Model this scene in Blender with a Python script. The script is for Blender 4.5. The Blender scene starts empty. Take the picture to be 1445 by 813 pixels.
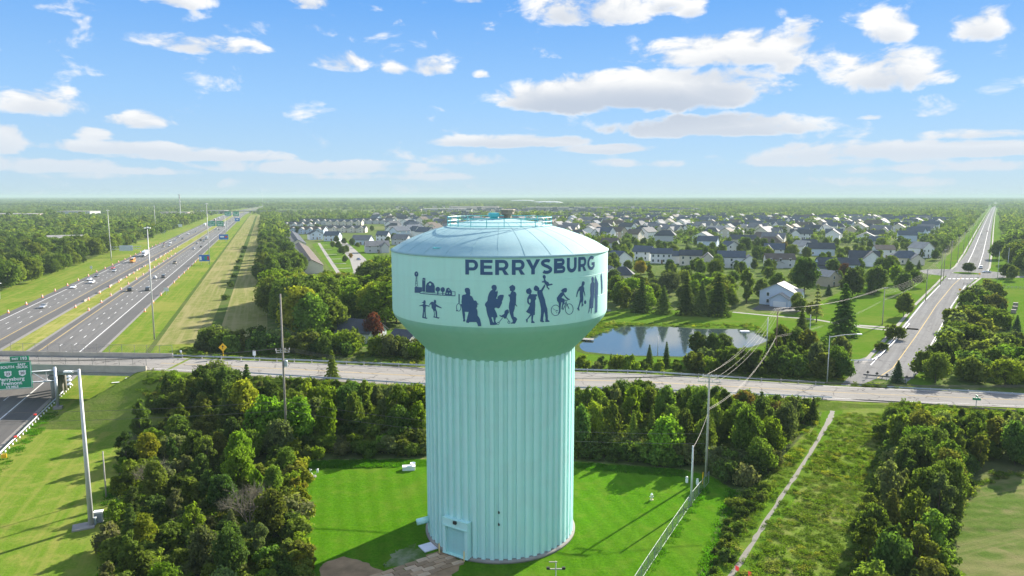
import bpy, bmesh, math, random
import numpy as np
from mathutils import Vector, Matrix
from mathutils.geometry import tessellate_polygon
R = math.radians
scene = bpy.context.scene
COL = scene.collection
# ------------------------------------------------------------------ camera
CAM_H, FPX, PITCH = 44.0, 1000.0, R(7.38)
cd = bpy.data.cameras.new('camera'); cam = bpy.data.objects.new('camera', cd); COL.objects.link(cam)
cam.location = (0, 0, CAM_H); cam.rotation_euler = (R(90) - PITCH, 0, 0)
cd.sensor_width = 36.0; cd.lens = 36.0 * FPX / 1445.0; cd.clip_start = 0.5; cd.clip_end = 80000
scene.camera = cam
# ------------------------------------------------------------------ view, sun
scene.view_settings.view_transform = 'Standard'; scene.view_settings.look = 'None'
scene.view_settings.exposure = 1.72; scene.view_settings.gamma = 1.0
SUN_AZ, SUN_EL = R(42), R(26)
sd = bpy.data.lights.new('sun', 'SUN'); sd.energy = 4.4; sd.angle = R(0.53); sd.color = (1.0, 0.93, 0.82)
sun = bpy.data.objects.new('sun', sd); COL.objects.link(sun)
sv = Vector((math.sin(SUN_AZ) * math.cos(SUN_EL), math.cos(SUN_AZ) * math.cos(SUN_EL), math.sin(SUN_EL)))
sun.rotation_euler = sv.to_track_quat('Z', 'Y').to_euler(); sun.location = (60, 60, 120)
scene.cycles.use_denoising = True
scene.cycles.max_bounces = 6; scene.cycles.diffuse_bounces = 3; scene.cycles.glossy_bounces = 2
scene.cycles.transmission_bounces = 3; scene.cycles.volume_bounces = 1; scene.cycles.transparent_max_bounces = 6
scene.cycles.caustics_reflective = False; scene.cycles.caustics_refractive = False

# ------------------------------------------------------------------ pixel (of the 1445 px photo) -> ray / ground point
def ray(px, py):
    u = (px - 722.5) / FPX; v = -(py - 406.5) / FPX
    c, s = math.cos(PITCH), math.sin(PITCH)
    return Vector((u, c + v * s, -s + v * c))
def g(px, py, z=0.0):
    d = ray(px, py); t = (z - CAM_H) / d.z
    return Vector((d.x * t, d.y * t, z))
def zat(px, py, P):
    """height of the point above P that shows at row py"""
    d = ray(px, py); return CAM_H + d.z / d.y * P.y
def topix(P):
    x, y, z = P[0], P[1], P[2] - CAM_H
    c, s = math.cos(PITCH), math.sin(PITCH)
    dep = y * c - z * s; up = y * s + z * c
    return 722.5 + x / dep * FPX, 406.5 - up / dep * FPX

# ------------------------------------------------------------------ node helpers
class NT:
    def __init__(s, nt): s.nt = nt
    def n(s, typ, **kw):
        nd = s.nt.nodes.new(typ)
        for k, v in kw.items():
            if k.startswith('i_'):
                k = k[2:]; k = int(k) if k.isdigit() else k
                nd.inputs[k].default_value = v
            else: setattr(nd, k, v)
        return nd
    def l(s, a, b): s.nt.links.new(a, b)
    def val(s, x, sock):
        if hasattr(x, 'is_linked') or hasattr(x, 'links'): s.l(x, sock)
        else: sock.default_value = x
    def m(s, op, a, b=None, c=None, clamp=False):
        nd = s.nt.nodes.new('ShaderNodeMath'); nd.operation = op; nd.use_clamp = clamp
        s.val(a, nd.inputs[0])
        if b is not None: s.val(b, nd.inputs[1])
        if c is not None: s.val(c, nd.inputs[2])
        return nd.outputs[0]
    def mix(s, f, a, b, blend='MIX'):
        nd = s.nt.nodes.new('ShaderNodeMix'); nd.data_type = 'RGBA'; nd.blend_type = blend
        s.val(f, nd.inputs[0])
        for x, k in ((a, 6), (b, 7)):
            if isinstance(x, (tuple, list)): nd.inputs[k].default_value = (*x[:3], 1)
            else: s.l(x, nd.inputs[k])
        return nd.outputs[2]
    def ramp(s, f, stops, interp='LINEAR'):
        nd = s.nt.nodes.new('ShaderNodeValToRGB'); cr = nd.color_ramp; cr.interpolation = interp
        while len(cr.elements) < len(stops): cr.elements.new(0.5)
        for e, (p, c) in zip(cr.elements, stops):
            e.position = p; e.color = (*c, 1) if len(c) == 3 else c
        s.l(f, nd.inputs[0]); return nd.outputs[0]
    def noise(s, vec, scale, detail=4, rough=0.55, dist=0.0):
        nd = s.nt.nodes.new('ShaderNodeTexNoise'); nd.inputs['Scale'].default_value = scale
        nd.inputs['Detail'].default_value = detail; nd.inputs['Roughness'].default_value = rough
        nd.inputs['Distortion'].default_value = dist
        if vec is not None: s.l(vec, nd.inputs['Vector'])
        return nd.outputs['Fac']
    def mapr(s, x, a, b, c=0.0, d=1.0, smooth=True):
        nd = s.nt.nodes.new('ShaderNodeMapRange'); nd.interpolation_type = 'SMOOTHSTEP' if smooth else 'LINEAR'
        s.l(x, nd.inputs[0])
        for k, v in zip((1, 2, 3, 4), (a, b, c, d)): nd.inputs[k].default_value = v
        return nd.outputs[0]
def newmat(name):
    m = bpy.data.materials.new(name); m.use_nodes = True
    nt = m.node_tree; b = nt.nodes['Principled BSDF']
    return m, NT(nt), b
def rotated(T, ang=0.0, scale=(1, 1, 1)):
    tc = T.n('ShaderNodeTexCoord'); geo = T.n('ShaderNodeNewGeometry')
    mp = T.n('ShaderNodeMapping', vector_type='TEXTURE'); T.l(geo.outputs['Position'], mp.inputs['Vector'])
    mp.inputs['Rotation'].default_value = (0, 0, ang); mp.inputs['Scale'].default_value = tuple(1 / q for q in scale)
    return mp.outputs[0]
def plain(name, c, rough=0.7, metal=0.0, var=0.12, scale=2.0, spec=0.5, coat=0):
    m, T, b = newmat(name)
    tc = T.n('ShaderNodeTexCoord')
    f = T.noise(tc.outputs['Object'], scale, 4)
    col = T.mix(f, tuple(x * (1 - var) for x in c), tuple(min(1, x * (1 + var)) for x in c))
    T.l(col, b.inputs['Base Color'])
    b.inputs['Roughness'].default_value = rough; b.inputs['Metallic'].default_value = metal
    b.inputs['Specular IOR Level'].default_value = spec
    if coat: b.inputs['Coat Weight'].default_value = coat
    return m

# ------------------------------------------------------------------ world: Nishita sky with cumulus
CLOUDS = [ # photo-pixel box of each cloud: cx, cy, half width, half height, density, grey base
    (838, 18, 95, 30, 1.2, .32), (790, 12, 45, 20, 1.0, .32), (1040, 76, 140, 30, 1.25, .3), (1130, 90, 60, 22, .7, .32),
    (1252, 44, 42, 26, 1, .32), (1382, 38, 52, 28, 1, .32), (1134, 38, 28, 15, .8, .32), (1246, 108, 95, 34, 1, .5),
    (890, 138, 185, 36, 1.9, 1.05), (800, 142, 95, 30, 1.8, 1.05), (1010, 118, 90, 26, 1.05, .5), (1000, 182, 160, 20, 1.6, .95),
    (612, 97, 34, 18, 1, .32), (556, 98, 24, 12, .6, .32), (480, 90, 42, 18, 1, .32), (285, 66, 100, 15, 1, .32), (240, 0, 62, 14, 1, .32),
    (436, 4, 34, 16, .9, .32), (55, 148, 82, 24, 1.1, .4), (195, 173, 52, 14, 1, .3), (132, 193, 28, 13, .9, .2), (8, 200, 36, 24, 1, .3),
    (180, 211, 140, 11, 1.3, .8), (300, 222, 130, 11, 1.2, .8), (450, 238, 170, 12, 1.2, .8), (50, 236, 140, 12, 1.25, .8), (205, 243, 90, 7, 1.2, .6), (150, 248, 80, 8, .6, .3),
    (715, 202, 120, 12, 1.35, .9), (855, 212, 72, 9, 1.25, .8), (660, 227, 52, 12, 1, .5),
    (1230, 216, 190, 15, 1.3, .95), (1390, 213, 110, 11, 1.25, .9), (1380, 190, 95, 8, .8, .4), (1130, 228, 170, 12, .95, .6), (900, 232, 90, 7, .6, .4),
    (1330, 238, 180, 9, .8, .6), (560, 250, 120, 7, .6, .3), (1250, 258, 160, 7, .5, .6), (940, 4, 30, 10, .7, .32), (976, 14, 26, 14, .6, .32),
    (670, 2, 30, 7, .8, .32), (680, 106, 16, 7, .6, .32), (1232, 165, 18, 5, .5, .32), (1092, 128, 34, 14, .75, .32)]
def build_world():
    w = bpy.data.worlds.new('World'); scene.world = w; w.use_nodes = True
    T = NT(w.node_tree); bg = w.node_tree.nodes['Background']
    sky = T.n('ShaderNodeTexSky', sky_type='NISHITA', sun_disc=False, sun_elevation=SUN_EL, sun_rotation=SUN_AZ, altitude=150.0,
              air_density=1.0, dust_density=0.0, ozone_density=2.0)
    tc = T.n('ShaderNodeTexCoord'); d = tc.outputs['Generated']
    sep = T.n('ShaderNodeSeparateXYZ'); T.l(d, sep.inputs[0])
    az = T.m('ARCTAN2', sep.outputs[0], sep.outputs[1]); el = T.m('ARCSINE', sep.outputs[2])
    ae = T.n('ShaderNodeCombineXYZ'); T.l(az, ae.inputs[0]); T.l(el, ae.inputs[1]); v = ae.outputs[0]
    # billows: detailed noise, finer towards the horizon as far clouds shrink
    el_c = T.m('MAXIMUM', el, 0.0)
    comp = T.m('DIVIDE', 1.0, T.m('ADD', el_c, 0.10))
    sc = T.n('ShaderNodeVectorMath', operation='MULTIPLY'); T.l(v, sc.inputs[0]); sc.inputs[1].default_value = (1.0, 1.9, 1)
    n1 = T.noise(sc.outputs[0], 16.0, 7, 0.58, 0.35)
    n2 = T.noise(sc.outputs[0], 7.0, 3, 0.5)
    fields, greys = None, None
    for (cx, cy, hw, hh, den, gb) in CLOUDS:
        dv = ray(cx, cy).normalized(); a0 = math.atan2(dv.x, dv.y); e0 = math.asin(dv.z)
        dw = ray(cx + hw * .5, cy).normalized(); dw2 = ray(cx - hw * .5, cy).normalized()
        aw = (math.atan2(dw.x, dw.y) - math.atan2(dw2.x, dw2.y)) * 1.12
        eh = hh / FPX * 1.12
        for kk in ((0, 1) if gb >= .3 else (0,)):
            sub = T.n('ShaderNodeVectorMath', operation='SUBTRACT'); T.l(v, sub.inputs[0]); sub.inputs[1].default_value = (a0, e0 - (eh * .62 if kk else 0), 0)
            mul = T.n('ShaderNodeVectorMath', operation='MULTIPLY'); T.l(sub.outputs[0], mul.inputs[0]); mul.inputs[1].default_value = (1 / aw, 1.0 / eh, 0); q = mul.outputs[0]
            if not kk:   # flat base, domed top
                fl = T.n('ShaderNodeVectorMath', operation='MULTIPLY'); T.l(q, fl.inputs[0]); fl.inputs[1].default_value = (1, -1.75, 0)
                mx = T.n('ShaderNodeVectorMath', operation='MAXIMUM'); T.l(q, mx.inputs[0]); T.l(fl.outputs[0], mx.inputs[1]); q = mx.outputs[0]
            dot = T.n('ShaderNodeVectorMath', operation='DOT_PRODUCT'); T.l(q, dot.inputs[0]); T.l(q, dot.inputs[1])
            f = T.m('MULTIPLY_ADD', dot.outputs['Value'], -1.0 if kk else -den, gb if kk else den)
            if kk: greys = f if greys is None else T.m('MAXIMUM', greys, f)
            else: fields = f if fields is None else T.m('MAXIMUM', fields, f)
    # scattered cumulus goes on beyond the frame, made fuller to help fill the shade
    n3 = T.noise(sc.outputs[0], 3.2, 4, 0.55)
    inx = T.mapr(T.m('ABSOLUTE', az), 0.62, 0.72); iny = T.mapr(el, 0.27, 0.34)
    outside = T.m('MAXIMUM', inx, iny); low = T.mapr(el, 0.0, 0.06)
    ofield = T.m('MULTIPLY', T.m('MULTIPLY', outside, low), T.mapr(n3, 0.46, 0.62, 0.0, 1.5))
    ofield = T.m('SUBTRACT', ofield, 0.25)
    F = T.m('MAXIMUM', fields, ofield)
    F = T.m('MAXIMUM', F, -1.2)
    nn = T.m('ADD', T.m('MULTIPLY_ADD', n1, 4.0, -1.9), T.m('MULTIPLY_ADD', n2, 1.2, -.65))
    dens = T.m('ADD', F, nn)
    mask = T.mapr(dens, 0.10, 0.88)
    soft = T.mapr(el, 0.0, 0.08, 0.7, 0.97)
    mask = T.m('MULTIPLY', mask, soft)
    grey = T.mapr(T.m('ADD', greys, T.m('MULTIPLY_ADD', n1, 0.9, -0.45)), -0.55, 0.95)
    grey = T.m('MULTIPLY', grey, T.mapr(dens, 0.3, 1.0))
    white = T.mix(grey, T.mix(T.mapr(n1, .36, .60), (.78, .82, .88), (1.08, 1.07, 1.05)), (.56, .63, .74))
    white = T.mix(T.mapr(el, 0.02, 0.14), (.76, .82, .90), white)
    hs = T.n('ShaderNodeHueSaturation', i_Saturation=SKY_SAT, i_Value=SKY_VAL, i_Hue=0.5); T.l(sky.outputs[0], hs.inputs['Color'])
    back = T.m('MULTIPLY_ADD', outside, .7, 1.0); wb = T.n('ShaderNodeVectorMath', operation='SCALE'); T.l(white, wb.inputs[0]); T.l(back, wb.inputs['Scale']); white = wb.outputs[0]   # unseen cumulus brightened, as if sunlit, to lift the shaded sides
    K = 10.0 / 2 ** scene.view_settings.exposure
    grad = T.ramp(T.m('MULTIPLY', el_c, 1 / 1.5708), [(0.0, (.54, .71, .84)), (.03, (.47, .70, .93)), (.08, (.34, .62, 1.0)), (.16, (.165, .44, .95)), (.4, (.075, .29, .80)), (1.0, (.06, .25, .72))])
    gs = T.n('ShaderNodeVectorMath', operation='SCALE'); gs.inputs['Scale'].default_value = K; T.l(grad, gs.inputs[0])
    clear = T.mix(.05, gs.outputs[0], hs.outputs[0])
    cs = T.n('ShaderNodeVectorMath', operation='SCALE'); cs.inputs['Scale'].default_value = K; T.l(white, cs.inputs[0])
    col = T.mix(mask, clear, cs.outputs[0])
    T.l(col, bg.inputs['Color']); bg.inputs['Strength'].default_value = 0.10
SKY_SAT, SKY_VAL, HAZE = 1.1, 0.5, 1.35e-4
build_world()
# ------------------------------------------------------------------ object helpers
def link(o, parent=None):
    COL.objects.link(o)
    if parent is not None: o.parent = parent
    return o
def tag(o, label=None, cat=None, group=None, kind=None):
    if label: o['label'] = label
    if cat: o['category'] = cat
    if group: o['group'] = group
    if kind: o['kind'] = kind
    return o
def empty(name, loc=(0, 0, 0), rz=0.0, label=None, cat=None, group=None):
    o = bpy.data.objects.new(name, None); o.location = loc; o.rotation_euler = (0, 0, rz); o.empty_display_size = 0.3
    link(o); return tag(o, label, cat, group)
class MB:
    """collects simple shapes into one mesh"""
    def __init__(s): s.v, s.f = [], []
    def add(s, vs, fs):
        k = len(s.v); s.v += [tuple(x) for x in vs]; s.f += [tuple(i + k for i in f) for f in fs]; return s
    def box(s, c, d, rz=0.0, bev=0.0):
        x, y, z = d[0] / 2, d[1] / 2, d[2] / 2; co, si = math.cos(rz), math.sin(rz)
        vs = [(sx * x, sy * y, sz * z) for sx in (-1, 1) for sy in (-1, 1) for sz in (-1, 1)]
        vs = [(c[0] + a * co - b * si, c[1] + a * si + b * co, c[2] + e) for a, b, e in vs]
        return s.add(vs, [(0, 1, 3, 2), (4, 6, 7, 5), (0, 4, 5, 1), (2, 3, 7, 6), (0, 2, 6, 4), (1, 5, 7, 3)])
    def tube(s, pts, r, n=8, r2=None, cap=True):
        pts = [Vector(p) for p in pts]; rings = []; m = len(pts)
        for i, p in enumerate(pts):
            t = (pts[min(i + 1, m - 1)] - pts[max(i - 1, 0)]).normalized()
            a = t.orthogonal().normalized() if abs(t.z) > .95 else t.cross(Vector((0, 0, 1))).normalized()
            b = t.cross(a); rr = r if r2 is None else r + (r2 - r) * i / (m - 1)
            rings.append([p + (a * math.cos(2 * math.pi * k / n) + b * math.sin(2 * math.pi * k / n)) * rr for k in range(n)])
        vs = [q for rg in rings for q in rg]; fs = []
        for i in range(m - 1):
            for k in range(n):
                k2 = (k + 1) % n; fs.append((i * n + k, i * n + k2, (i + 1) * n + k2, (i + 1) * n + k))
        if cap: fs.append(tuple(range(n - 1, -1, -1))); fs.append(tuple((m - 1) * n + k for k in range(n)))
        return s.add(vs, fs)
    def cyl(s, c, r, h, n=12, r2=None): return s.tube([c, (c[0], c[1], c[2] + h)], r, n, r2)
    def lathe(s, prof, n=48, c=(0, 0, 0), cap=True):
        vs, fs = [], []
        for (r, z) in prof:
            for k in range(n):
                a = 2 * math.pi * k / n; vs.append((c[0] + r * math.cos(a), c[1] + r * math.sin(a), c[2] + z))
        for i in range(len(prof) - 1):
            for k in range(n):
                k2 = (k + 1) % n; fs.append((i * n + k, i * n + k2, (i + 1) * n + k2, (i + 1) * n + k))
        if cap: fs.append(tuple(range(n - 1, -1, -1))); fs.append(tuple((len(prof) - 1) * n + k for k in range(n)))
        return s.add(vs, fs)
    def prism(s, poly, y0, y1):
        """polygon in x,z extruded along y"""
        n = len(poly); vs = [(x, y0, z) for x, z in poly] + [(x, y1, z) for x, z in poly]
        fs = [tuple(range(n)), tuple(range(2 * n - 1, n - 1, -1))] + [(i, i + n, (i + 1) % n + n, (i + 1) % n) for i in range(n)]
        return s.add(vs, fs)
    def mesh(s, name, smooth=False):
        me = bpy.data.meshes.new(name); me.from_pydata(s.v, [], s.f); me.validate()
        bm = bmesh.new(); bm.from_mesh(me); bmesh.ops.recalc_face_normals(bm, faces=bm.faces); bm.to_mesh(me); bm.free()
        if smooth: me.polygons.foreach_set('use_smooth', [True] * len(me.polygons))
        me.update(); return me
    def obj(s, name, mat, parent=None, smooth=False, loc=None, rz=0.0):
        o = bpy.data.objects.new(name, s.mesh(name, smooth)); o.data.materials.append(mat)
        if loc is not None: o.location = loc
        o.rotation_euler.z = rz
        return link(o, parent)
def mobj(name, me, parent=None, loc=(0, 0, 0), rot=(0, 0, 0), sc=(1, 1, 1)):
    o = bpy.data.objects.new(name, me); o.location = loc; o.rotation_euler = rot; o.scale = sc
    return link(o, parent)
def set_mat(o, m):
    o.material_slots[0].link = 'OBJECT'; o.material_slots[0].material = m
def copy_tree(o, parent=None):
    c = o.copy(); COL.objects.link(c); c.parent = parent
    for ch in list(o.children): copy_tree(ch, c)
    return c
def flat(name, pts, z, mat, kind='structure', label=None, cat=None):
    """flat sheet over a ground outline"""
    pts = [Vector((p[0], p[1], z)) for p in pts]
    tri = tessellate_polygon([pts]); me = bpy.data.meshes.new(name)
    me.from_pydata([tuple(p) for p in pts], [], [t if (pts[t[1]] - pts[t[0]]).cross(pts[t[2]] - pts[t[0]]).z > 0 else t[::-1] for t in tri]); me.update()
    o = bpy.data.objects.new(name, me); me.materials.append(mat); link(o)
    return tag(o, label, cat, None, kind)
def px_poly(pp): return [g(a, b) for a, b in pp]
def smooth_closed(pts, k=6):
    out = []; n = len(pts)
    for i in range(n):
        p0, p1, p2, p3 = (Vector(pts[(i + j - 1) % n][:2]) for j in range(4))
        for q in range(k):
            t = q / k
            out.append(0.5 * ((2 * p1) + (p2 - p0) * t + (2 * p0 - 5 * p1 + 4 * p2 - p3) * t * t + (3 * p1 - p0 - 3 * p2 + p3) * t ** 3))
    return out
def ribbon(name, pts, w, z, mat, kind='structure'):
    """flat strip of width w along a centre line (pts may carry their own z)"""
    L, Rr = [], []
    for i, p in enumerate(pts):
        a, b = Vector(pts[max(i - 1, 0)][:2]), Vector(pts[min(i + 1, len(pts) - 1)][:2])
        t = (b - a).normalized(); nrm = Vector((t.y, -t.x)); zz = (p[2] if len(p) > 2 else 0) + z
        ww = w[i] if isinstance(w, (list, tuple)) else w
        L.append((p[0] - nrm.x * ww / 2, p[1] - nrm.y * ww / 2, zz)); Rr.append((p[0] + nrm.x * ww / 2, p[1] + nrm.y * ww / 2, zz))
    n = len(pts); me = bpy.data.meshes.new(name)
    me.from_pydata(L + Rr, [], [(i, i + n, i + n + 1, i + 1) for i in range(n - 1)]); me.update()
    o = bpy.data.objects.new(name, me); me.materials.append(mat); link(o)
    return tag(o, kind=kind) if kind else o
def jag(pts, step, amp, seed):
    """worn outline: edges broken into short steps that wander"""
    rr = random.Random(seed); out = []
    for i, p in enumerate(pts):
        q = pts[(i + 1) % len(pts)]; a, b = Vector(p[:2]), Vector(q[:2]); n = max(1, int((b - a).length / step))
        for k in range(n): out.append(a.lerp(b, k / n) + Vector((rr.gauss(0, amp), rr.gauss(0, amp))))
    return out
def inpoly(x, y, poly):
    c = False; n = len(poly); j = n - 1
    for i in range(n):
        xi, yi = poly[i][0], poly[i][1]; xj, yj = poly[j][0], poly[j][1]
        if (yi > y) != (yj > y) and x < (xj - xi) * (y - yi) / (yj - yi) + xi: c = not c
        j = i
    return c
def text_mesh(body, size, bold=0.0, align='CENTER'):
    cu = bpy.data.curves.new('lettering', 'FONT'); cu.body = body; cu.size = size; cu.align_x = align; cu.align_y = 'CENTER'
    cu.offset = bold; cu.resolution_u = 3; cu.fill_mode = 'FRONT'
    o = bpy.data.objects.new('lettering', cu); me = bpy.data.meshes.new_from_object(o)
    bpy.data.objects.remove(o); bpy.data.curves.remove(cu); return me

# ------------------------------------------------------------------ materials
def grass_mat(name, c1, c2, dry, stripe=None, dryness=0.45, bumps=0.5, patch=0.05, streak=None, mottle=.5):
    m, T, b = newmat(name); P = rotated(T)
    fine = T.noise(P, 2.4, 6, 0.85); mid = T.noise(P, 0.35, 5, 0.6); big = T.noise(P, patch, 4, 0.55)
    col = T.mix(T.mapr(fine, .36, .64), c1, c2)
    col = T.mix(T.m('MULTIPLY', T.mapr(mid, .45, .72), dryness), col, dry)
    col = T.mix(T.m('MULTIPLY', T.mapr(big, .48, .68), dryness), col, dry)
    if stripe:
        ang, wl, amt = stripe
        Q = rotated(T, ang); wv = T.n('ShaderNodeTexWave', wave_type='BANDS', bands_direction='X', i_Scale=0.314 / wl * 1.0)
        wv.inputs['Distortion'].default_value = 1.2; wv.inputs['Detail'].default_value = 2; wv.inputs['Detail Scale'].default_value = 0.6
        T.l(Q, wv.inputs['Vector'])
        col = T.mix(T.m('MULTIPLY', wv.outputs['Fac'], amt), col, tuple(x * .55 for x in c1))
    if streak:
        ang, amt = streak
        Q = rotated(T, ang, (1.0, 0.03, 1)); s = T.noise(Q, 0.55, 4, 0.6)
        col = T.mix(T.m('MULTIPLY', T.mapr(s, .42, .66), amt), col, dry)
    dk = T.noise(P, 0.9, 5, 0.7)
    col = T.mix(T.mapr(dk, .56, .8, 0, mottle), col, tuple(x * .55 for x in c1))
    T.l(col, b.inputs['Base Color']); b.inputs['Roughness'].default_value = 1.0; b.inputs['Specular IOR Level'].default_value = 0.0
    bp = T.n('ShaderNodeBump', i_Strength=bumps, i_Distance=0.25); T.l(T.noise(P, 1.6, 6, .75), bp.inputs['Height']); T.l(bp.outputs[0], b.inputs['Normal'])
    return m
HWY_ANG = math.atan2(.3283, .9446)     # rotates the highway's direction onto y
def road_mat(name, c, ang, streak=0.5, rough=0.75, crack=0.0, spec=0.5):
    m, T, b = newmat(name); P = rotated(T); Q = rotated(T, ang, (1.0, 0.025, 1))
    s = T.noise(Q, 0.85, 5, 0.6); f = T.noise(P, 3.0, 5, .7); big = T.noise(P, 0.06, 4, .6)
    col = T.mix(T.m('MULTIPLY', T.mapr(s, .35, .7), streak), c, tuple(x * .62 for x in c))
    col = T.mix(T.mapr(f, .35, .75, 0, .35), col, tuple(x * 1.25 for x in c))
    col = T.mix(T.mapr(big, .5, .7, 0, .35), col, tuple(x * .75 for x in c))
    if crack:
        v = T.n('ShaderNodeTexVoronoi', feature='DISTANCE_TO_EDGE', i_Scale=0.12); dn = T.n('ShaderNodeVectorMath', operation='ADD')
        nz = T.n('ShaderNodeTexNoise', i_Scale=0.25); T.l(P, nz.inputs['Vector']); sc = T.n('ShaderNodeVectorMath', operation='SCALE'); sc.inputs['Scale'].default_value = 6.0
        T.l(nz.outputs['Color'], sc.inputs[0]); T.l(P, dn.inputs[0]); T.l(sc.outputs[0], dn.inputs[1]); T.l(dn.outputs[0], v.inputs['Vector'])
        col = T.mix(T.m('MULTIPLY', T.mapr(v.outputs['Distance'], 0.0, 0.02, 1, 0), crack), col, tuple(x * .35 for x in c))
    T.l(col, b.inputs['Base Color']); b.inputs['Roughness'].default_value = rough; b.inputs['Specular IOR Level'].default_value = spec
    return m
def leaf_mat(name, obj_color=True, ramp=None, trans=0.5):
    m = bpy.data.materials.new(name); m.use_nodes = True; nt = m.node_tree; nt.nodes.clear(); T = NT(nt)
    oi = T.n('ShaderNodeObjectInfo'); at = T.n('ShaderNodeAttribute', attribute_name='tint')
    if obj_color: base = oi.outputs['Color']
    else: base = T.ramp(oi.outputs['Random'], ramp, 'LINEAR')
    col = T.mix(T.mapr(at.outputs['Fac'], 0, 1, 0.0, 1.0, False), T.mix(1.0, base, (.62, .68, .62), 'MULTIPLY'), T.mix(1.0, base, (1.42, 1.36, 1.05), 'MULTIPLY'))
    hs = T.n('ShaderNodeHueSaturation'); T.l(col, hs.inputs['Color'])
    T.l(T.mapr(oi.outputs['Random'], 0, 1, .488, .512, False), hs.inputs['Hue'])
    wn = T.n('ShaderNodeTexWhiteNoise', noise_dimensions='1D'); T.l(oi.outputs['Random'], wn.inputs['W'])
    T.l(T.mapr(wn.outputs['Value'], 0, 1, .72, 1.22, False), hs.inputs['Value'])
    df = T.n('ShaderNodeBsdfDiffuse'); tr = T.n('ShaderNodeBsdfTranslucent'); ms = T.n('ShaderNodeMixShader', i_0=trans)
    T.l(hs.outputs[0], df.inputs['Color'])
    T.l(T.mix(1.0, hs.outputs[0], (1.25, 1.4, .5), 'MULTIPLY'), tr.inputs['Color'])
    T.l(df.outputs[0], ms.inputs[1]); T.l(tr.outputs[0], ms.inputs[2])
    out = T.n('ShaderNodeOutputMaterial'); T.l(ms.outputs[0], out.inputs['Surface'])
    return m
M = {}
M['leaf'] = leaf_mat('leaf')
M['leaf_far'] = leaf_mat('leaf_far', False, [(0, (.065, .108, .034)), (.35, (.098, .148, .036)), (.6, (.125, .172, .038)), (.85, (.170, .190, .042)), (1, (.105, .135, .055))])
M['weed'] = leaf_mat('weed', False, [(0, (.07, .125, .02)), (.45, (.10, .165, .025)), (.75, (.14, .18, .04)), (.92, (.18, .175, .075)), (1, (.26, .25, .03))])
M['grass_tuft'] = leaf_mat('grass_tuft', False, [(0, (.045, .15, .008)), (.6, (.06, .18, .010)), (1, (.10, .19, .02))])
M['bark'] = plain('bark', (.09, .07, .05), .95, var=.4, scale=3)
M['lawn'] = grass_mat('lawn', (.040, .120, .004), (.076, .184, .008), (.115, .165, .02), (R(15), 2.4, .20), .5, .5, .05, None, .5)
M['verge'] = grass_mat('verge', (.078, .140, .012), (.118, .190, .020), (.21, .205, .05), None, .7, .4, .03, (HWY_ANG, .5))
M['median'] = grass_mat('median', (.11, .15, .02), (.19, .22, .04), (.30, .27, .09), None, .7, .4, .06, (HWY_ANG, .6))
M['tan'] = grass_mat('tan', (.12, .145, .035), (.17, .18, .055), (.25, .22, .10), None, .8, .4, .03, (HWY_ANG, .8))
M['ditch'] = grass_mat('ditch', (.05, .085, .02), (.08, .12, .025), (.12, .12, .05), None, .5, .6)
M['meadow'] = grass_mat('meadow', (.095, .155, .018), (.135, .185, .03), (.18, .18, .06), None, .6, .7, .08)
M['mown'] = grass_mat('mown', (.060, .125, .010), (.085, .16, .014), (.15, .165, .035), None, .4, .4)
M['hay'] = grass_mat('hay', (.062, .110, .020), (.095, .142, .030), (.19, .17, .08), (R(82), 2.4, .28), .7, .5, .07, (R(-70), .5))
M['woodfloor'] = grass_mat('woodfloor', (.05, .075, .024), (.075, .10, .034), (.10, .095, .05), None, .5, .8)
M['yard'] = grass_mat('yard', (.07, .145, .018), (.11, .19, .026), (.22, .22, .07), None, .45, .35, .02)
M['ground'] = grass_mat('ground', (.06, .10, .022), (.09, .13, .03), (.20, .19, .09), None, .75, .4, .004)
M['asphalt'] = road_mat('asphalt', (.125, .118, .108), HWY_ANG, .85, .8, 0, .3)
M['shoulder'] = road_mat('shoulder', (.085, .08, .074), HWY_ANG, .4, .85, 0, .3)
M['edge'] = road_mat('edge', (.19, .175, .15), HWY_ANG, .3, .8)
M['pale_road'] = road_mat('pale_road', (.255, .24, .215), R(-88), .6, 1.0, .9, .0)
M['side_road'] = road_mat('side_road', (.215, .21, .20), R(-34), .6, 1.0, .6, .0)
M['concrete'] = plain('concrete', (.26, .245, .22), 1.0, var=.3, scale=.6, spec=.1)
M['old_concrete'] = plain('old_concrete', (.42, .38, .31), .9, var=.35, scale=.5)
M['white_line'] = plain('white_line', (.66, .65, .62), .95, var=.2, spec=.1)
M['yellow_line'] = plain('yellow_line', (.46, .33, .12), .95, var=.2, spec=.1)
M['gravel'] = plain('gravel', (.16, .148, .12), .95, var=.3, scale=3)
M['steel'] = plain('steel', (.52, .54, .55), .45, .75, var=.1)
M['galv'] = plain('galv', (.42, .45, .47), .5, .5, var=.15)
M['grey_pole'] = plain('grey_pole', (.50, .50, .48), .6, .2, var=.12)
M['wood_pole'] = plain('wood_pole', (.24, .215, .18), .9, var=.3, scale=2)
M['pale_wood'] = plain('pale_wood', (.36, .33, .28), .9, var=.25, scale=2)
M['wire'] = plain('wire', (.13, .11, .09), .6, .2)
M['white'] = plain('white', (.80, .80, .78), .6, var=.06)
M['white_gloss'] = plain('white_gloss', (.80, .80, .80), .25, var=.03)
M['black'] = plain('black', (.02, .02, .02), .5)
M['rubber'] = plain('rubber', (.025, .025, .025), .9)
M['glass'] = plain('glass', (.03, .04, .05), .08, spec=.8)
M['pane'] = plain('pane', (.05, .065, .08), .12, spec=.8)
M['red'] = plain('red', (.55, .03, .02), .5)
M['sign_green'] = plain('sign_green', (.0, .28, .13), .45, var=.05)
M['sign_blue'] = plain('sign_blue', (.01, .14, .50), .45, var=.05)
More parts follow.
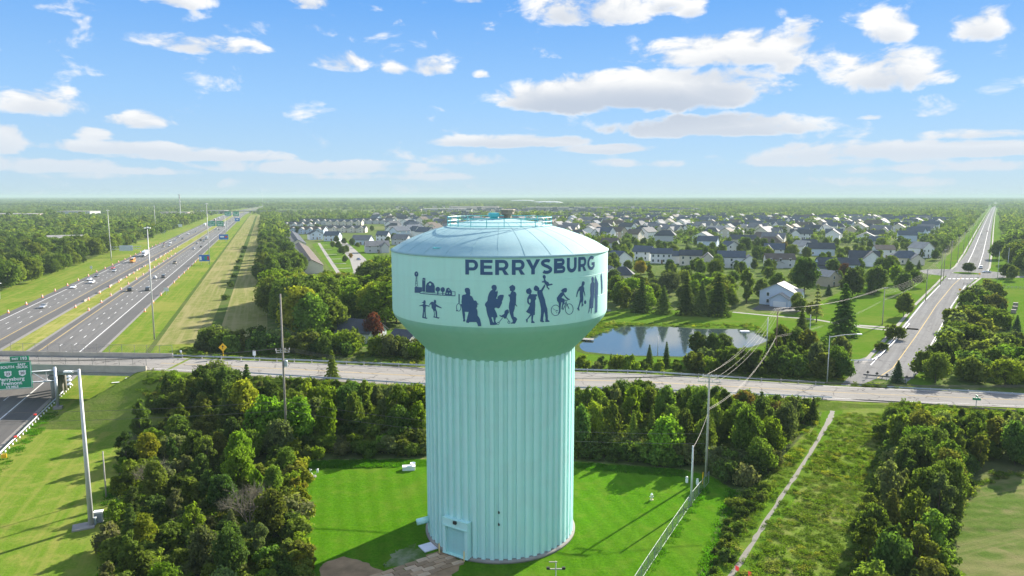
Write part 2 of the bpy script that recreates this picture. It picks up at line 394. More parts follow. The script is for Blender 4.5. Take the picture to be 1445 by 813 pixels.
M['sign_yellow'] = plain('sign_yellow', (.80, .46, .01), .45, var=.05)
M['sign_white'] = plain('sign_white', (.85, .86, .84), .45, var=.03)
M['orange'] = plain('orange', (.75, .20, .06), .6)
M['pink_white'] = plain('pink_white', (.75, .62, .55), .6)
M['brown'] = plain('brown', (.20, .12, .07), .8)
M['dirt'] = plain('dirt', (.27, .185, .11), 1.0, var=.6, scale=.55, spec=.0)

# ------------------------------------------------------------------ foliage meshes
def quads_mesh(name, C, Nn, S, tint, mat, asp=1.5, bend=0.22, rng=None):
    """leaf sprays: C centres, Nn normals, S sizes -> each a folded leaf of two triangles"""
    n = len(C); t = rng.normal(size=(n, 3)); t -= Nn * (t * Nn).sum(1)[:, None]; t /= np.linalg.norm(t, axis=1)[:, None] + 1e-9
    b = np.cross(Nn, t); a = S[:, None] * asp / 2; w = S[:, None] / 2
    V = np.stack([C - t * a, C + b * w + Nn * w * bend, C + t * a, C - b * w + Nn * w * bend], 1).reshape(-1, 3)
    me = bpy.data.meshes.new(name); me.vertices.add(4 * n); me.vertices.foreach_set('co', V.ravel().astype(np.float32))
    me.loops.add(4 * n); me.loops.foreach_set('vertex_index', np.arange(4 * n, dtype=np.int32))
    me.polygons.add(n); me.polygons.foreach_set('loop_start', np.arange(0, 4 * n, 4, dtype=np.int32))
    me.update(calc_edges=True)
    at = me.attributes.new('tint', 'FLOAT', 'FACE'); at.data.foreach_set('value', tint.astype(np.float32))
    me.materials.append(mat); return me
def unit(v): return v / (np.linalg.norm(v, axis=1)[:, None] + 1e-9)
def crown(name, seed, n, rx, z0, z1, lobes, size, mat, shape='round', jag=.10):
    rng = np.random.default_rng(seed); H = z1 - z0
    L = []
    for i in range(lobes):
        h = (i + .5) / lobes if shape != 'cone' else rng.random() ** 1.3
        if shape == 'round': prof = math.sin(math.pi * min(.97, .16 + .80 * h)) ** .7
        elif shape == 'column': prof = math.sin(math.pi * min(.98, .12 + .86 * h)) ** .5
        else: prof = 1 - h * .9
        a = i * 2.399 + rng.normal() * .5; rr = rx * prof * rng.uniform(.35, .72) * (1 if shape != 'shrub' else 1)
        lr = rx * rng.uniform(.30, .52) * (.6 + .4 * prof)
        L.append((math.cos(a) * rr, math.sin(a) * rr, z0 + lr * .55 + h * (H - lr * 1.25), lr, rng.uniform(.7, 1.0), rng.random()))
    L = np.array(L); w = L[:, 3] ** 2; idx = rng.choice(len(L), n, p=w / w.sum())
    d = unit(rng.normal(size=(n, 3)) + np.array([0, 0, .28])); q = L[idx]
    r = q[:, 3] * (rng.uniform(.55, 1.06, n) + (rng.random(n) < jag) * rng.uniform(0, .35, n))
    # small sprays: leaves gather round twig ends
    k = max(6, n // 14); tw = unit(rng.normal(size=(k, 3))); 
    C = np.stack([q[:, 0] + d[:, 0] * r, q[:, 1] + d[:, 1] * r, q[:, 2] + d[:, 2] * r * q[:, 4]], 1)
    cell = np.round(C / (size * 2.6)); hsh = np.sin(cell @ np.array([12.9898, 78.233, 37.719])) * 43758.5453; hsh -= np.floor(hsh)
    keep = hsh > .16; C, d, q, hsh = C[keep], d[keep], q[keep], hsh[keep]
    C += d * (hsh[:, None] - .5) * size * 1.6
    C[:, 2] = np.maximum(C[:, 2], z0 * .6 + .05)
    N = unit(d * .75 + rng.normal(size=C.shape) * .55 + np.array([0, 0, .25]))
    S = size * rng.uniform(.55, 1.35, len(C))
    tint = np.clip(.5 + (q[:, 5] - .5) * .45 + (hsh - .58) * .55 + rng.normal(size=len(C)) * .16, 0, 1)
    return quads_mesh(name, C, N, S, tint, mat, rng=rng)
def conifer(name, seed, n, rx, z0, z1, size, mat, tiers=13):
    rng = np.random.default_rng(seed); t = rng.integers(0, tiers, n); h = (t + rng.normal(size=n) * .10) / tiers; h = np.clip(h, 0, .985)
    nb = 9; br = rng.integers(0, nb, n); ang = br * 2 * math.pi / nb + t * 1.1 + rng.normal(size=n) * .17
    rad = rng.random(n) ** .6; ln = rx * (1 - h) ** .85 * (.75 + .5 * np.abs(np.sin(br * 7.3 + t * 3.1))); rr = rad * ln
    C = np.stack([np.cos(ang) * rr, np.sin(ang) * rr, z0 + h * (z1 - z0) - rad * rad * .22 * ln + .25], 1)
    N = unit(np.stack([np.cos(ang) * .5, np.sin(ang) * .5, np.ones(n)], 1) + rng.normal(size=(n, 3)) * .5)
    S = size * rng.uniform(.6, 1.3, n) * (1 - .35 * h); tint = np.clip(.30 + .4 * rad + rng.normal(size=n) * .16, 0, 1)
    return quads_mesh(name, C, N, S, tint, mat, asp=1.9, rng=rng)
def trunk_mesh(name, h, r, limbs, seed, spread):
    rng = random.Random(seed); mb = MB()
    mb.tube([(0, 0, -.3), (rng.uniform(-.05, .05) * h * .3, rng.uniform(-.05, .05) * h * .3, h * .35), (rng.uniform(-.1, .1) * h * .3, 0, h * .85)], r, 7, r * .25)
    for i in range(limbs):
        a = i * 2.4 + rng.random(); z = h * rng.uniform(.25, .6); s = spread * rng.uniform(.55, .95)
        mb.tube([(0, 0, z), (math.cos(a) * s * .55, math.sin(a) * s * .55, z + h * .16), (math.cos(a) * s, math.sin(a) * s, z + h * rng.uniform(.2, .33))], r * .42, 5, r * .08)
    me = mb.mesh(name, True); me.materials.append(M['bark']); return me
def grass_blades(name, seed, n, rad, h, w, mat, heads=0):
    rng = np.random.default_rng(seed); a = rng.uniform(0, 2 * math.pi, n); rr = rad * np.sqrt(rng.random(n))
    z = rng.uniform(.25, 1.0, n) * h
    C = np.stack([np.cos(a) * rr, np.sin(a) * rr, z * .55], 1)
    N = unit(np.stack([rng.normal(size=n), rng.normal(size=n), rng.normal(size=n) * .5 + .2], 1)); S = w * rng.uniform(.7, 1.4, n)
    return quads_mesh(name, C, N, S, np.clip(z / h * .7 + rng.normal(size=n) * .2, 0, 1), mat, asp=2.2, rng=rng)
LF = M['leaf']
# crowns of about 10 m trees (scaled per tree) and 3 m shrubs
CROWN = [crown('crown', 10 + i, 6200, 3.9 + .3 * (i % 3), 1.4, 10.0, 15 + i, .42, LF, 'round') for i in range(6)]
CROWN += [crown('crown', 30 + i, 4600, 2.5 + .25 * i, 1.0, 10.0, 12 + i, .38, LF, 'column') for i in range(3)]
TRUNK = [trunk_mesh('trunk', 9.0, .17 + .02 * (i % 3), 5, 50 + i, 2.4) for i in range(3)]
CONE = [conifer('crown', 70 + i, 4200, 2.7 + .35 * i, .6, 10.0, .42, LF, 13 + i) for i in range(3)]
SPARSE_CONE = conifer('crown', 77, 900, 1.7, 2.0, 10.0, .45, LF, 9)
STEM = trunk_mesh('trunk', 10.3, .18, 0, 60, 1)
SHRUB = [crown('foliage', 90 + i, 2300, 1.75 + .15 * (i % 3), .15, 3.0, 9, .25, LF, 'round', .22) for i in range(5)]
STEMS = [trunk_mesh('stem', 2.4, .06, 5, 65 + i, 1.1) for i in range(2)]
def twig_mesh():
    rng = random.Random(5); mb = MB()
    def grow(p, d, ln, r, dep):
        q = p + d * ln; mb.tube([p, q], r, 4, r * .6, cap=False)
        if dep == 0: return
        for _ in range(4 if dep > 1 else 3):
            e = (d + Vector((rng.gauss(0, .5), rng.gauss(0, .5), rng.gauss(.15, .35)))).normalized(); grow(p + d * ln * rng.uniform(.5, 1), e, ln * rng.uniform(.55, .8), r * .55, dep - 1)
    for i in range(7):
        a = i * .9; grow(Vector((0, 0, 0)), Vector((math.cos(a) * .55, math.sin(a) * .55, 1)).normalized(), 1.7, .05, 4)
    me = mb.mesh('twigs'); me.materials.append(plain('twig', (.17, .15, .10), .9, var=.3)); return me
TWIGS = twig_mesh()
# ================================================================== TERRAIN AND SHEETS
ZR_X = [-400, -75, -20, 29, 75, 114, 400]; ZR_Z = [7.2, 7.2, 5.0, 3.5, .6, .15, .15]
YN_X = [-400, -120, -80, -20, 29, 75, 114, 400]; YN_Y = [158, 150.6, 148, 142.5, 143.5, 146.5, 142.5, 112]
YF_X = [-400, -120, -79, -20, 29, 75, 114, 400]; YF_Y = [172, 162.4, 159.5, 159, 159.5, 159.2, 154.1, 124]
def lerp(x, X, Y): return float(np.interp(x, X, Y))
def road_z(x): return lerp(x, ZR_X, ZR_Z)
def road_n(x): return lerp(x, YN_X, YN_Y)
def road_f(x): return lerp(x, YF_X, YF_Y)
def terrain(x, y):
    if x < -92 or x > 130: return 0.0
    z = road_z(x); d = max(road_n(x) - 1.2 - y, y - road_f(x) - 1.2, 0)
    return max(0.0, min(z - d * .42, (x + 91) * .62))
flat('ground', [(-30000, -400), (30000, -400), (30000, 40000), (-30000, 40000)], 0.0, M['ground'])
# embankment that carries the road up to the bridge
def build_embankment():
    xs = np.arange(-94, 112, 2.0); ys = np.arange(124, 182, 1.5); vs = []; fs = []
    for x in xs:
        for y in ys: vs.append((x, y, terrain(x, y) - .07))
    n = len(ys)
    for i in range(len(xs) - 1):
        for j in range(n - 1): fs.append((i * n + j, i * n + n + j, i * n + n + j + 1, i * n + j + 1))
    me = bpy.data.meshes.new('embankment'); me.from_pydata(vs, [], fs); me.update(); me.materials.append(M['meadow'])
    o = link(bpy.data.objects.new('embankment', me)); o['kind'] = 'structure'
build_embankment()
A0 = Vector((-157.6, 262.6, 0)); HD = Vector((-.3283, .9446, 0)); HP = Vector((.9446, .3283, 0))
def hw(t, off):
    o = off + (30 * ((t - 1300) / 1000) ** 2 if t > 1300 else 0)
    return A0 + HD * t + HP * o
HT = [-330, -200, -100, 0, 100, 200, 400, 700, 1000, 1300, 1500, 1750, 2000, 2300, 2600, 3000, 3400, 3900]
def hstrip(name, o0, o1, z, mat, t0=None, t1=None, kind='structure'):
    T = [t for t in HT if (t0 is None or t >= t0) and (t1 is None or t <= t1)]
    if t0 is not None: T = [t0] + [t for t in T if t > t0]
    if t1 is not None: T = [t for t in T if t < t1] + [t1]
    return ribbon(name, [hw(t, (o0 + o1) / 2) for t in T], abs(o1 - o0), z, mat, kind)
# grass beside the highway, then the two carriageways
hstrip('verge', 16, 60, .010, M['verge'], -330); hstrip('verge', -56, -30, .010, M['verge'])
hstrip('median', -13, -1, .014, M['median'])
hstrip('hay_strip', 30.4, 44, .020, M['tan'], -70, 1500); hstrip('grass_strip', 47, 62, .018, M['tan'], -70, 1500)
hstrip('ditch', 29.0, 30.5, .024, M['ditch'], -100, 1500); hstrip('ditch', 43.8, 47.2, .026, M['ditch'], -60, 1400)
for nm, a, b in (('carriageway', -31.4, -10.8), ('carriageway', -3.0, 17.0)): hstrip(nm, a, b, .030, M['asphalt'])
hstrip('road_shoulder', 11.9, 16.4, .036, M['shoulder']); hstrip('road_shoulder', -15.4, -11.6, .036, M['shoulder']); hstrip('road_shoulder', -2.6, -.5, .036, M['shoulder'])
hstrip('road_shoulder', -31.0, -28.5, .036, M['shoulder'])
for a, b in ((16.4, 17.3), (-11.6, -10.3), (-3.6, -2.6)): hstrip('pavement_edge', a, b, .040, M['edge'])
for o_, mt in ((11.3, 'white_line'), (0, 'yellow_line'), (-16.0, 'yellow_line'), (-27.9, 'white_line')):
    hstrip('edge_line', o_ - .13, o_ + .13, .044, M[mt], None, 2000)
def dashes():
    mb = MB()
    for o_ in (3.77, 7.53, -19.97, -23.93):
        t = -330.0
        while t < 1500:
            a, b = hw(t, o_ - .11), hw(t + 3.4, o_ - .11); c, d = hw(t + 3.4, o_ + .11), hw(t, o_ + .11)
            mb.add([(p.x, p.y, .044) for p in (d, c, b, a)], [(3, 2, 1, 0)]); t += 12.2
    tag(mb.obj('lane_markings', M['white_line']), kind='structure')
dashes()
# ---- overpass road
RX = [-78, -60, -40, -20, 0, 15, 29, 45, 60, 75, 90, 114, 160, 250, 400]
def road_ribbon(name, f0, f1, dz, mat, xs=RX):
    """f0,f1: fractions from the near edge to the far edge"""
    vs = []
    for x in xs:
        n, f, z = road_n(x), road_f(x), road_z(x); vs.append((x, n + (f - n) * f0, z + dz)); vs.append((x, n + (f - n) * f1, z + dz))
    me = bpy.data.meshes.new(name); me.from_pydata(vs, [], [(2 * i, 2 * i + 2, 2 * i + 3, 2 * i + 1) for i in range(len(xs) - 1)]); me.update(); me.materials.append(mat)
    o = link(bpy.data.objects.new(name, me)); o['kind'] = 'structure'; return o
road_ribbon('overpass_road', .0, .985, .02, M['pale_road'])
for a in (.12, .93): road_ribbon('edge_line', a, a + .011, .028, M['white_line'])
road_ribbon('centre_line', .518, .526, .028, M['yellow_line']); road_ribbon('centre_line', .540, .548, .028, M['yellow_line'])
road_ribbon('road_shoulder', .0, .06, .026, M['gravel'])
# ---- side road north to the roundabout and beyond
SR = [g(1238, 534), g(1260, 519.5), g(1295, 471), g(1322, 430), g(1345, 402), g(1362, 387), g(1372, 377), g(1380, 357), g(1390, 325), g(1397, 305), g(1402, 294), g(1404.5, 287)]
SR = [Vector((p.x, p.y, 0)) for p in SR]
ribbon('verge', SR, [22] * 6 + [40, 34, 34, 34, 34, 30], .012, M['mown'])
ribbon('side_road', SR, [12.5, 12.5, 11.5, 11.5, 12, 15, 17, 15, 14, 13.5, 13.5, 13], .030, M['side_road'])
ribbon('centre_line', SR[:6], .22, .040, M['yellow_line'])
for s_ in (-1, 1):
    pts = []
    for i in range(1, 5):
        t = (SR[i + 1] - SR[i - 1]).normalized(); pts.append(SR[i] + Vector((t.y, -t.x, 0)) * s_ * 5.2)
    ribbon('edge_line', pts, .3, .040, M['white_line'])
    pts = []
    for i in range(1, len(SR) - 1):
        t = (SR[i + 1] - SR[i - 1]).normalized(); pts.append(SR[i] + Vector((t.y, -t.x, 0)) * s_ * (7.2 if i < 5 else 9))
    ribbon('pavement_edge', pts, 1.1, .038, M['concrete'])
for k in (-3.4, 3.4): ribbon('edge_line', [p + Vector((k * .83, -k * .56, 0)) for p in SR[6:]], .35, .040, M['white_line'])
flat('road_link', px_poly([(1193, 514), (1225, 503), (1262, 520), (1238, 534), (1210, 545), (1190, 560), (1170, 560), (1200, 530)]), .026, M['side_road'])
# roundabout, its arms and island
RC = g(1364, 386)
flat('roundabout', [(RC.x + 24 * math.cos(a), RC.y + 24 * math.sin(a)) for a in np.linspace(0, 6.28, 40)[:-1]], .046, M['side_road'])
ribbon('cross_road', [g(1300, 382), g(1330, 385), RC, g(1410, 390), g(1445, 391), g(1520, 392)], [9, 10, 12, 10, 9, 9], .034, M['side_road'])
def kerb_ring(name, c, r, w, h, mat):
    mb = MB(); mb.lathe([(r, 0), (r, h), (r - w, h), (r - w, 0)], 40, (c.x, c.y, .04), cap=False); o = mb.obj(name, mat); o['kind'] = 'structure'
kerb_ring('kerb', RC, 7.2, .5, .14, M['concrete'])
flat('roundabout_island', [(RC.x + 6.8 * math.cos(a), RC.y + 6.8 * math.sin(a)) for a in np.linspace(0, 6.28, 30)[:-1]], .12, M['mown'])
cross = MB()
for k in range(7):
    p = g(1340 + k * 6.2, 393.5); cross.box((p.x, p.y, .052), (1.3, 3.2, .004), R(-34))
tag(cross.obj('crossing_stripes', M['white_line']), kind='structure')
# ---- lawns, fields, pond
flat('lawn', px_poly([(424, 651), (600, 648), (820, 652), (965, 664), (1004, 672), (1040, 690), (1020, 720), (985, 813), (960, 900), (900, 1100), (380, 1100), (420, 813), (428, 700)]), .012, M['lawn'])
flat('verge', px_poly([(-140, 813), (-220, 1000), (160, 1000), (150, 813), (165, 700), (172, 600), (200, 560), (255, 524), (110, 540), (85, 575), (62, 600), (10, 655), (-60, 720)]), .014, M['verge'])
flat('meadow', px_poly([(985, 1000), (1000, 813), (1040, 705), (1080, 672), (1170, 575), (1260, 575), (1240, 700), (1230, 1000)]), .016, M['meadow'])
path_pts = [g(1010, 840), g(1045, 795), g(1075, 745), g(1110, 690), g(1140, 645), g(1160, 612), g(1171, 592), g(1176, 578)]
ribbon('path_verge', path_pts, [3.6] * 8, .022, M['mown'])
pp_, pw_ = [], []
rpw = random.Random(12)
for i in range(len(path_pts) - 1):
    for k in range(7): pp_.append(path_pts[i].lerp(path_pts[i + 1], k / 7) + Vector((rpw.uniform(-.09, .09), 0, 0))); pw_.append((.62 + (i > 4) * .2 * (i - 4)) * rpw.uniform(.72, 1.25))
ribbon('path', pp_, pw_, .030, M['gravel'])
flat('hay_field', px_poly([(1325, 830), (1330, 750), (1358, 690), (1388, 664), (1460, 656), (1700, 660), (1800, 1000), (1330, 1000)]), .016, M['hay'])
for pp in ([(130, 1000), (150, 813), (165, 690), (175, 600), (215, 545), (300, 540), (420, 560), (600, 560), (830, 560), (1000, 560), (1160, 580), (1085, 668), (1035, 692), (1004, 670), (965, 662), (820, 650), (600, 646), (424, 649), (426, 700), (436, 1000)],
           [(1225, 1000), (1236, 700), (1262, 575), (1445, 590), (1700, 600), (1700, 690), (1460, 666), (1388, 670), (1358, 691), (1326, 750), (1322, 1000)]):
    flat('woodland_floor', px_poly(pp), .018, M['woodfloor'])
flat('grass_field', px_poly([(810, 480), (825, 448), (880, 436), (1040, 440), (1120, 444), (1210, 400), (1290, 400), (1330, 380), (1322, 430), (1280, 490), (1210, 515), (1190, 530), (1000, 520), (815, 530)]), .020, M['mown'])
flat('grass_field', px_poly([(1370, 400), (1420, 392), (1600, 395), (1650, 520), (1500, 560), (1440, 545), (1420, 440)]), .020, M['mown'])
flat('grass_field', px_poly([(380, 500), (470, 488), (560, 490), (620, 495), (820, 500), (820, 470), (620, 470), (500, 462)]), .022, M['mown'])
POND = [(818, 488), (826, 481), (855, 467), (884, 461), (915, 461), (955, 462), (988, 464.5), (1021, 464.5), (1055, 465.5), (1079, 472), (1086, 478), (1066, 488), (1021, 497), (973, 503), (933, 502.5), (900, 502), (866, 500.5), (840, 498), (824, 495.5)]
pond_w = smooth_closed(px_poly(POND), 5)
pc = sum((Vector(p) for p in pond_w), Vector((0, 0))) / len(pond_w)
rngp = random.Random(4)
flat('pond_bank', [pc + (p - pc) * rngp.uniform(1.06, 1.09) for p in pond_w], .030, M['ditch'])
def water_mat():
    m, T, b = newmat('water'); b.inputs['Base Color'].default_value = (.035, .055, .055, 1); b.inputs['Roughness'].default_value = .06; b.inputs['IOR'].default_value = 2.5
    b.inputs['Specular IOR Level'].default_value = .8
    P = rotated(T, 0, (1, .4, 1)); bp = T.n('ShaderNodeBump', i_Strength=.03, i_Distance=.04); T.l(T.noise(P, .9, 3), bp.inputs['Height']); T.l(bp.outputs[0], b.inputs['Normal']); return m
M['water'] = water_mat()
flat('pond_water', pond_w, .045, M['water'])
# walks and drives near the pond
ribbon('walk', [g(1034, 440.5), g(1090, 446), g(1150, 451), g(1215, 462), g(1300, 471)], 2.2, .028, M['concrete'])
ribbon('walk', [g(840, 437), g(862, 438)], 2.4, .028, M['concrete'])
ribbon('drive', [g(1205, 459), g(1250, 462), g(1296, 465)], 3, .030, M['concrete'])
flat('driveway', px_poly([(1060, 437), (1072, 430), (1125, 430), (1150, 440), (1110, 440)]), .028, M['shoulder'])
# worn track and pale pad by the tower door
flat('dirt_track', jag(px_poly([(446, 830), (456, 795), (482, 785), (518, 794), (546, 808), (575, 806), (600, 786), (618, 778), (656, 793), (636, 815), (612, 840), (560, 900), (440, 900)]), .5, .14, 3), .022, M['dirt'])
flat('bare_ground', jag(smooth_closed(px_poly([(545, 795), (558, 779), (580, 770), (599, 776), (602, 782), (585, 796), (562, 801)]), 5), .25, .28, 5), .018, grass_mat('bare', (.045, .11, .010), (.09, .14, .04), (.24, .245, .17), None, .7, .4, .2))
pl = random.Random(8)
rub = empty('dirt_slabs', g(600, 800), 0, 'cracked brown slabs of an old drive in front of the tower door', 'slabs')
slab_mats = [plain('old_slab', c, .95, var=.35, scale=1.2) for c in ((.38, .26, .155), (.45, .33, .215), (.26, .175, .10))]
base = g(600, 800); da = Vector((-.80, -.60)); dp = Vector((-.60, .80)); o0 = g(639, 786)
for i in range(9):
    for j in range(5):
        w = .78; ln = 1.55; c = Vector((o0.x, o0.y)) + da * (i * ln + (j % 2) * .5 + .3) + dp * ((j - 2) * w)
        mb = MB(); mb.box((0, 0, .05), (ln - .12, w - .07, .08 + pl.uniform(-.03, .04)))
        o = mb.obj('slab', slab_mats[pl.randrange(3)], rub); o.location = (c.x - base.x, c.y - base.y, 0); o.rotation_euler = (pl.uniform(-.03, .03), pl.uniform(-.03, .03), math.atan2(da.y, da.x) + pl.uniform(-.07, .07))

# ================================================================== WATER TOWER
TW = Vector((-1.55, 90.4, 0)); RT, RCOL = 13.68, 9.70
Z_RIM, Z_LOW, Z_NECK = 37.45, 29.65, 25.1
def paint(name, c, rough=.38, streak=.12):
    m, T, b = newmat(name); tc = T.n('ShaderNodeTexCoord'); mp = T.n('ShaderNodeMapping'); T.l(tc.outputs['Object'], mp.inputs['Vector']); mp.inputs['Scale'].default_value = (1, 1, .06)
    s = T.noise(mp.outputs[0], 1.1, 5, .6); f = T.noise(tc.outputs['Object'], .5, 4, .6)
    mp2 = T.n('ShaderNodeMapping'); T.l(tc.outputs['Object'], mp2.inputs['Vector']); mp2.inputs['Scale'].default_value = (.02, .02, 1)
    h = T.noise(mp2.outputs[0], 1.3, 3, .5)
    col = T.mix(T.m('MULTIPLY', T.mapr(s, .45, .75), streak * 2), c, tuple(x * .80 for x in c)); col = T.mix(T.mapr(f, .4, .7, 0, streak), col, (.5, .62, .60))
    col = T.mix(T.mapr(h, .5, .7, 0, streak), col, tuple(x * .88 for x in c))
    mp3 = T.n('ShaderNodeMapping'); T.l(tc.outputs['Object'], mp3.inputs['Vector']); mp3.inputs['Scale'].default_value = (1, 1, .035)
    run = T.m('MULTIPLY', T.mapr(T.noise(mp3.outputs[0], 2.6, 5, .65), .58, .74), T.mapr(T.noise(tc.outputs['Object'], .22, 4, .6), .45, .66))
    col = T.mix(T.m('MULTIPLY', run, .32), col, (.20, .22, .17))   # runoff stains
    T.l(col, b.inputs['Base Color']); b.inputs['Roughness'].default_value = rough
    bp = T.n('ShaderNodeBump', i_Strength=.06, i_Distance=.1); T.l(h, bp.inputs['Height']); T.l(bp.outputs[0], b.inputs['Normal']); return m
M['mint'] = paint('mint_paint', (.46, .78, .70), .6); M['mint_roof'] = paint('mint_roof', (.25, .42, .43), .8); M['mint_bowl_shade'] = paint('mint_bowl_shade', (.27, .56, .50), .6)  # bowl: same mint, with the underside's shade put into a darker green
M['mint_col'] = paint('mint_column', (.49, .79, .745), .6, .2); M['teal'] = plain('teal_paint', (.10, .50, .50), .45); M['navy'] = plain('navy_paint', (.028, .085, .20), .45, var=.08)
M['mint_door'] = paint('mint_door', (.34, .64, .62))
tower = empty('water_tower', TW, 0, 'mint green water tower with fluted column and wide painted tank', 'water tower')
# fluted column: raised flat ribs and sunk pans
def column():
    nf = 56; prof = []
    for k in range(nf):
        a0 = 2 * math.pi * k / nf; st = 2 * math.pi / nf
        for f, r in ((.0, RCOL), (.42, RCOL), (.50, RCOL - .32), (.92, RCOL - .32)): prof.append((a0 + f * st, r))
    zs = [.35, 24.2, 24.75, 25.15]; vs, fs = [], []; n = len(prof)
    for i, z in enumerate(zs):
        for a, r in prof:
            rr = r if i < 2 else (RCOL - .02 - (RCOL - r) * (.55 if i == 2 else .0)); vs.append((rr * math.cos(a), rr * math.sin(a), z))
    for i in range(len(zs) - 1):
        for k in range(n): k2 = (k + 1) % n; fs.append((i * n + k, i * n + k2, (i + 1) * n + k2, (i + 1) * n + k))
    mb = MB(); mb.add(vs, fs); mb.obj('column', M['mint_col'], tower)
column()
mb = MB(); mb.lathe([(RCOL - .5, .0), (RCOL + .28, .0), (RCOL + .28, .30), (RCOL + .02, .36), (RCOL - .5, .36)], 96, cap=False); mb.obj('base_ring', M['concrete'], tower, True)
mb = MB(); mb.lathe([(RCOL - .1, Z_NECK - .25), (RCOL + .05, Z_NECK), (RCOL + .6, Z_NECK + .55), (11.9, 27.35), (13.0, 28.65), (13.42, 29.2), (13.60, Z_LOW - .02)], 128, cap=False); mb.obj('bowl', M['mint_bowl_shade'], tower, True)
mb = MB(); mb.lathe([(13.60, Z_LOW - .02), (RT, Z_LOW + .35), (RT, Z_RIM - .05)], 160, cap=False); mb.obj('tank_wall', M['mint'], tower, True)
DOME = [(RT + .02, Z_RIM - .12), (RT + .10, Z_RIM), (RT - .15, Z_RIM + .10), (12.3, 38.28), (11.2, 38.80), (10.0, 39.26), (8.2, 39.88), (6.6, 40.30), (4.5, 40.80), (2.2, 41.08), (.6, 41.16)]
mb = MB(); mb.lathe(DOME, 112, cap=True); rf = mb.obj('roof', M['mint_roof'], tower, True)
mb = MB(); mb.lathe([(RT, Z_RIM - .14), (RT + .09, Z_RIM - .14), (RT + .09, Z_RIM - .04), (RT, Z_RIM - .04)], 160, cap=False); mb.obj('rim_strip', M['mint_roof'], tower, True)
mb = MB(); mb.tube([(r, 0, z + .015) for r, z in DOME[2:-1]], .009, 5); sm = mb.mesh('roof_seam', True); sm.materials.append(M['mint_roof'])
for k in range(28): mobj('roof_seam', sm, rf, rot=(0, 0, 2 * math.pi * (k + .5 - .5) / 28))
for z in (32.25, 34.85): MB().lathe([(RT - .02, z - .03), (RT + .012, z - .02), (RT + .012, z + .02), (RT - .02, z + .03)], 160, cap=False).obj('weld_seam', M['mint'], tower, True)
# roof furniture
rr_, rz_ = 6.6, 40.34
for zz, nm in ((1.05, 'top_rail'), (.55, 'mid_rail'), (.10, 'toe_rail')):
    mb = MB(); mb.tube([(rr_ * math.cos(a), rr_ * math.sin(a), rz_ + zz) for a in np.linspace(0, 2 * math.pi, 49)], .045, 6, cap=False); mb.obj(nm, M['teal'], tower)
mb = MB(); mb.cyl((0, 0, 0), .045, 1.06, 6); pm = mb.mesh('railing_post'); pm.materials.append(M['teal'])
for k in range(20):
    a = 2 * math.pi * (k + .3) / 20; mobj('railing_post', pm, tower, (rr_ * math.cos(a), rr_ * math.sin(a), rz_))
mb = MB(); mb.lathe([(1.0, 40.95), (1.0, 41.12), (.52, 41.16), (.52, 41.4), (.72, 41.44), (.72, 41.8), (.6, 41.92)], 20, (-.75, 0, 0)); mb.obj('roof_vent', M['teal'], tower)
mb = MB(); mb.lathe([(.5, 41.0), (.5, 41.6), (.85, 41.75), (.85, 42.15), (.98, 42.2), (.98, 42.3)], 8, (1.0, .6, 0)); mb.obj('screened_vent', plain('screen', (.27, .22, .17), .9), tower)
mb = MB(); mb.lathe([(.99, 42.24), (.99, 42.34)], 8, (1.0, .6, 0)); mb.obj('vent_lid', plain('lid', (.45, .36, .28), .8), tower)
p = ray(624, 354); mb = MB()
mb.tube([(-6.6 + .9 * math.cos(a) * .9, -10.3 + .25 * math.sin(a), 38.05 + .16) for a in np.linspace(0, 6.28, 14)], .05, 5); mb.obj('roof_hatch_hoop', M['teal'], tower)
# door, lamp, pipe
def cyl_hit(px, py, rad):
    d = ray(px, py); ox, oy = -TW.x, -TW.y
    a = d.x ** 2 + d.y ** 2; b = 2 * (ox * d.x + oy * d.y); c = ox * ox + oy * oy - rad * rad; q = b * b - 4 * a * c
    if q < 0: t = -b / (2 * a)
    else: t = (-b - math.sqrt(q)) / (2 * a)
    x, y = d.x * t + ox, d.y * t + oy; return math.atan2(y, x), CAM_H + d.z * t
da_, dz_ = cyl_hit(645, 755, RCOL)
def at_col(name, mb, mat, ang, parent=tower):
    o = mb.obj(name, mat, parent); o.rotation_euler = (0, 0, ang + math.pi / 2); return o
dw, dh = 2.9, 3.55
mb = MB(); yf = -RCOL - .36
mb.box((-dw / 2 - .22, yf + .35, .35 + dh / 2), (.44, .9, dh)); mb.box((dw / 2 + .22, yf + .35, .35 + dh / 2), (.44, .9, dh)); mb.box((0, yf + .35, .35 + dh + .5), (dw + .88, .9, 1.0))
at_col('door_frame', mb, M['mint_col'], da_)
mb = MB(); mb.box((0, yf - .12, .35 + dh + .06), (dw + .95, .12, .12)); mb.box((0, yf - .08, .35 + dh + 1.02), (dw + .9, .14, .06)); at_col('door_hood', mb, M['mint'], da_)
door = at_col('roller_door', MB().box((0, yf + .30, .35 + dh / 2), (dw, .06, dh)), M['mint_door'], da_)
for k in range(9):
    sl = MB().box((0, yf + .26, .35 + (k + .5) * dh / 9), (dw - .02, .03, dh / 9 - .04)).obj('slat', M['mint_door'], door)
at_col('door_sill', MB().box((0, yf + .1, .34), (dw + .9, .5, .1)), M['mint'], da_)
at_col('door_lamp', MB().box((.1, yf - .20, .35 + dh + .78), (.42, .30, .36)), M['black'], da_)
pa, pz = cyl_hit(603, 741, RCOL + .6)
mb = MB(); mb.tube([(0, 0, 2.35), (0, -1.6, 2.25)], .42, 14); o = mb.obj('overflow_pipe', M['mint'], tower, True); o.location = (RCOL * math.cos(R(197)), RCOL * math.sin(R(197)), .0); o.rotation_euler.z = R(197 + 90 + 8)
for py in (723, 740):
    a, z = cyl_hit(704, py, RCOL); at_col('vent_pipe', MB().tube([(0, -RCOL + .2, z), (0, -RCOL - .25, z)], .11, 8), M['black'], a)
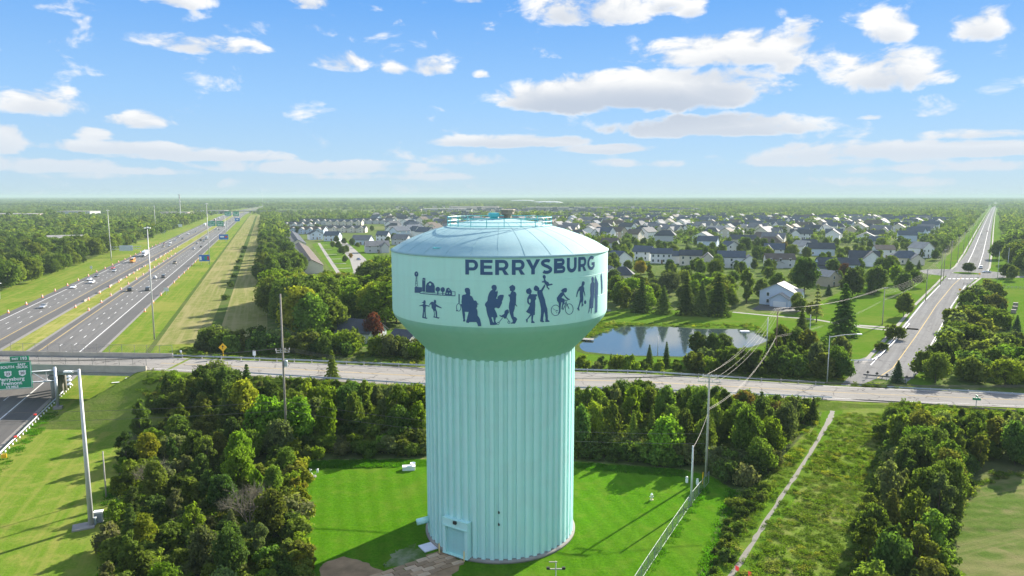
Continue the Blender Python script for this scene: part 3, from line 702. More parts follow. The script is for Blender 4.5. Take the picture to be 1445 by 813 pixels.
mb = MB(); mb.box((0, -RCOL - 1.05, .07), (1.9, 1.9, .12)); pad = mb.obj('splash_pad', plain('pad', (.66, .66, .72), .8, var=.1)); pad.location = TW; pad.rotation_euler.z = R(213) + math.pi / 2
tag(pad, 'pale concrete splash pad on the grass under the tower overflow pipe', 'concrete pad')
for px, py in ((620, 781), (655, 792.5)):
    P = g(px, py); b = tag(MB().cyl((0, 0, 0), .085, 1.35, 10).obj('bollard', plain('bollard_paint', (.75, .58, .22), .6)), 'thin yellow bollard at the tower door, ' + ('beside the splash pad' if px < 630 else 'on the lamp-free side away from the splash pad'), 'bollard', 'bollards at the tower door'); b.location = P
    MB().lathe([(.10, 1.35), (.06, 1.43)], 10).obj('cap', M['steel'], b)
# ---- print on the tank: outlines in real metres round the wall
RP = RT + .035
def wrap(name, tris_or_poly, mat, parent):
    """2-D mesh in (arc length, height) -> cut into narrow strips -> bent round the tank"""
    bm = bmesh.new()
    for pts, faces in tris_or_poly:
        vs = [bm.verts.new((x, y, 0)) for x, y in pts]
        for f in faces:
            try: bm.faces.new([vs[i] for i in f])
            except ValueError: pass
    xs = [v.co.x for v in bm.verts]; x = math.floor(min(xs) / .6) * .6 + .6
    while x < max(xs):
        bmesh.ops.bisect_plane(bm, geom=bm.verts[:] + bm.edges[:] + bm.faces[:], plane_co=(x, 0, 0), plane_no=(1, 0, 0)); x += .6
    for v in bm.verts: a = v.co.x / RT; z = v.co.y; v.co = (RP * math.cos(a), RP * math.sin(a), z)
    for f in bm.faces:
        f.normal_update(); c = f.calc_center_median()
        if f.normal.x * c.x + f.normal.y * c.y < 0: f.normal_flip()
    me = bpy.data.meshes.new(name); bm.to_mesh(me); bm.free(); me.materials.append(mat); return mobj(name, me, parent)
def poly2(outer, holes=()):
    loops = [[Vector((x, y, 0)) for x, y in outer]] + [[Vector((x, y, 0)) for x, y in h] for h in holes]
    return [p for lp in loops for p in [(v.x, v.y) for v in lp]], tessellate_polygon(loops)
def strip2(pts, w):
    L = []
    for i, p in enumerate(pts):
        a, b = Vector(pts[max(i - 1, 0)]), Vector(pts[min(i + 1, len(pts) - 1)]); t = (b - a).normalized(); n = Vector((-t.y, t.x)) * w / 2
        L += [(p[0] + n.x, p[1] + n.y), (p[0] - n.x, p[1] - n.y)]
    return L, [(2 * i, 2 * i + 1, 2 * i + 3, 2 * i + 2) for i in range(len(pts) - 1)]
def arc(cx, cy, rx, ry, a0, a1, n=14): return [(cx + rx * math.cos(R(a0 + (a1 - a0) * i / n)), cy + ry * math.sin(R(a0 + (a1 - a0) * i / n))) for i in range(n + 1)]
def rect2(x0, y0, x1, y1): return [(x0, y0), (x1, y0), (x1, y1), (x0, y1)], [(0, 1, 2, 3)]
def bowl2(x0, x1, y0, y1, t):
    """D-shaped bowl: bar, half ring, bar"""
    cy = (y0 + y1) / 2; ry = (y1 - y0) / 2; xc = x1 - min(ry, (x1 - x0) * .8)
    o = [(x0, y0)] + arc(xc, cy, x1 - xc, ry, -90, 90, 14) + [(x0, y1)]; i = [(x0, y0 + t)] + arc(xc, cy, x1 - xc - t * 1.08, ry - t, -90, 90, 14) + [(x0, y1 - t)]
    pts = o + i; n = len(o); return pts, [(k, k + 1, k + 1 + n, k + n) for k in range(n - 1)]
def glyph(ch, w, h):
    t, s = h * .205, h * .25
    if ch == 'E': return [rect2(0, 0, s, h), rect2(s, 0, w, t), rect2(s, h - t, w, h), rect2(s, h * .415, w * .93, h * .415 + t)]
    if ch == 'P': return [rect2(0, 0, s, h), bowl2(s, w, h * .28, h, t)]
    if ch == 'R': return [rect2(0, 0, s, h), bowl2(s, w * .97, h * .30, h, t), ([(w * .50, h * .30), (w * .74, h * .325), (w, 0), (w - s * 1.15, 0)], [(0, 1, 2, 3)])]
    if ch == 'Y': return [([(0, h), (s * 1.12, h), (w / 2, h * .57), (w - s * 1.12, h), (w, h), (w / 2 + s / 2, h * .36), (w / 2 + s / 2, 0), (w / 2 - s / 2, 0), (w / 2 - s / 2, h * .36)], [(0, 1, 2, 8), (2, 3, 4, 5), (8, 2, 5), (8, 5, 6, 7)])]
    if ch == 'U': return [strip2([(s / 2, h), (s / 2, h * .42)] + arc(w / 2, h * .42, w / 2 - s / 2, h * .42 - t / 2, 180, 360, 16)[1:] + [(w - s / 2, h)], s * .97)]
    if ch == 'B': return [rect2(0, 0, s, h), bowl2(s, w * .93, h * .5, h, t), bowl2(s, w, 0, h * .5, t)]
    if ch == 'S':
        m = t / 2; up = arc(w * .49, h * .735, w * .49 - m - .02, h * .265 - m, 38, 205, 14); lo = arc(w * .51, h * .275, w * .49 - m - .02, h * .275 - m, 62, -145, 16)
        return [strip2(up + [(w * .34, h * .565), (w * .62, h * .475)] + lo, t * 1.04)]
    if ch == 'G':
        m = t / 2; return [strip2(arc(w * .53, h * .5, w * .53 - m, h * .5 - m, 48, 322, 24) + [(w - m, h * .24), (w - m, h * .34)], t * 1.04), rect2(w * .55, h * .34, w, h * .54)]
def bx(px, py): return 640 + px / 6.568, 350 + py / 6.568
zt = cyl_hit(*bx(170, 108), RT)[1]; zb = cyl_hit(*bx(170, 247), RT)[1]; LH = zt - zb
SPANS = ((110, 228), (248, 362), (386, 512), (540, 662), (670, 802), (808, 915), (930, 1035), (1050, 1140), (1155, 1230), (1240, 1306))
for ch, (x0, x1) in zip('PERRYSBURG', SPANS):
    s0 = cyl_hit(*bx(x0, 178 - (x0 - 110) * .04), RT)[0] * RT; s1 = cyl_hit(*bx(x1, 178 - (x1 - 110) * .04), RT)[0] * RT
    wrap('letter', [([(s0 + x, zb + y) for x, y in pts], fs) for pts, fs in glyph(ch, s1 - s0, LH)], M['navy'], tower)
def TA(p): return 570 + p[0] / 8.133, 370 + p[1] / 8.13
def T1(p): return 640 + p[0] / 10.84, 395 + p[1] / 10.84
def T2(p): return 730 + p[0] / 9.03, 380 + p[1] / 9.03
def onwall(pts, F):
    out = []
    for p in pts:
        a, z = cyl_hit(*F(p), RT); out.append((a * RT, max(z, Z_LOW + .12)))
    return out
def ell(cx, cy, rx, ry, n=22): return [(cx + rx * math.cos(2 * math.pi * i / n), cy + ry * math.sin(2 * math.pi * i / n)) for i in range(n)]
def PT(s): v = [float(x) for x in s.split()]; return list(zip(v[::2], v[1::2]))
def ringp(cx, cy, rx, ry, t): return (ell(cx, cy, rx, ry), [ell(cx, cy, rx - t, ry - t)])
def linep(a, b, t):
    d = Vector((b[0] - a[0], b[1] - a[1])).normalized() * t / 2; n = (-d.y, d.x); return ([(a[0] + n[0], a[1] + n[1]), (b[0] + n[0], b[1] + n[1]), (b[0] - n[0], b[1] - n[1]), (a[0] - n[0], a[1] - n[1])], [])
FIG = [
 ('painted_seated_man', T1, [(PT('172 150 180 130 205 120 235 125 252 150 252 185 258 205 250 235 285 255 302 290 315 318 340 315 358 335 362 355 388 370 360 382 368 400 355 425 350 440 362 455 368 485 368 545 385 565 405 600 420 660 425 708 375 708 368 680 350 645 245 645 235 658 200 655 193 635 205 605 215 560 232 490 172 488 178 540 175 600 182 620 180 636 145 635 152 610 140 540 132 480 128 430 115 390 108 372 130 368 122 340 128 290 130 245 145 228 185 222 195 205 178 185'), [])]),
 ('painted_racket', T1, [(PT('78 218 94 218 94 355 78 355'), []), ringp(80, 420, 38, 63, 9), (PT('42 455 60 470 62 480 42 478'), [])]),
 ('painted_woman_with_baby', T1, [(PT('580 120 585 90 615 75 645 80 662 110 660 130 655 150 640 165 650 185 668 160 678 190 672 215 670 245 655 270 655 290 672 290 672 265 690 240 715 228 765 228 768 250 755 300 740 330 742 350 722 395 705 425 685 438 660 425 640 425 625 440 640 470 660 510 672 570 648 575 640 620 650 655 665 670 660 685 625 690 560 690 552 640 540 590 520 540 505 470 498 420 480 385 485 360 520 320 525 260 545 200 570 165 595 150'), [PT('580 570 605 570 615 620 620 655 600 640')])]),
 ('painted_boy', T1, [(PT('850 115 865 95 900 75 935 95 945 125 935 155 915 175 945 185 962 220 955 260 955 310 952 370 975 400 970 412 950 390 940 390 935 440 915 500 920 560 955 575 975 600 960 630 940 668 870 668 880 655 905 645 905 620 885 580 870 540 857 500 850 460 845 420 850 360 862 320 860 265 838 240 845 220 865 225 875 195 888 175 870 172 860 155 862 135'), [])]),
 ('painted_stroller', T1, [(PT('695 535 735 545 775 520 782 480 800 460 825 450 841 462 848 500 830 520 815 560 805 585 780 595 765 575 730 568 710 555'), []), linep((752, 578), (694, 652), 9), linep((812, 580), (850, 632), 9), ringp(681, 665, 21, 21, 8), ringp(846, 648, 21, 21, 8)]),
 ('painted_dancing_woman', T2, [(PT('110 275 120 255 150 240 165 238 165 250 180 265 183 290 170 315 190 318 248 318 252 340 235 350 240 375 225 400 228 450 225 500 222 580 205 585 200 610 195 650 222 680 215 685 175 685 180 665 178 620 180 588 165 600 130 640 130 670 120 682 108 640 130 625 155 585 165 570 130 555 110 540 135 505 160 455 140 445 125 420 125 375 140 340 155 320 125 310 112 295'), [PT('146 378 166 376 172 405 158 436 146 410')])]),
 ('painted_father', T2, [(PT('208 245 215 225 230 205 255 215 278 240 280 265 300 262 325 225 345 195 354 192 352 220 325 270 318 285 330 330 350 385 360 440 380 500 388 600 388 645 412 662 405 670 355 672 358 620 350 570 342 540 335 580 330 620 328 650 345 672 320 675 288 665 295 620 300 560 300 500 290 440 275 380 262 345 254 310 255 280 225 275 210 260'), [])]),
 ('painted_lifted_child', T2, [(PT('322 100 325 80 345 72 360 85 360 110 352 125 365 150 395 165 408 190 430 182 450 188 445 200 415 205 400 210 385 215 390 230 408 245 402 265 392 250 372 230 368 205 356 193 340 168 312 168 312 155 335 150 338 125'), [])]),
 ('painted_cyclist', T2, [(PT('555 275 575 250 600 240 625 238 632 260 625 290 605 298 590 290 600 320 620 350 650 372 668 380 660 392 640 390 610 360 590 330 578 340 560 365 590 375 605 390 600 420 580 470 575 510 560 510 565 470 575 425 560 420 555 450 550 490 548 540 535 565 515 560 530 540 530 480 525 430 505 400 502 365 525 330 550 300 575 290 560 282'), [])]),
 ('painted_bicycle', T2, [ringp(486, 523, 59, 71, 7), ringp(660, 507, 53, 71, 7), linep((595, 445), (625, 418), 9), linep((622, 424), (655, 500), 8), linep((617, 440), (578, 520), 9), linep((490, 523), (514, 528), 8), linep((604, 392), (640, 400), 7), linep((612, 398), (624, 416), 7), linep((450, 500), (482, 520), 4), linep((640, 470), (658, 503), 5), linep((486, 530), (505, 560), 4)]),
 ('painted_runner', T2, [(PT('820 180 825 160 840 152 855 165 855 190 840 215 850 240 850 270 862 320 862 350 852 320 838 280 835 310 838 350 838 390 830 430 842 455 830 470 815 475 820 440 815 410 800 440 785 490 790 525 780 530 760 500 770 490 785 440 798 380 795 320 795 270 780 280 765 320 760 355 750 350 755 310 768 265 790 225 815 212'), []), (ell(862, 420, 14, 25), [])]),
 ('painted_couple', T2, [(PT('940 120 950 98 965 95 972 120 970 160 982 180 980 260 974 330 970 400 965 490 948 500 945 560 940 565 935 500 920 500 915 540 895 565 905 540 915 480 918 400 930 340 925 260 930 190 945 160'), []), (PT('988 100 998 80 1003 110 1015 140 1028 180 1025 300 1020 380 1018 490 1015 550 985 552 990 520 990 400 983 330 989 240 988 180 988 140'), [])]),
 ('painted_standing_figure', T2, [(PT('1062 80 1070 45 1078 90 1082 150 1085 240 1080 310 1072 310 1068 200'), [])]),
 ('painted_farm', TA, [(PT('125 350 125 290 140 275 160 285 210 288 210 336 180 352'), []), (PT('212 334 212 205 246 208 246 338'), []), (PT('212 200 218 185 230 178 245 185 248 203'), []), (PT('254 342 254 270 268 240 302 217 340 240 355 275 357 348'), [ell(302, 255, 14, 15, 14)]), (ell(390, 311, 26, 28), []), (PT('384 338 396 339 396 368 384 368'), []), (ell(447, 315, 25, 28), []), (PT('441 341 453 342 453 372 441 372'), []),
   (PT('472 374 482 330 490 300 515 292 545 325 553 336 553 378'), [PT('505 322 518 308 530 325'), PT('490 350 504 350 504 366 490 366'), PT('520 351 534 351 534 367 520 367')]), linep((556, 338), (592, 340), 6), linep((588, 344), (588, 380), 6), linep((182, 356), (592, 386), 9), linep((215, 342), (470, 360), 5)]),
 ('painted_windmill', TA, [(ell(145, 137, 22, 31), [ell(147, 134, 6, 8, 8)]), linep((141, 170), (133, 272), 5), linep((148, 170), (157, 276), 5), linep((138, 215), (152, 215), 5), linep((136, 245), (154, 245), 5)]),
 ('painted_skating_girl', TA, [(PT('205 465 225 455 228 440 240 435 250 445 250 465 245 485 260 492 296 500 295 510 255 503 250 530 250 570 255 635 275 640 262 650 215 640 212 630 220 570 222 520 215 500 180 505 178 498 220 485 228 472'), [PT('232 570 238 570 243 632 230 630')])]),
 ('painted_skating_boy', TA, [(PT('345 440 358 430 370 440 372 460 365 475 380 490 435 522 432 530 380 512 370 508 368 535 382 570 382 630 412 635 400 648 335 630 345 625 348 580 335 545 320 525 318 490 310 480 300 495 292 490 305 465 325 452 345 460'), [PT('352 560 362 556 370 628 356 626')])])]
for nm, F, polys in FIG: wrap(nm, [poly2(onwall(o_, F), [onwall(h_, F) for h_ in hs_]) for o_, hs_ in polys], M['navy'], tower)
# ================================================================== HOUSES
WALLS = {'white': (.74, .74, .72), 'cream': (.66, .60, .48), 'blue_grey': (.52, .60, .70), 'grey': (.48, .49, .49), 'tan': (.48, .40, .30), 'brick': (.27, .15, .105)}
ROOFS = {'dark': (.045, .05, .062), 'brown': (.095, .072, .058), 'grey': (.14, .14, .142), 'pale': (.30, .28, .25), 'slate': (.06, .075, .10)}
def siding(name, c, brick=False):
    m, T, b = newmat(name); tc = T.n('ShaderNodeTexCoord'); sp = T.n('ShaderNodeSeparateXYZ'); T.l(tc.outputs['Object'], sp.inputs[0])
    f = T.noise(tc.outputs['Object'], 1.2, 4); z = T.m('FRACT', T.m('MULTIPLY', sp.outputs[2], 4.0 if not brick else 9.0))
    col = T.mix(T.mapr(f, .3, .7, 0, .22), c, tuple(x * .75 for x in c)); col = T.mix(T.mapr(z, .82, 1.0, 0, .35), col, tuple(x * .55 for x in c))
    T.l(col, b.inputs['Base Color']); b.inputs['Roughness'].default_value = .75; return m
def shingle(name, c):
    m, T, b = newmat(name); tc = T.n('ShaderNodeTexCoord'); f = T.noise(tc.outputs['Object'], 4, 5, .7); g2 = T.noise(tc.outputs['Object'], .4, 3)
    col = T.mix(T.mapr(f, .3, .7), tuple(x * .7 for x in c), tuple(x * 1.3 for x in c)); col = T.mix(T.mapr(g2, .4, .7, 0, .4), col, tuple(x * 1.5 for x in c))
    T.l(col, b.inputs['Base Color']); b.inputs['Roughness'].default_value = .8; b.inputs['Specular IOR Level'].default_value = .3; return m
WM = {k: siding('siding_' + k, c, k == 'brick') for k, c in WALLS.items()}; RM = {k: shingle('shingle_' + k, c) for k, c in ROOFS.items()}
def gable_walls(mb, cx, cy, w, d, h, rise, axis):
    x0, x1, y0, y1 = cx - w / 2, cx + w / 2, cy - d / 2, cy + d / 2
    vs = [(x0, y0, -.3), (x1, y0, -.3), (x1, y1, -.3), (x0, y1, -.3), (x0, y0, h), (x1, y0, h), (x1, y1, h), (x0, y1, h)]
    if axis == 'x': vs += [(x0, cy, h + rise), (x1, cy, h + rise)]; fs = [(0, 1, 5, 4), (2, 3, 7, 6), (1, 2, 6, 9, 5), (3, 0, 4, 8, 7), (4, 5, 9, 8), (6, 7, 8, 9), (0, 3, 2, 1)]
    elif axis == 'y': vs += [(cx, y0, h + rise), (cx, y1, h + rise)]; fs = [(0, 1, 5, 8, 4), (2, 3, 7, 9, 6), (1, 2, 6, 5), (3, 0, 4, 7), (5, 6, 9, 8), (7, 4, 8, 9), (0, 3, 2, 1)]
    else: fs = [(0, 1, 5, 4), (2, 3, 7, 6), (1, 2, 6, 5), (3, 0, 4, 7), (4, 5, 6, 7), (0, 3, 2, 1)]
    mb.add(vs, fs)
def gable_roof(mb, cx, cy, w, d, h, rise, axis, ov=.45, th=.22):
    if axis == 'hip':
        x0, x1, y0, y1 = cx - w / 2 - ov, cx + w / 2 + ov, cy - d / 2 - ov, cy + d / 2 + ov; r = (y1 - y0) / 2 * .85; z = h - .1
        vs = [(x0, y0, z), (x1, y0, z), (x1, y1, z), (x0, y1, z), (x0 + r, cy, h + rise), (x1 - r, cy, h + rise)]
        mb.add(vs, [(0, 1, 5, 4), (1, 2, 5), (2, 3, 4, 5), (3, 0, 4), (0, 3, 2, 1)]); return
    half = (d if axis == 'x' else w) / 2; ln = (w if axis == 'x' else d) / 2 + ov; s = rise / half; e = half + ov
    prof = [(-e, h - s * ov + .03), (0, h + rise + .03), (e, h - s * ov + .03), (e, h - s * ov + .03 + th), (0, h + rise + .03 + th), (-e, h - s * ov + .03 + th)]
    vs = []
    for q in (-ln, ln):
        for a, z in prof: vs.append((cx + q, cy + a, z) if axis == 'x' else (cx + a, cy + q, z))
    n = 6; fs = [(0, 1, 4, 5), (1, 2, 3, 4), (6, 11, 10, 7), (7, 10, 9, 8)] + [(i, i + n, (i + 1) % n + n, (i + 1) % n) for i in range(n)]
    mb.add(vs, fs)
WF = MB().box((0, 0, 0), (1.25, .10, 1.65)).mesh('frame'); WF.materials.append(M['white']); WP = MB().box((0, 0, 0), (1.0, .06, 1.4)).mesh('pane'); WP.materials.append(M['pane'])
def window(parent, x, y, z, face='front', sc=1.0, pane=True):
    rz = {'front': 0, 'right': math.pi / 2, 'left': -math.pi / 2, 'back': math.pi}[face]
    f = mobj('window', WF, parent, (x, y, z), (0, 0, rz), (sc, 1, sc))
    if pane: mobj('pane', WP, f, (0, -.05, 0))
def house(label, cat, w, d, h, rise, wall, roof, axis='x', wings=(), wins=3, rows=2, side=1, garage=None, chimney=False, group=None, door=True, pane=True):
    r = empty('house', (0, 0, 0), 0, label, cat, group)
    mb = MB(); gable_walls(mb, 0, 0, w, d, h, rise, axis)
    for (cx, cy, ww, dd, hh, rs, ax) in wings: gable_walls(mb, cx, cy, ww, dd, hh, rs, ax)
    mb.obj('wall', WM[wall], r)
    mb = MB(); gable_roof(mb, 0, 0, w, d, h, rise, axis); o = mb.obj('roof', RM[roof], r)
    for (cx, cy, ww, dd, hh, rs, ax) in wings: mb = MB(); gable_roof(mb, cx, cy, ww, dd, hh, rs, ax, .4, .19); mb.obj('wing_roof', RM[roof], r)
    for q in range(rows):
        for i in range(wins):
            x = -w / 2 + w * (i + .5) / wins
            if any(abs(x - wg[0]) < wg[2] / 2 + .5 and wg[1] < 0 and q * 2.8 < wg[4] for wg in wings): continue
            window(r, x, -d / 2 - .03, 1.6 + q * 2.8, 'front', 1, pane)
        for s in range(side): window(r, w / 2 + .03, -d / 4 + s * d / 2, 1.6 + q * 2.8, 'right', 1, pane)
    if garage:
        gx, gy, gw = garage; MB().box((gx, gy - .04, 1.1), (gw, .08, 2.3)).obj('garage_door', M['white'], r)
    if door: MB().box((w * .04, -d / 2 - .04, 1.05), (1.0, .08, 2.2)).obj('door', M['brown'], r)
    if chimney: MB().box((w * .28, d * .1, h + rise * .75), (.9, .9, rise * 1.3 + 1.2)).obj('chimney', WM['brick'], o)
    return r
HOUSE_POS = []
def put(r, P, rz, s=1.0):
    r.location = (P.x, P.y, 0); r.rotation_euler.z = rz; r.scale = (s, s, s); HOUSE_POS.append((P.x, P.y)); return r
W_G = lambda s, w, d, h: (s * (w / 2 - 2.6), -d / 2 - 2.2, 6.2, 5.5, 3.0, 2.1, 'y')
LIST = [ # px, py (foot), label, w, d, h, rise, wall, roof, axis, rot deg, extra
 (1100, 429, 'pale blue-grey house with white garage door behind the pond pines', 13.5, 10, 5.6, 3.2, 'blue_grey', 'pale', 'y', 36, dict(wings=((2.2, -6.6, 7.2, 4.5, 3.2, 2.2, 'y'), (5.5, 1, 6, 6, 4.6, 2.0, 'x')), garage=(2.4, -8.87, 5.0), wins=2)),
 (1165, 403, 'small tan brick house at the end of the curving walk', 7.5, 9, 5.0, 2.6, 'tan', 'pale', 'y', -30, dict(wings=((5.0, -1, 5, 6, 3.2, 2.0, 'y'),), wins=1)),
 (1180, 385, 'long blue-grey house with dark roof behind the purple tree', 19, 10, 4.6, 3.0, 'blue_grey', 'dark', 'x', 8, dict(wings=((-9.5, -3, 10, 8, 3.0, 2.4, 'x'),), wins=3, rows=1)),
 (1218, 374, 'white house with a steep front gable over its garage', 15, 9, 4.4, 3.6, 'white', 'dark', 'x', 20, dict(wings=((3.5, -5.5, 9, 7, 4.2, 4.0, 'y'),), garage=(3.5, -9.04, 5.0), wins=3, rows=1)),
 (1246, 364, 'white two-storey box of a house with brown roof', 11, 9, 5.6, 2.4, 'white', 'brown', 'x', 10, dict(wins=2)),
 (1276, 372, 'low cream house with a broad hipped slate roof', 16, 11, 3.6, 4.0, 'cream', 'slate', 'hip', 18, dict(wings=((5, -6, 7, 6, 3.2, 2.8, 'y'),), wins=4, rows=1)),
 (1299, 363, 'tall white house with pale gable end by the road trees', 11, 10, 6.0, 3.6, 'white', 'pale', 'y', -25, dict(wins=3)),
 (1236, 349, 'grey house with a deep porch and a slate roof', 10, 9, 5.2, 3.0, 'grey', 'slate', 'x', 25, dict(wins=2)),
 (933, 371, 'white two-storey house with a dark roof, first in the row behind the trees', 12, 8, 5.8, 2.6, 'white', 'slate', 'x', 14, dict(wings=((9, .5, 8, 8, 4.6, 2.4, 'x'),), wins=4)),
 (974, 374, 'cream two-storey house with a brown side gable', 12, 8, 5.8, 2.6, 'cream', 'dark', 'x', 14, dict(wings=((9.4, -1, 7, 9, 4.0, 3.2, 'y'),), wins=3)),
 (908, 367, 'white house whose big blank gable faces the road', 11, 9, 5.4, 3.2, 'white', 'slate', 'x', 30, dict(wins=2)),
 (878, 396, 'cream house with a wide grey hipped roof near the tank', 12, 10, 3.4, 4.0, 'cream', 'dark', 'hip', 10, dict(wins=2, rows=1)),
 (861, 397, 'white house half hidden beside the tank', 8, 8, 5.0, 3.0, 'white', 'grey', 'y', -10, dict(wins=2)),
 (872, 375, 'white house with a long slate roof above the cream one', 14, 9, 4.2, 4.0, 'white', 'slate', 'y', -40, dict(wins=2, rows=1)),
 (861, 350, 'grey roofed house just over the rim of the tank', 12, 9, 4.2, 3.2, 'grey', 'brown', 'x', 25, dict(wins=2, rows=1)),
 (1031, 377, 'long white two-storey house with a slate roof behind the round bushes', 14, 8.5, 5.8, 3.0, 'white', 'slate', 'x', 12, dict(wings=((9.4, -1.5, 7, 8, 4.2, 2.8, 'y'), (2.5, -5.5, 4, 3, 3.0, 1.2, 'y')), wins=3)),
 (1099, 377, 'pale grey house with a low brown roof and small porch', 15, 8.5, 4.8, 2.6, 'grey', 'brown', 'x', 10, dict(wings=((-1.5, -5.5, 5, 3, 2.8, 1.2, 'y'),), wins=3)),
 (1029, 357, 'white gabled house between two dark round trees', 11, 9, 4.8, 3.2, 'white', 'slate', 'y', -22, dict(wins=2)),
 (1092, 362, 'slate roofed white house with a tall front gable', 12, 9, 5.0, 3.4, 'white', 'slate', 'x', 20, dict(wings=((-3.5, -5, 6, 6, 4.6, 3.0, 'y'),), wins=3)),
 (1130, 338, 'white house with twin gables on the rise', 18, 10, 5.4, 3.6, 'white', 'dark', 'x', 16, dict(wings=((-5.5, -5, 8, 6, 5.2, 3.6, 'y'),), wins=4)),
 (1141, 351, 'white house under a low dark hip roof', 17, 10, 4.2, 3.0, 'white', 'dark', 'hip', 15, dict(wins=4, rows=1)),
 (1132, 357, 'white house seen by its sunny gable', 12, 10, 4.8, 3.6, 'white', 'pale', 'y', -32, dict(wins=2)),
 (1157, 360, 'blue-grey house with dark roof and white trim', 16, 10, 4.6, 3.4, 'blue_grey', 'dark', 'x', 12, dict(wins=3, rows=1)),
 (1085, 349, 'broad brown roofed house', 18, 11, 4.0, 4.2, 'tan', 'brown', 'hip', 16, dict(wins=3, rows=1)),
 (1048, 344, 'long low house with a blackish roof', 20, 10, 4.0, 3.2, 'cream', 'dark', 'x', 14, dict(wins=4, rows=1)),
 (1073, 342, 'cream house with a sharp sunlit gable', 10, 9, 4.6, 4.0, 'cream', 'brown', 'y', -24, dict(wins=2)),
 (1060, 328, 'cream house with three pale roofs', 22, 11, 5.0, 3.6, 'cream', 'pale', 'x', 25, dict(wings=((-4, -6, 8, 7, 4.6, 3.2, 'y'), (5, -6, 8, 7, 4.6, 3.2, 'y')), wins=4)),
 (1010, 331, 'pale roofed house showing over the middle trees', 18, 11, 5.0, 3.6, 'cream', 'pale', 'x', 30, dict(wins=3)),
 (573, 494, 'small house with dark roof and white gable beside the road bushes', 9, 7, 3.2, 2.6, 'white', 'dark', 'y', -60, dict(wins=2, rows=1, chimney=True)),
 (509, 479, 'grey roofed house behind the purple tree', 13, 9, 3.2, 3.0, 'grey', 'dark', 'x', 25, dict(wins=3, rows=1)),
 (445, 338, 'pale gabled house at the near end of the terrace court', 12, 9, 5.0, 3.2, 'blue_grey', 'dark', 'y', -30, dict(wins=2)),
 (470, 340, 'blue-grey house with a brick front in the terrace court', 13, 9, 5.0, 3.2, 'blue_grey', 'slate', 'x', 8, dict(wins=3)),
 (512, 345, 'long blue-grey house by the court lawn', 15, 10, 4.0, 3.4, 'blue_grey', 'grey', 'x', 12, dict(wins=3, rows=1)),
 (541, 340, 'white house beside the court pines', 10, 9, 5.2, 3.2, 'white', 'slate', 'x', 10, dict(wins=3)),
 (567, 345, 'pale grey house next to the tank edge', 13, 10, 4.6, 3.4, 'grey', 'grey', 'x', 18, dict(wins=2)),
 (532, 356, 'grey townhouse with white gable facing the court', 16, 10, 4.6, 3.2, 'grey', 'grey', 'x', -18, dict(wins=3, wings=((4.5, -5.5, 5, 5, 4.2, 2.8, 'y'),)))]
for (px, py, lb, w, d, h, rs, wl, rf_, ax, rot, ex) in LIST: put(house(lb, 'house', w, d, h, rs, wl, rf_, ax, **ex), g(px, py), R(-rot), 1.0 if py > 390 else 1.14)
# terraces (rows of joined houses)
def terrace(P, rz, n, unit_w, d, h, rise, wall, roof, label):
    r = empty('terrace', P, rz, label, 'terraced houses'); w = n * unit_w
    mb = MB(); gable_walls(mb, 0, 0, w, d, h, rise, 'x')
    for i in range(n): gable_walls(mb, -w / 2 + unit_w * (i + .5), -d / 2 - .9, unit_w * .55, 2.4, h - .2, 2.0, 'y')
    mb.obj('wall', WM[wall], r); mb = MB(); gable_roof(mb, 0, 0, w, d, h, rise, 'x'); mb.obj('roof', RM[roof], r)
    for i in range(n):
        x = -w / 2 + unit_w * (i + .5); mb = MB(); gable_roof(mb, x, -d / 2 + 1.0, unit_w * .6, 6.5, h + .2, 2.0, 'y', .35, .18); mb.obj('gable', RM['pale' if wall != 'cream' else 'grey'], r)
        window(r, x, -d / 2 - 2.15, 4.2); window(r, x, -d / 2 - 2.15, 1.5); MB().box((x + unit_w * .36, -d / 2 - .05, 1.1), (1, .1, 2.2)).obj('door', M['brown'], r)
        window(r, x, d / 2 + .03, 4.2, 'back')
    for i in range(n): HOUSE_POS.append((P.x + math.cos(rz) * unit_w * (i + .5 - n / 2), P.y + math.sin(rz) * unit_w * (i + .5 - n / 2)))
    HOUSE_POS.append((P.x, P.y)); return r
terrace(g(418, 322), R(-4), 5, 11, 11, 5.6, 3.2, 'white', 'dark', 'white terrace with dark roof at the tree-lined ditch end of the court')
terrace(g(455, 317), R(-4), 6, 11, 11, 5.6, 3.4, 'grey', 'dark', 'grey terrace with pale gables, behind the court')
terrace(g(487, 318), R(-6), 5, 11, 11, 5.6, 3.4, 'cream', 'slate', 'cream terrace with slate roof behind the court trees')
terrace(g(528, 316), R(-3), 6, 11, 11, 5.6, 3.4, 'grey', 'dark', 'dark roofed terrace, farthest from the highway')
terrace(g(436, 330), R(-14), 4, 11, 11, 5.4, 3.4, 'blue_grey', 'brown', 'blue-grey terrace with long brown roof facing the court')
terrace(g(486, 328), R(-4), 5, 11, 11, 5.4, 3.0, 'cream', 'dark', 'cream terrace with flat dark roof in mid court')
terrace(Vector((-205, 668, 0)), R(-71), 13, 12.5, 13, 4.6, 3.4, 'cream', 'dark', 'long terrace with many gables along the wood, far half')
terrace(Vector((-141, 480, 0)), R(-71), 13, 12.5, 13, 4.6, 3.4, 'cream', 'brown', 'long terrace with brown roof along the wood, near half')
ribbon('court_road', [g(470, 333), g(485, 346), g(505, 366), g(516, 392)], 11, .034, M['concrete'])
ribbon('walk', [g(450, 343), g(462, 362), g(478, 386), g(492, 398)], 2.4, .036, M['concrete'])
flat('court_lawn', px_poly([(440, 345), (470, 336), (520, 345), (548, 378), (520, 395), (480, 398)]), .026, M['mown'])
for i in range(8): a = g(447 + i * 5.2, 346 + i * 6.6); ribbon('drive', [a, a + Vector((9, 2.5, 0))], 2.6, .031, M['concrete'])
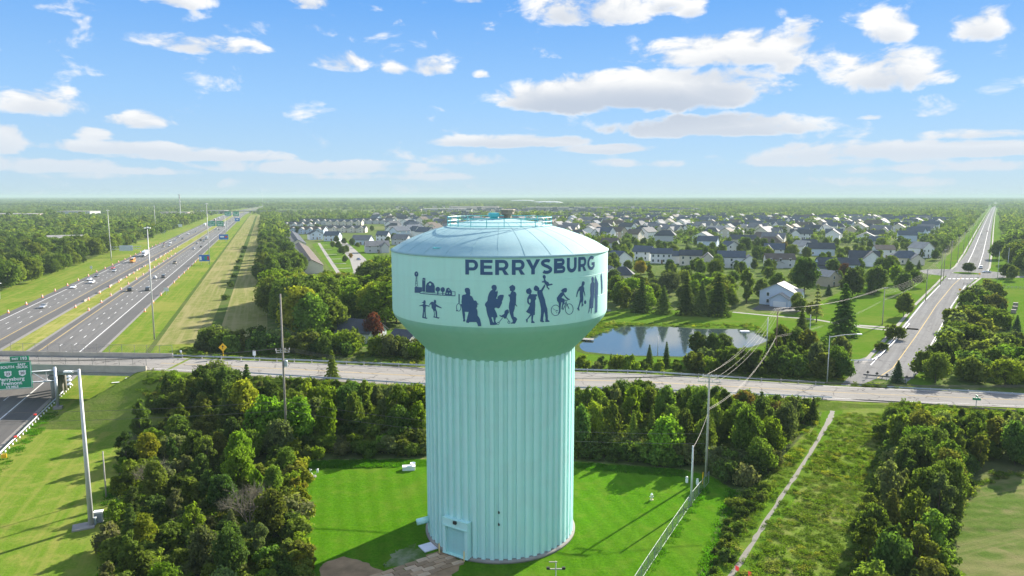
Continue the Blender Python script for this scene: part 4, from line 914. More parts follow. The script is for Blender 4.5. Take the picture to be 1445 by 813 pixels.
# houses of the estate farther off: eight kinds, copied
protos = [house(None, None, w, d, h, rs, wl, rf_, ax, wins=2, side=1, door=False, pane=False, **ex) for (w, d, h, rs, wl, rf_, ax, ex) in (
    (13, 9, 5.4, 3.2, 'white', 'dark', 'x', {}), (12, 10, 5.0, 3.6, 'cream', 'brown', 'y', {}), (15, 10, 4.0, 3.8, 'grey', 'dark', 'hip', dict(rows=1)), (13, 9, 5.4, 3.0, 'blue_grey', 'slate', 'x', {}),
    (14, 10, 4.4, 3.6, 'white', 'grey', 'y', dict(rows=1)), (15, 10, 5.2, 3.4, 'cream', 'grey', 'x', dict(wings=((3.5, -6, 7, 6, 4.4, 3.0, 'y'),))), (12, 9, 5.0, 3.4, 'tan', 'brown', 'x', {}), (13, 10, 5.4, 3.4, 'white', 'slate', 'x', dict(wings=((-3, -6, 6, 6, 4.8, 3.2, 'y'),))))]
DESC = ['white two-storey house with near-black roof', 'cream house with brown gable roof', 'low grey house with dark hipped roof', 'blue-grey house with slate roof', 'white gabled house with grey roof', 'cream house with grey roof and front wing', 'tan house with brown roof', 'white house with slate roof and gabled wing']
rh = random.Random(21); EST = px_poly([(590, 345), (860, 342), (1005, 352), (1180, 350), (1320, 340), (1335, 318), (1330, 309), (850, 306), (520, 306), (545, 330)])
ax_, ay_ = Vector((math.cos(R(-34)), math.sin(R(-34)))), Vector((math.sin(R(34)), math.cos(R(34))))
first = [True] * 8; nest = 0; far_boxes = []
for i in range(-60, 70):
    for j in range(0, 90):
        P = ax_ * (i * 33 + rh.uniform(-4, 4)) + ay_ * (j * 50 + (15 if j % 2 else -6) + rh.uniform(-3, 3))
        if not (330 < P.y < 2600) or not inpoly(P.x, P.y, EST): continue
        if rh.random() < .10 or any((P.x - a) ** 2 + (P.y - b) ** 2 < 19 ** 2 for a, b in HOUSE_POS): continue
        k = rh.randrange(8); rz = -R(34) + rh.choice((0, 0, math.pi / 2, math.pi)) + rh.uniform(-.25, .25)
        if nest >= 255 or P.y > 1250: far_boxes.append((P, rz, rh.randrange(8))); HOUSE_POS.append((P.x, P.y)); continue
        r = protos[k] if first[k] else copy_tree(protos[k]); first[k] = False; nest += 1
        band = ['first', 'second', 'third', 'fourth', 'fifth', 'sixth', 'seventh', 'last'][min(7, int((P.y - 330) / 110))]; side = P.x / P.y
        side = 'left of the tank' if side < -.18 else 'just left of the tank dome' if side < -.02 else 'just right of the tank dome' if side < .13 else 'above the tank-side pond end' if side < .22 else 'above the pond' if side < .32 else 'above the pale blue house' if side < .42 else 'above the junction pines' if side < .52 else 'near the pole line'
        tag(r, f'{DESC[k]}, {band} band, {side}', 'house', 'houses of the estate'); put(r, Vector((P.x, P.y, 0)), rz, rh.uniform(1.15, 1.45))
for k in range(8):
    if first[k]: put(tag(protos[k], DESC[k] + ' in the outer estate', 'house', 'houses of the estate'), g(900 + 20 * k, 306), -R(30))
def far_houses():
    rr = random.Random(3); wb, rb = MB(), MB()
    pos = far_boxes + [(g(rr.uniform(560, 990), rr.uniform(294, 304)), rr.uniform(-.6, .6), 0) for _ in range(150)] + [(g(rr.uniform(850, 990), rr.uniform(296, 300)), rr.uniform(-.3, .3), 0) for _ in range(60)]
    for P, rz, k in pos:
        mw, mr = MB(), MB(); h = rr.uniform(4.5, 7); gable_walls(mw, 0, 0, 15, 10, h, 3.6, 'x'); gable_roof(mr, 0, 0, 15, 10, h, 3.6, 'x')
        c, s = math.cos(rz), math.sin(rz)
        for mm, dst in ((mw, wb), (mr, rb)): dst.add([(P.x + x * c - y * s, P.y + x * s + y * c, z) for x, y, z in mm.v], mm.f)
        if rr.random() < .4: HOUSE_POS.append((P.x, P.y))
    o = wb.obj('far_houses', WM['cream']); me = o.data; me.materials.append(RM['dark']); nw = len(me.polygons)
    bm = bmesh.new(); bm.from_mesh(me); m2 = rb.mesh('tmp'); bm.from_mesh(m2); bm.faces.ensure_lookup_table()
    for f in bm.faces[nw:]: f.material_index = 1
    bm.to_mesh(me); bm.free(); bpy.data.meshes.remove(m2)
    tag(o, 'hazy rows of far houses beyond the estate trees', 'houses', None, 'stuff')
far_houses()
# large far buildings
def shed(px, py, w, d, h, mat, label, rz=0.0, name='warehouse'):
    P = g(px, py); r = empty(name, P, rz, label, 'warehouse'); MB().box((0, 0, h / 2), (w, d, h)).obj('wall', mat, r); MB().box((0, 0, h + .25), (w + 1.2, d + 1.2, .5)).obj('roof', RM['pale'], r)
    for k in range(5): MB().box((-w / 2 + w * (k + .5) / 5, -d / 2 - .1, 1.8), (w / 12, .2, 3.6)).obj('loading_door', M['pane'], r)
    for a in (-.35, 0, .35): HOUSE_POS.append((P.x + w * a, P.y))
pinkish = plain('pale_panel', (.62, .50, .44), .8); offw = plain('off_white_panel', (.42, .43, .42), .95)
shed(25, 311, 95, 40, 12, pinkish, 'long low pinkish warehouse over the woods at the frame edge'); shed(52, 310, 34, 30, 10, offw, 'short warehouse end beside the pinkish one'); shed(112, 306, 70, 40, 12, offw, 'pale block with flat roof over the highway woods')
shed(250, 306, 60, 30, 10, pinkish, 'brown-fronted low store beyond the highway poles'); shed(300, 301.5, 70, 30, 8, offw, 'grey roofed store beside the far highway'); shed(670, 297, 150, 40, 12, pinkish, 'long orange-brown school block far behind the tank'); shed(630, 299, 130, 50, 9, offw, 'flat pale store behind the tank rail'); shed(800, 296.5, 260, 50, 9, plain('grey_panel', (.2, .2, .2), .9), 'very long grey shed in the far haze'); shed(1130, 283, 400, 60, 14, offw, 'hazy white block on the horizon')
P = g(95, 346); r = empty('barn', P, R(20), 'pale roofed barn among the woods left of the highway', 'barn'); mb = MB(); gable_walls(mb, 0, 0, 30, 15, 6, 3, 'x'); mb.obj('wall', offw, r); mb = MB(); gable_roof(mb, 0, 0, 30, 15, 6, 3, 'x'); mb.obj('roof', RM['pale'], r); HOUSE_POS += [(P.x, P.y), (P.x + 10, P.y + 4), (P.x - 10, P.y - 4)]
for q_ in ([(1110, 281.5), (1290, 281.0), (1290, 280.2), (1110, 280.4)], [(400, 292), (520, 291), (520, 289.5), (420, 290)], [(560, 287), (640, 287), (640, 286), (560, 286)], [(850, 283), (960, 283), (960, 282), (850, 282)], [(60, 284), (180, 284), (180, 283), (60, 283)]): flat('field', px_poly(q_), .5, M['tan'])
for px, py, w, h, lb in ((772, 289.5, 180, 20, 'big white air-supported sports dome on the horizon'), (738, 286.5, 200, 20, 'second hazy white dome, behind the school block')):
    P = g(px, py); r = empty('sports_dome', P, 0, lb, 'dome'); mb = MB()
    n = 24; vs, fs = [], []
    for i in range(9):
        t = i / 8 * math.pi / 2
        for k in range(n): a = 2 * math.pi * k / n; q = math.cos(t) ** .6; vs.append((w / 2 * q * math.copysign(abs(math.cos(a)) ** .7, math.cos(a)), 40 * q * math.copysign(abs(math.sin(a)) ** .7, math.sin(a)), h * math.sin(t)))
    for i in range(8):
        for k in range(n): k2 = (k + 1) % n; fs.append((i * n + k, i * n + k2, (i + 1) * n + k2, (i + 1) * n + k))
    mb.add(vs, fs); mb.obj('fabric_shell', offw, r, True); MB().box((0, -42, 2.5), (8, 4, 5)).obj('entrance', offw, r); HOUSE_POS.append((P.x, P.y))
# ================================================================== TREES ONE BY ONE
TONE = {'dark green': (0.078, 0.117, 0.037), 'mid green': (0.119, 0.164, 0.039), 'bright green': (0.152, 0.221, 0.030), 'yellow-green': (0.220, 0.232, 0.035), 'olive': (0.140, 0.162, 0.045),
        'grey-green': (0.136, 0.160, 0.078), 'bluish': (0.054, 0.092, 0.070), 'purple': (0.089, 0.032, 0.032), 'golden': (0.297, 0.216, 0.038), 'rusty': (0.166, 0.113, 0.054)}
rt = random.Random(77); NTREE = {'deciduous_tree': 0, 'conifer_tree': 0, 'shrub': 0}
PT_ALL = []
def jit(c): f = rt.uniform(.85, 1.18); return tuple(max(0, x * f * rt.uniform(.92, 1.08)) for x in c) + (1,)
def tree(P, h, wid, tone, label, group=None, kind='round'):
    sc = h / 10.0; n = 'conifer_tree' if kind in ('cone', 'sparse') else 'deciduous_tree'; NTREE[n] += 1
    r = empty(n, (P[0], P[1], P[2] if len(P) > 2 else 0), rt.uniform(0, 6.28), label, 'tree' if n[0] == 'd' else 'conifer', group)
    me = {'round': CROWN[rt.randrange(6)], 'column': CROWN[6 + rt.randrange(3)], 'cone': CONE[rt.randrange(3)], 'sparse': SPARSE_CONE}[kind]
    c = mobj('crown', me, r, sc=(sc * wid, sc * wid * rt.uniform(.9, 1.1), sc)); c.color = jit(TONE[tone])
    mobj('trunk', STEM if n[0] == 'c' else TRUNK[rt.randrange(3)], r, sc=(sc * min(wid, 1.1), sc * min(wid, 1.1), sc)); PT_ALL.append((P[0], P[1])); return r
def shrub(P, h, wid, tone, label, group):
    NTREE['shrub'] += 1; sc = h / 3.0
    o = mobj('shrub', SHRUB[rt.randrange(5)], None, (P[0], P[1], P[2] if len(P) > 2 else 0), (0, 0, rt.uniform(0, 6.28)), (sc * wid, sc * wid, sc)); o.color = jit(TONE[tone]); tag(o, label, 'shrub', group); return o
def bare(P, s, label):
    o = mobj('bare_shrub', TWIGS, None, (P[0], P[1], 0), (0, 0, rt.uniform(0, 6)), (s, s, s)); tag(o, label, 'shrub'); return o
def darts(poly, n, gap, tries=4000):
    xs = [p[0] for p in poly]; ys = [p[1] for p in poly]; out = []
    for _ in range(tries):
        if len(out) >= n: break
        x, y = rt.uniform(min(xs), max(xs)), rt.uniform(min(ys), max(ys))
        if inpoly(x, y, poly) and all((x - a) ** 2 + (y - b) ** 2 > gap * gap for a, b in out): out.append((x, y))
    return out
CAPS = [(150, 600), (190, 570), (230, 530), (260, 514), (310, 511), (345, 532), (430, 534), (600, 538), (820, 536), (950, 538), (1050, 547), (1110, 558), (1160, 563), (1250, 572), (1445, 582)]
def cap_h(P, h, caps):
    """belt trees stay low enough that the road behind them shows, as it does"""
    if caps is None:
        if not (105 < P[1] < 150): return h
        caps = CAPS
    px, _ = topix(P); py = lerp(px, [c[0] for c in caps], [c[1] for c in caps]) + rt.uniform(-3, 10)
    return max(h * .16, min(h, zat(px, py, Vector(P)) - P[2]))
def fill(pp, n, gap, hr, wr, tones, place, group, shape='tree', cone=0.0, column=.3, caps=None, ends=('highway side', 'far side')):
    poly = px_poly(pp); ux = sorted(p[0] for p in poly); uy = sorted(p[1] for p in poly)
    for x, y in darts(poly, n, gap):
        if -80 < x < 400 and road_n(x) - 1.6 < y < road_f(x) + 1.6: continue
        fx, fy = (x - ux[0]) / (ux[-1] - ux[0]), (y - uy[0]) / (uy[-1] - uy[0])
        spot = ('front' if fy < .25 else 'near-middle' if fy < .5 else 'far-middle' if fy < .75 else 'rear') + ', ' + (ends[0] if fx < .25 else 'inner ' + ends[0] if fx < .5 else 'inner ' + ends[1] if fx < .75 else ends[1])
        P = (x, y, terrain(x, y)); h = cap_h(P, rt.uniform(*hr), caps); tone = rt.choice(tones); q = (h - hr[0]) / (hr[1] - hr[0] + 1e-6); size = 'tall' if q > .7 else 'small' if q < .3 else 'middling'
        if shape == 'shrub': shrub(P, h, rt.uniform(*wr), tone, f'{size} {tone} bush {place}, {spot}', group)
        else:
            u = rt.random(); kd = 'cone' if u < cone else 'column' if u < cone + column else 'round'
            tree(P, h, rt.uniform(*wr), tone, f'{size} {tone} {"conifer" if kd == "cone" else "slim tree" if kd == "column" else "tree"} {place}, {spot}', group, kd)
MIX = ['dark green', 'dark green', 'mid green', 'mid green', 'mid green', 'grey-green', 'olive', 'bright green']
# thicket between the highway verge and the tower lawn
THK = [(150, 830), (150, 770), (168, 690), (178, 640), (215, 590), (300, 600), (415, 650), (418, 700), (425, 813), (430, 900), (150, 930)]
fill(THK, 46, 3.7, (4.5, 7.5), (.62, .95), MIX, 'in the verge thicket', 'thicket trees', cone=.08, column=.3, ends=('verge side', 'lawn side'))
fill(THK, 68, 2.3, (2.0, 3.8), (.9, 1.25), MIX + ['yellow-green', 'grey-green'], 'in the verge thicket', 'thicket bushes', 'shrub', ends=('verge side', 'lawn side'))
fill([(405, 662), (426, 655), (430, 740), (436, 860), (415, 860), (408, 740)], 22, 2.0, (1.6, 3.2), (.9, 1.2), ['bright green', 'olive', 'mid green', 'yellow-green'], 'along the lawn edge', 'lawn-edge bushes', 'shrub', ends=('verge side', 'lawn side'))
bare(g(352, 742), 1.6, 'bare brown twiggy bush in the middle of the thicket'); bare(g(215, 690), 1.2, 'dead brush near the verge in the thicket')
tree(g(205, 780), 5.0, .9, 'yellow-green', 'small yellow-green tree beside the electric cabinets', None); tree(g(210, 655), 5.5, .9, 'yellow-green', 'pale yellow tree above the short grey post', None)
# belt behind the lawn, below the road
BELT = [(212, 600), (252, 556), (330, 548), (430, 560), (598, 556), (598, 632), (420, 634), (300, 600)]
fill(BELT, 62, 3.4, (7.0, 11.0), (.55, .85), MIX + ['bright green', 'yellow-green'], 'in the roadside belt', 'belt trees near the highway', cone=.07, column=.35, ends=('bridge end', 'tower end'))
fill([(815, 562), (990, 566), (1140, 575), (1150, 600), (1080, 650), (1005, 655), (960, 646), (815, 640)], 66, 3.5, (6.5, 10.0), (.55, .85), MIX, 'in the belt behind the lawn', 'belt trees near the path', cone=.16, column=.35, ends=('tower end', 'path end'))
fill([(430, 630), (600, 630), (600, 646), (430, 648)], 22, 2.0, (2.0, 3.4), (.9, 1.2), ['mid green', 'bright green', 'mid green', 'grey-green'], 'in the white-box hedge', 'hedge bushes beside the white box', 'shrub', ends=('thicket end', 'tower end'))
fill([(812, 636), (966, 644), (966, 660), (812, 648)], 22, 2.0, (2.2, 3.8), (.9, 1.2), ['dark green', 'mid green', 'mid green', 'grey-green'], 'in the hydrant hedge', 'hedge bushes behind the hydrant', 'shrub', ends=('tower end', 'fence end'))
fill([(1000, 655), (1080, 645), (1090, 660), (1050, 690), (1030, 690)], 14, 2.2, (2.5, 4.2), (.9, 1.2), ['dark green', 'grey-green', 'mid green'], 'at the fence end', 'bushes at the fence end', 'shrub', ends=('fence side', 'path side'))
for px, py, h, tn, lb in ((255, 585, 8.5, 'bright green', 'fresh green tree below the bridge end'), (375, 632, 9.5, 'bright green', 'glowing bright green tree around the tall pole'), (420, 630, 9.0, 'bright green', 'bright green tree right behind the tall pole'), (310, 570, 9.5, 'grey-green', 'grey-green feathery tree under the guardrail'),
                          (940, 652, 8.0, 'bright green', 'fresh green tree below the crossarmed pole'), (1070, 668, 6.0, 'mid green', 'round tree with pale leaves at the path side'), (1050, 600, 7.0, 'rusty', 'reddish brown half-dead tree in the belt'), (1092, 615, 6.5, 'rusty', 'brownish tree behind the round tree at the path')):
    tree(g(px, py), h, .95, tn, lb)
tree(g(470, 562, 1.5), 10.5, .6, 'mid green', 'slender tree whose top crosses the road edge', None, 'cone'); tree(g(350, 566, 1.5), 8.0, .8, 'dark green', 'dark conifer against the guardrail', None, 'cone')
# right-hand wood and its back row
RW = [(1244, 705), (1268, 640), (1320, 640), (1372, 665), (1366, 686), (1338, 730), (1324, 800), (1318, 940), (1206, 940), (1216, 800)]
fill(RW, 52, 3.6, (5.5, 8.5), (.65, .95), ['dark green', 'dark green', 'mid green', 'mid green', 'olive', 'grey-green'], 'in the hay field wood', 'trees by the hay field', cone=.08, ends=('meadow side', 'field side'))
fill(RW, 30, 2.6, (2.4, 4.2), (.9, 1.2), ['dark green', 'mid green', 'olive', 'grey-green'], 'in the hay field wood', 'bushes by the hay field', 'shrub', ends=('meadow side', 'field side'))
fill([(1245, 600), (1300, 585), (1470, 590), (1560, 600), (1560, 664), (1455, 660), (1380, 664), (1300, 640)], 44, 4.0, (5.5, 8.0), (.65, .95), ['dark green', 'dark green', 'mid green', 'grey-green', 'olive'], 'in the row above the hay field', 'roadside trees by the hay field', cone=.15, ends=('path end', 'outer end'))
# north side of the road
fill([(252, 496), (300, 487), (420, 490), (600, 498), (600, 508), (420, 501), (300, 499)], 36, 3.0, (4.0, 7.0), (.85, 1.1), MIX, 'along the far guardrail', 'bushes along the far guardrail', 'shrub', ends=('sign end', 'tower end'))
fill([(372, 472), (372, 440), (400, 418), (470, 410), (548, 405), (592, 430), (592, 452), (545, 462), (490, 464), (480, 482), (430, 490), (380, 482)], 66, 5.0, (13, 18), (.9, 1.25), ['mid green', 'bright green', 'bright green', 'yellow-green', 'mid green', 'dark green'], 'in the wood beyond the road', 'wood beyond the road', column=.1, caps=[(372, 380), (400, 380), (440, 380), (480, 386), (500, 382), (520, 368), (548, 356), (590, 348)], ends=('ditch side', 'tank side'))
for px, py, h, tn in ((455, 432, 12, 'yellow-green'), (480, 424, 12, 'yellow-green'), (525, 405, 13, 'golden'), (430, 440, 12, 'bright green'), (395, 455, 11, 'mid green')): tree(g(px, py), h, .95, tn, f'{"golden topped" if tn == "golden" else tn} big tree {"nearest the tank" if px > 500 else "in the middle of the wood" if px > 450 else "at the wood edge facing the highway"} at {"the back" if py < 425 else "the front"}')
tree(g(527, 482), 9.0, .9, 'purple', 'dark purple-leaved tree beside the chimney of the small house'); tree(g(505, 493), 6.5, .6, 'dark green', 'dark pointed conifer in front of the purple tree', None, 'cone')
fill([(815, 518), (990, 516), (1060, 512), (1190, 524), (1188, 534), (1000, 526), (815, 524)], 40, 3.6, (3.2, 6.5), (.8, 1.05), MIX, 'below the pond', 'bushes between pond and road', 'shrub', caps=[(815, 503), (960, 502), (985, 482), (1060, 482), (1190, 495)], ends=('tower end', 'junction end'))
fill([(1085, 516), (1090, 500), (1110, 498), (1190, 516), (1180, 532), (1085, 528)], 16, 5.0, (6, 9), (.8, 1.0), MIX, 'at the pond corner', 'trees between pond and junction', cone=.2, ends=('pond side', 'junction side'))
for px, py, h in ((916, 519, 6.2), (940, 519, 7.0), (862, 520, 4)): tree(g(px, py), h, .62, 'dark green', f'pointed young conifer by the near shore of the pond, {"tallest" if h > 6.5 else "smallest" if h < 5 else "second"} of three', None, 'cone')
for px, py, h, w in ((985, 506, 7.6, 1.0), (1005, 507, 7.2, 1.0), (1022, 503, 6.5, 1.0)): tree(g(px, py), h, w, 'dark green', f'rounded tree on the pond bank, {"first" if px < 990 else "second" if px < 1010 else "third"} from the tower')
# trees behind the pond and round the houses
for px, py, h, w in ((905, 441, 14, .85), (936, 443, 11, .9), (968, 444.5, 15, .85), (1013, 446, 16, .85), (990, 445, 13, .85)): tree(g(px, py), h, w, 'dark green', f'big dark spruce on the far pond bank, {["first", "second", "third", "fourth", "fifth"][[905, 936, 968, 990, 1013].index(px)]} from the tower', None, 'cone')
fill([(868, 438), (880, 415), (960, 410), (1045, 416), (1040, 436), (960, 440)], 22, 6.5, (7, 11), (.95, 1.3), ['mid green', 'bright green', 'grey-green', 'bright green', 'grey-green', 'olive'], 'behind the pond spruces', 'trees behind the pond', column=.15, ends=('tank side', 'house side'))
for px, py, h, w, tn, kd, lb in ((1053, 428, 15, .8, 'mid green', 'column', 'tall upright tree beside the drive of the pale blue house'), (1135, 415, 17, .95, 'dark green', 'round', 'large dark round tree behind the pale blue house'), (1190, 474, 17, .85, 'dark green', 'cone', 'big dark pine beside the gravel walk'),
    (1152, 455, 14, .8, 'grey-green', 'sparse', 'thin grey spruce with bare stem'), (1130, 486, 11, .8, 'dark green', 'cone', 'ragged conifer by the brown pole'), (1169, 417, 5, 1.1, 'bluish', 'cone', 'little bluish cone tree on the lawn of the tan house'), (1203, 420, 13, 1.0, 'dark green', 'round', 'round tree with clear stem on the sunny lawn'),
    (1236, 413, 13, 1.0, 'dark green', 'round', 'broad dark tree next to the pointed one'), (1228, 416, 9, .8, 'dark green', 'cone', 'dark pointed fir under the broad tree'), (1252, 395, 13, .9, 'mid green', 'column', 'tall oval tree in front of the white gabled house'), (1275, 447, 9, 1.0, 'mid green', 'round', 'pale lawn tree beside the road wires'),
    (1265, 402, 10, 1.0, 'bright green', 'round', 'light green tree near the pole line'), (1192, 392, 8, 1.0, 'purple', 'round', 'purple-leaved tree in front of the blue-grey house'), (1145, 449, 6, 1.2, 'olive', 'round', 'low spreading tree over the drive'), (1128, 442, 6, 1.2, 'mid green', 'round', 'rounded garden tree hiding the garage end'),
    (1407, 366, 13.5, 1.25, 'dark green', 'round', 'tall lone tree with bare trunk beyond the roundabout'), (1440, 368, 13, 1.0, 'golden', 'round', 'yellow-topped tree at the frame edge beyond the roundabout'), (1367, 385, 6, 1.35, 'dark green', 'round', 'small round tree on the roundabout island'), (1432, 372, 9, 1.2, 'dark green', 'round', 'dark bushy tree behind the roundabout arm'),
    (1420, 392, 8, 1.2, 'dark green', 'round', 'broad low tree on the field beside the cross road'), (1428, 396, 8, 1.0, 'mid green', 'round', 'tree with twin stems on the field edge'), (1434, 470, 6, .9, 'bluish', 'cone', 'blue spruce with a shadow on the field'), (1413, 445, 5, .9, 'bluish', 'cone', 'blue spruce in the short row, far end'), (1418, 455, 5.5, .9, 'bluish', 'cone', 'blue spruce in the short row, middle'),
    (1422, 465, 5, .9, 'bluish', 'cone', 'blue spruce in the short row, near end'), (1266, 540, 5.5, .85, 'bluish', 'cone', 'blue spruce standing by the barrier at the road end'), (1275, 415, 10, 1, 'dark green', 'round', 'dark tree under the road wires'), (1290, 405, 9, 1.1, 'mid green', 'round', 'leafy tree beside the roundabout wires'), (868, 420, 10, 1.0, 'mid green', 'round', 'willow-like tree right of the tank'),
    (1010, 398, 12, .9, 'mid green', 'round', 'soft green tree before the long white house'), (945, 388, 9, .9, 'dark green', 'round', 'dark rounded tree before the white houses'), (904, 388, 8, 1.1, 'golden', 'round', 'golden tree before the white houses'), (1068, 355, 12, .85, 'dark green', 'column', 'dark oval tree beside the brown roofs'), (1053, 358, 13, .9, 'dark green', 'round', 'dark rounded tree beside the brown roofs'), (1107, 362, 11, .95, 'rusty', 'round', 'brownish tree behind the low roofed grey house')):
    tree(g(px, py), h, w, tn, lb, None, kd)
for i, (px, py, h) in enumerate(((475, 343, 7), (470, 350, 6), (478, 352, 7), (483, 360, 7), (489, 357, 6), (497, 347, 7), (486, 345, 6), (505, 350, 5), (447, 325, 9), (440, 322, 10), (431, 327, 9), (420, 330, 9), (556, 340, 8), (548, 342, 6), (525, 327, 8), (500, 324, 8), (495, 365, 4), (487, 371, 5))):
    tree(g(px, py), h, 1.1, 'golden' if i in (16,) else ('dark green', 'mid green', 'dark green')[i % 3], f'{"small golden" if i == 16 else "rounded"} court tree {["between drive and road", "near the slate gables", "beside the grey terrace", "at the brown terrace"][i % 4]} {["at the front", "in the middle", "at the far end", "by the lawn", "by the houses"][i // 4]}')
shrub(g(1262, 478), 4.5, 1.2, 'mid green', 'rounded bush at the bend of the side-road guardrail', None); shrub(g(1245, 495), 2.5, 1.3, 'olive', 'low bush under the side-road guardrail', None)
# scrub triangle between side road and field
TRI = [(1300, 538), (1338, 470), (1362, 428), (1380, 414), (1402, 410), (1412, 430), (1402, 450), (1420, 480), (1446, 498), (1500, 520), (1500, 548)]
fill(TRI, 60, 4.3, (4.5, 7.5), (.85, 1.1), ['dark green', 'olive', 'grey-green', 'mid green', 'olive', 'mid green'], 'in the side-road scrub', 'scrub beside the side road', 'shrub', ends=('road side', 'field side'))
tree(g(1418, 545), 6.5, 1.2, 'yellow-green', 'yellow-green rounded tree at the scrub corner by the main road'); tree(g(1320, 540), 7.5, 1.0, 'mid green', 'dense green tree at the scrub tip by the barrier')
for i in range(9):
    P = hw(-20 + i * 45, 45.5); 
    if i: shrub((P.x, P.y, 0), 1.8 + .5 * (i % 3), 1.4, 'mid green', f'bush beside the long ditch, number {i} from the bridge', 'bushes by the ditch')
print('TREES', NTREE)

# ================================================================== MASSES NOBODY COUNTS
def variant(meshes, mat):
    out = []
    for me in meshes: c = me.copy(); c.materials.clear(); c.materials.append(mat); out.append(c)
    return out
def scatter(name, pts, meshes, label, cat, tilt=0.0):
    """pts: (x, y, z, scale xy, scale z, turn, which) -> one object that sets a copy of a mesh on every point"""
    n = len(pts); a = np.array(pts, dtype=np.float32); me = bpy.data.meshes.new(name); me.vertices.add(n); me.vertices.foreach_set('co', a[:, :3].ravel())
    for nm, typ, arr in (('sc', 'FLOAT_VECTOR', np.stack([a[:, 3], a[:, 3], a[:, 4]], 1)), ('ro', 'FLOAT_VECTOR', np.stack([np.zeros(n), np.zeros(n), a[:, 5]], 1))):
        at = me.attributes.new(nm, typ, 'POINT'); at.data.foreach_set('vector', arr.astype(np.float32).ravel())
    at = me.attributes.new('which', 'INT', 'POINT'); at.data.foreach_set('value', a[:, 6].astype(np.int32))
    o = link(bpy.data.objects.new(name, me)); ng = bpy.data.node_groups.new(name, 'GeometryNodeTree')
    ng.interface.new_socket('Geometry', in_out='INPUT', socket_type='NodeSocketGeometry'); ng.interface.new_socket('Geometry', in_out='OUTPUT', socket_type='NodeSocketGeometry')
    N = ng.nodes; L = ng.links; gi, go = N.new('NodeGroupInput'), N.new('NodeGroupOutput'); ip = N.new('GeometryNodeInstanceOnPoints'); jo = N.new('GeometryNodeJoinGeometry')
    for k, m in reversed(list(enumerate(meshes))):
        src = bpy.data.objects.new(name + '_source', m); oi = N.new('GeometryNodeObjectInfo'); oi.inputs['Object'].default_value = src; oi.inputs['As Instance'].default_value = True; L.new(oi.outputs['Geometry'], jo.inputs[0])
    def attr(nm, dt): q = N.new('GeometryNodeInputNamedAttribute'); q.data_type = dt; q.inputs['Name'].default_value = nm; return q.outputs['Attribute']
    mv = N.new('GeometryNodeMeshToPoints'); L.new(gi.outputs[0], mv.inputs[0]); L.new(mv.outputs[0], ip.inputs['Points']); L.new(jo.outputs[0], ip.inputs['Instance']); ip.inputs['Pick Instance'].default_value = True
    L.new(attr('which', 'INT'), ip.inputs['Instance Index']); L.new(attr('ro', 'FLOAT_VECTOR'), ip.inputs['Rotation']); L.new(attr('sc', 'FLOAT_VECTOR'), ip.inputs['Scale']); L.new(ip.outputs[0], go.inputs[0])
    md = o.modifiers.new('scatter', 'NODES'); md.node_group = ng; return tag(o, label, cat, None, 'stuff')
MIDC = variant(CROWN + CONE[:1], M['leaf_far'])
FARC = [crown('far_crown', 200 + i, 330, 4.4, .6, 10, 8, 1.55, M['leaf_far']) for i in range(5)]
def grove(seed):
    rr = np.random.default_rng(seed); V = []; n = 900; k = 14; c = rr.uniform(-32, 32, (k, 2)); hh = rr.uniform(8, 14, k); idx = rr.integers(0, k, n); d = unit(rr.normal(size=(n, 3)) + np.array([0, 0, .4]))
    C = np.stack([c[idx, 0] + d[:, 0] * 6.2, c[idx, 1] + d[:, 1] * 6.2, hh[idx] * .58 + d[:, 2] * hh[idx] * .42], 1); C[:, 2] = np.maximum(C[:, 2], .5)
    return quads_mesh('grove', C, unit(d + rr.normal(size=d.shape) * .4), rr.uniform(2.4, 4.2, n), np.clip(.5 + .25 * rr.normal(size=n), 0, 1), M['leaf_far'], rng=rr)
GROVE = [grove(300 + i) for i in range(4)]
rw = random.Random(5); rn = np.random.default_rng(6)
SR2 = [(p.x, p.y) for p in SR] + [(SR[-1].x * 1.6, SR[-1].y * 1.6)]
def seg_d(x, y, pts):
    b = 1e9
    for i in range(len(pts) - 1):
        ax, ay = pts[i]; bx_, by_ = pts[i + 1]; dx, dy = bx_ - ax, by_ - ay; t = max(0, min(1, ((x - ax) * dx + (y - ay) * dy) / (dx * dx + dy * dy))); b = min(b, math.hypot(x - ax - dx * t, y - ay - dy * t))
    return b
HG = {}
for hx, hy in HOUSE_POS: HG.setdefault((int(hx // 20), int(hy // 20)), []).append((hx, hy))
def near_house(x, y, r):
    i, j = int(x // 20), int(y // 20)
    return any((x - a) ** 2 + (y - b) ** 2 < r * r for u in (-1, 0, 1) for w_ in (-1, 0, 1) for a, b in HG.get((i + u, j + w_), ()))
OPEN = [px_poly(q) for q in ([(404, 345), (408, 316), (440, 313), (600, 311), (600, 400), (425, 402)], [(800, 480), (826, 446), (1040, 446), (1120, 446), (1215, 405), (1250, 425), (1330, 400), (1330, 540), (800, 560)], [(1370, 396), (1420, 391), (1600, 395), (1650, 580), (1290, 560)], [(372, 402), (700, 402), (720, 520), (372, 520)], [(440, 345), (480, 332), (535, 352), (560, 392), (490, 402)], [(1330, 378), (1400, 374), (1450, 385), (1450, 400), (1320, 400)],
   [(400, 311.5), (455, 310.5), (470, 305), (395, 307)], [(385, 300), (560, 299), (600, 297), (395, 296)], [(640, 302), (830, 301), (830, 297), (640, 296.5)])]
GARDENS = px_poly([(800, 350), (1320, 343), (1322, 408), (1215, 408), (1120, 448), (800, 448)])
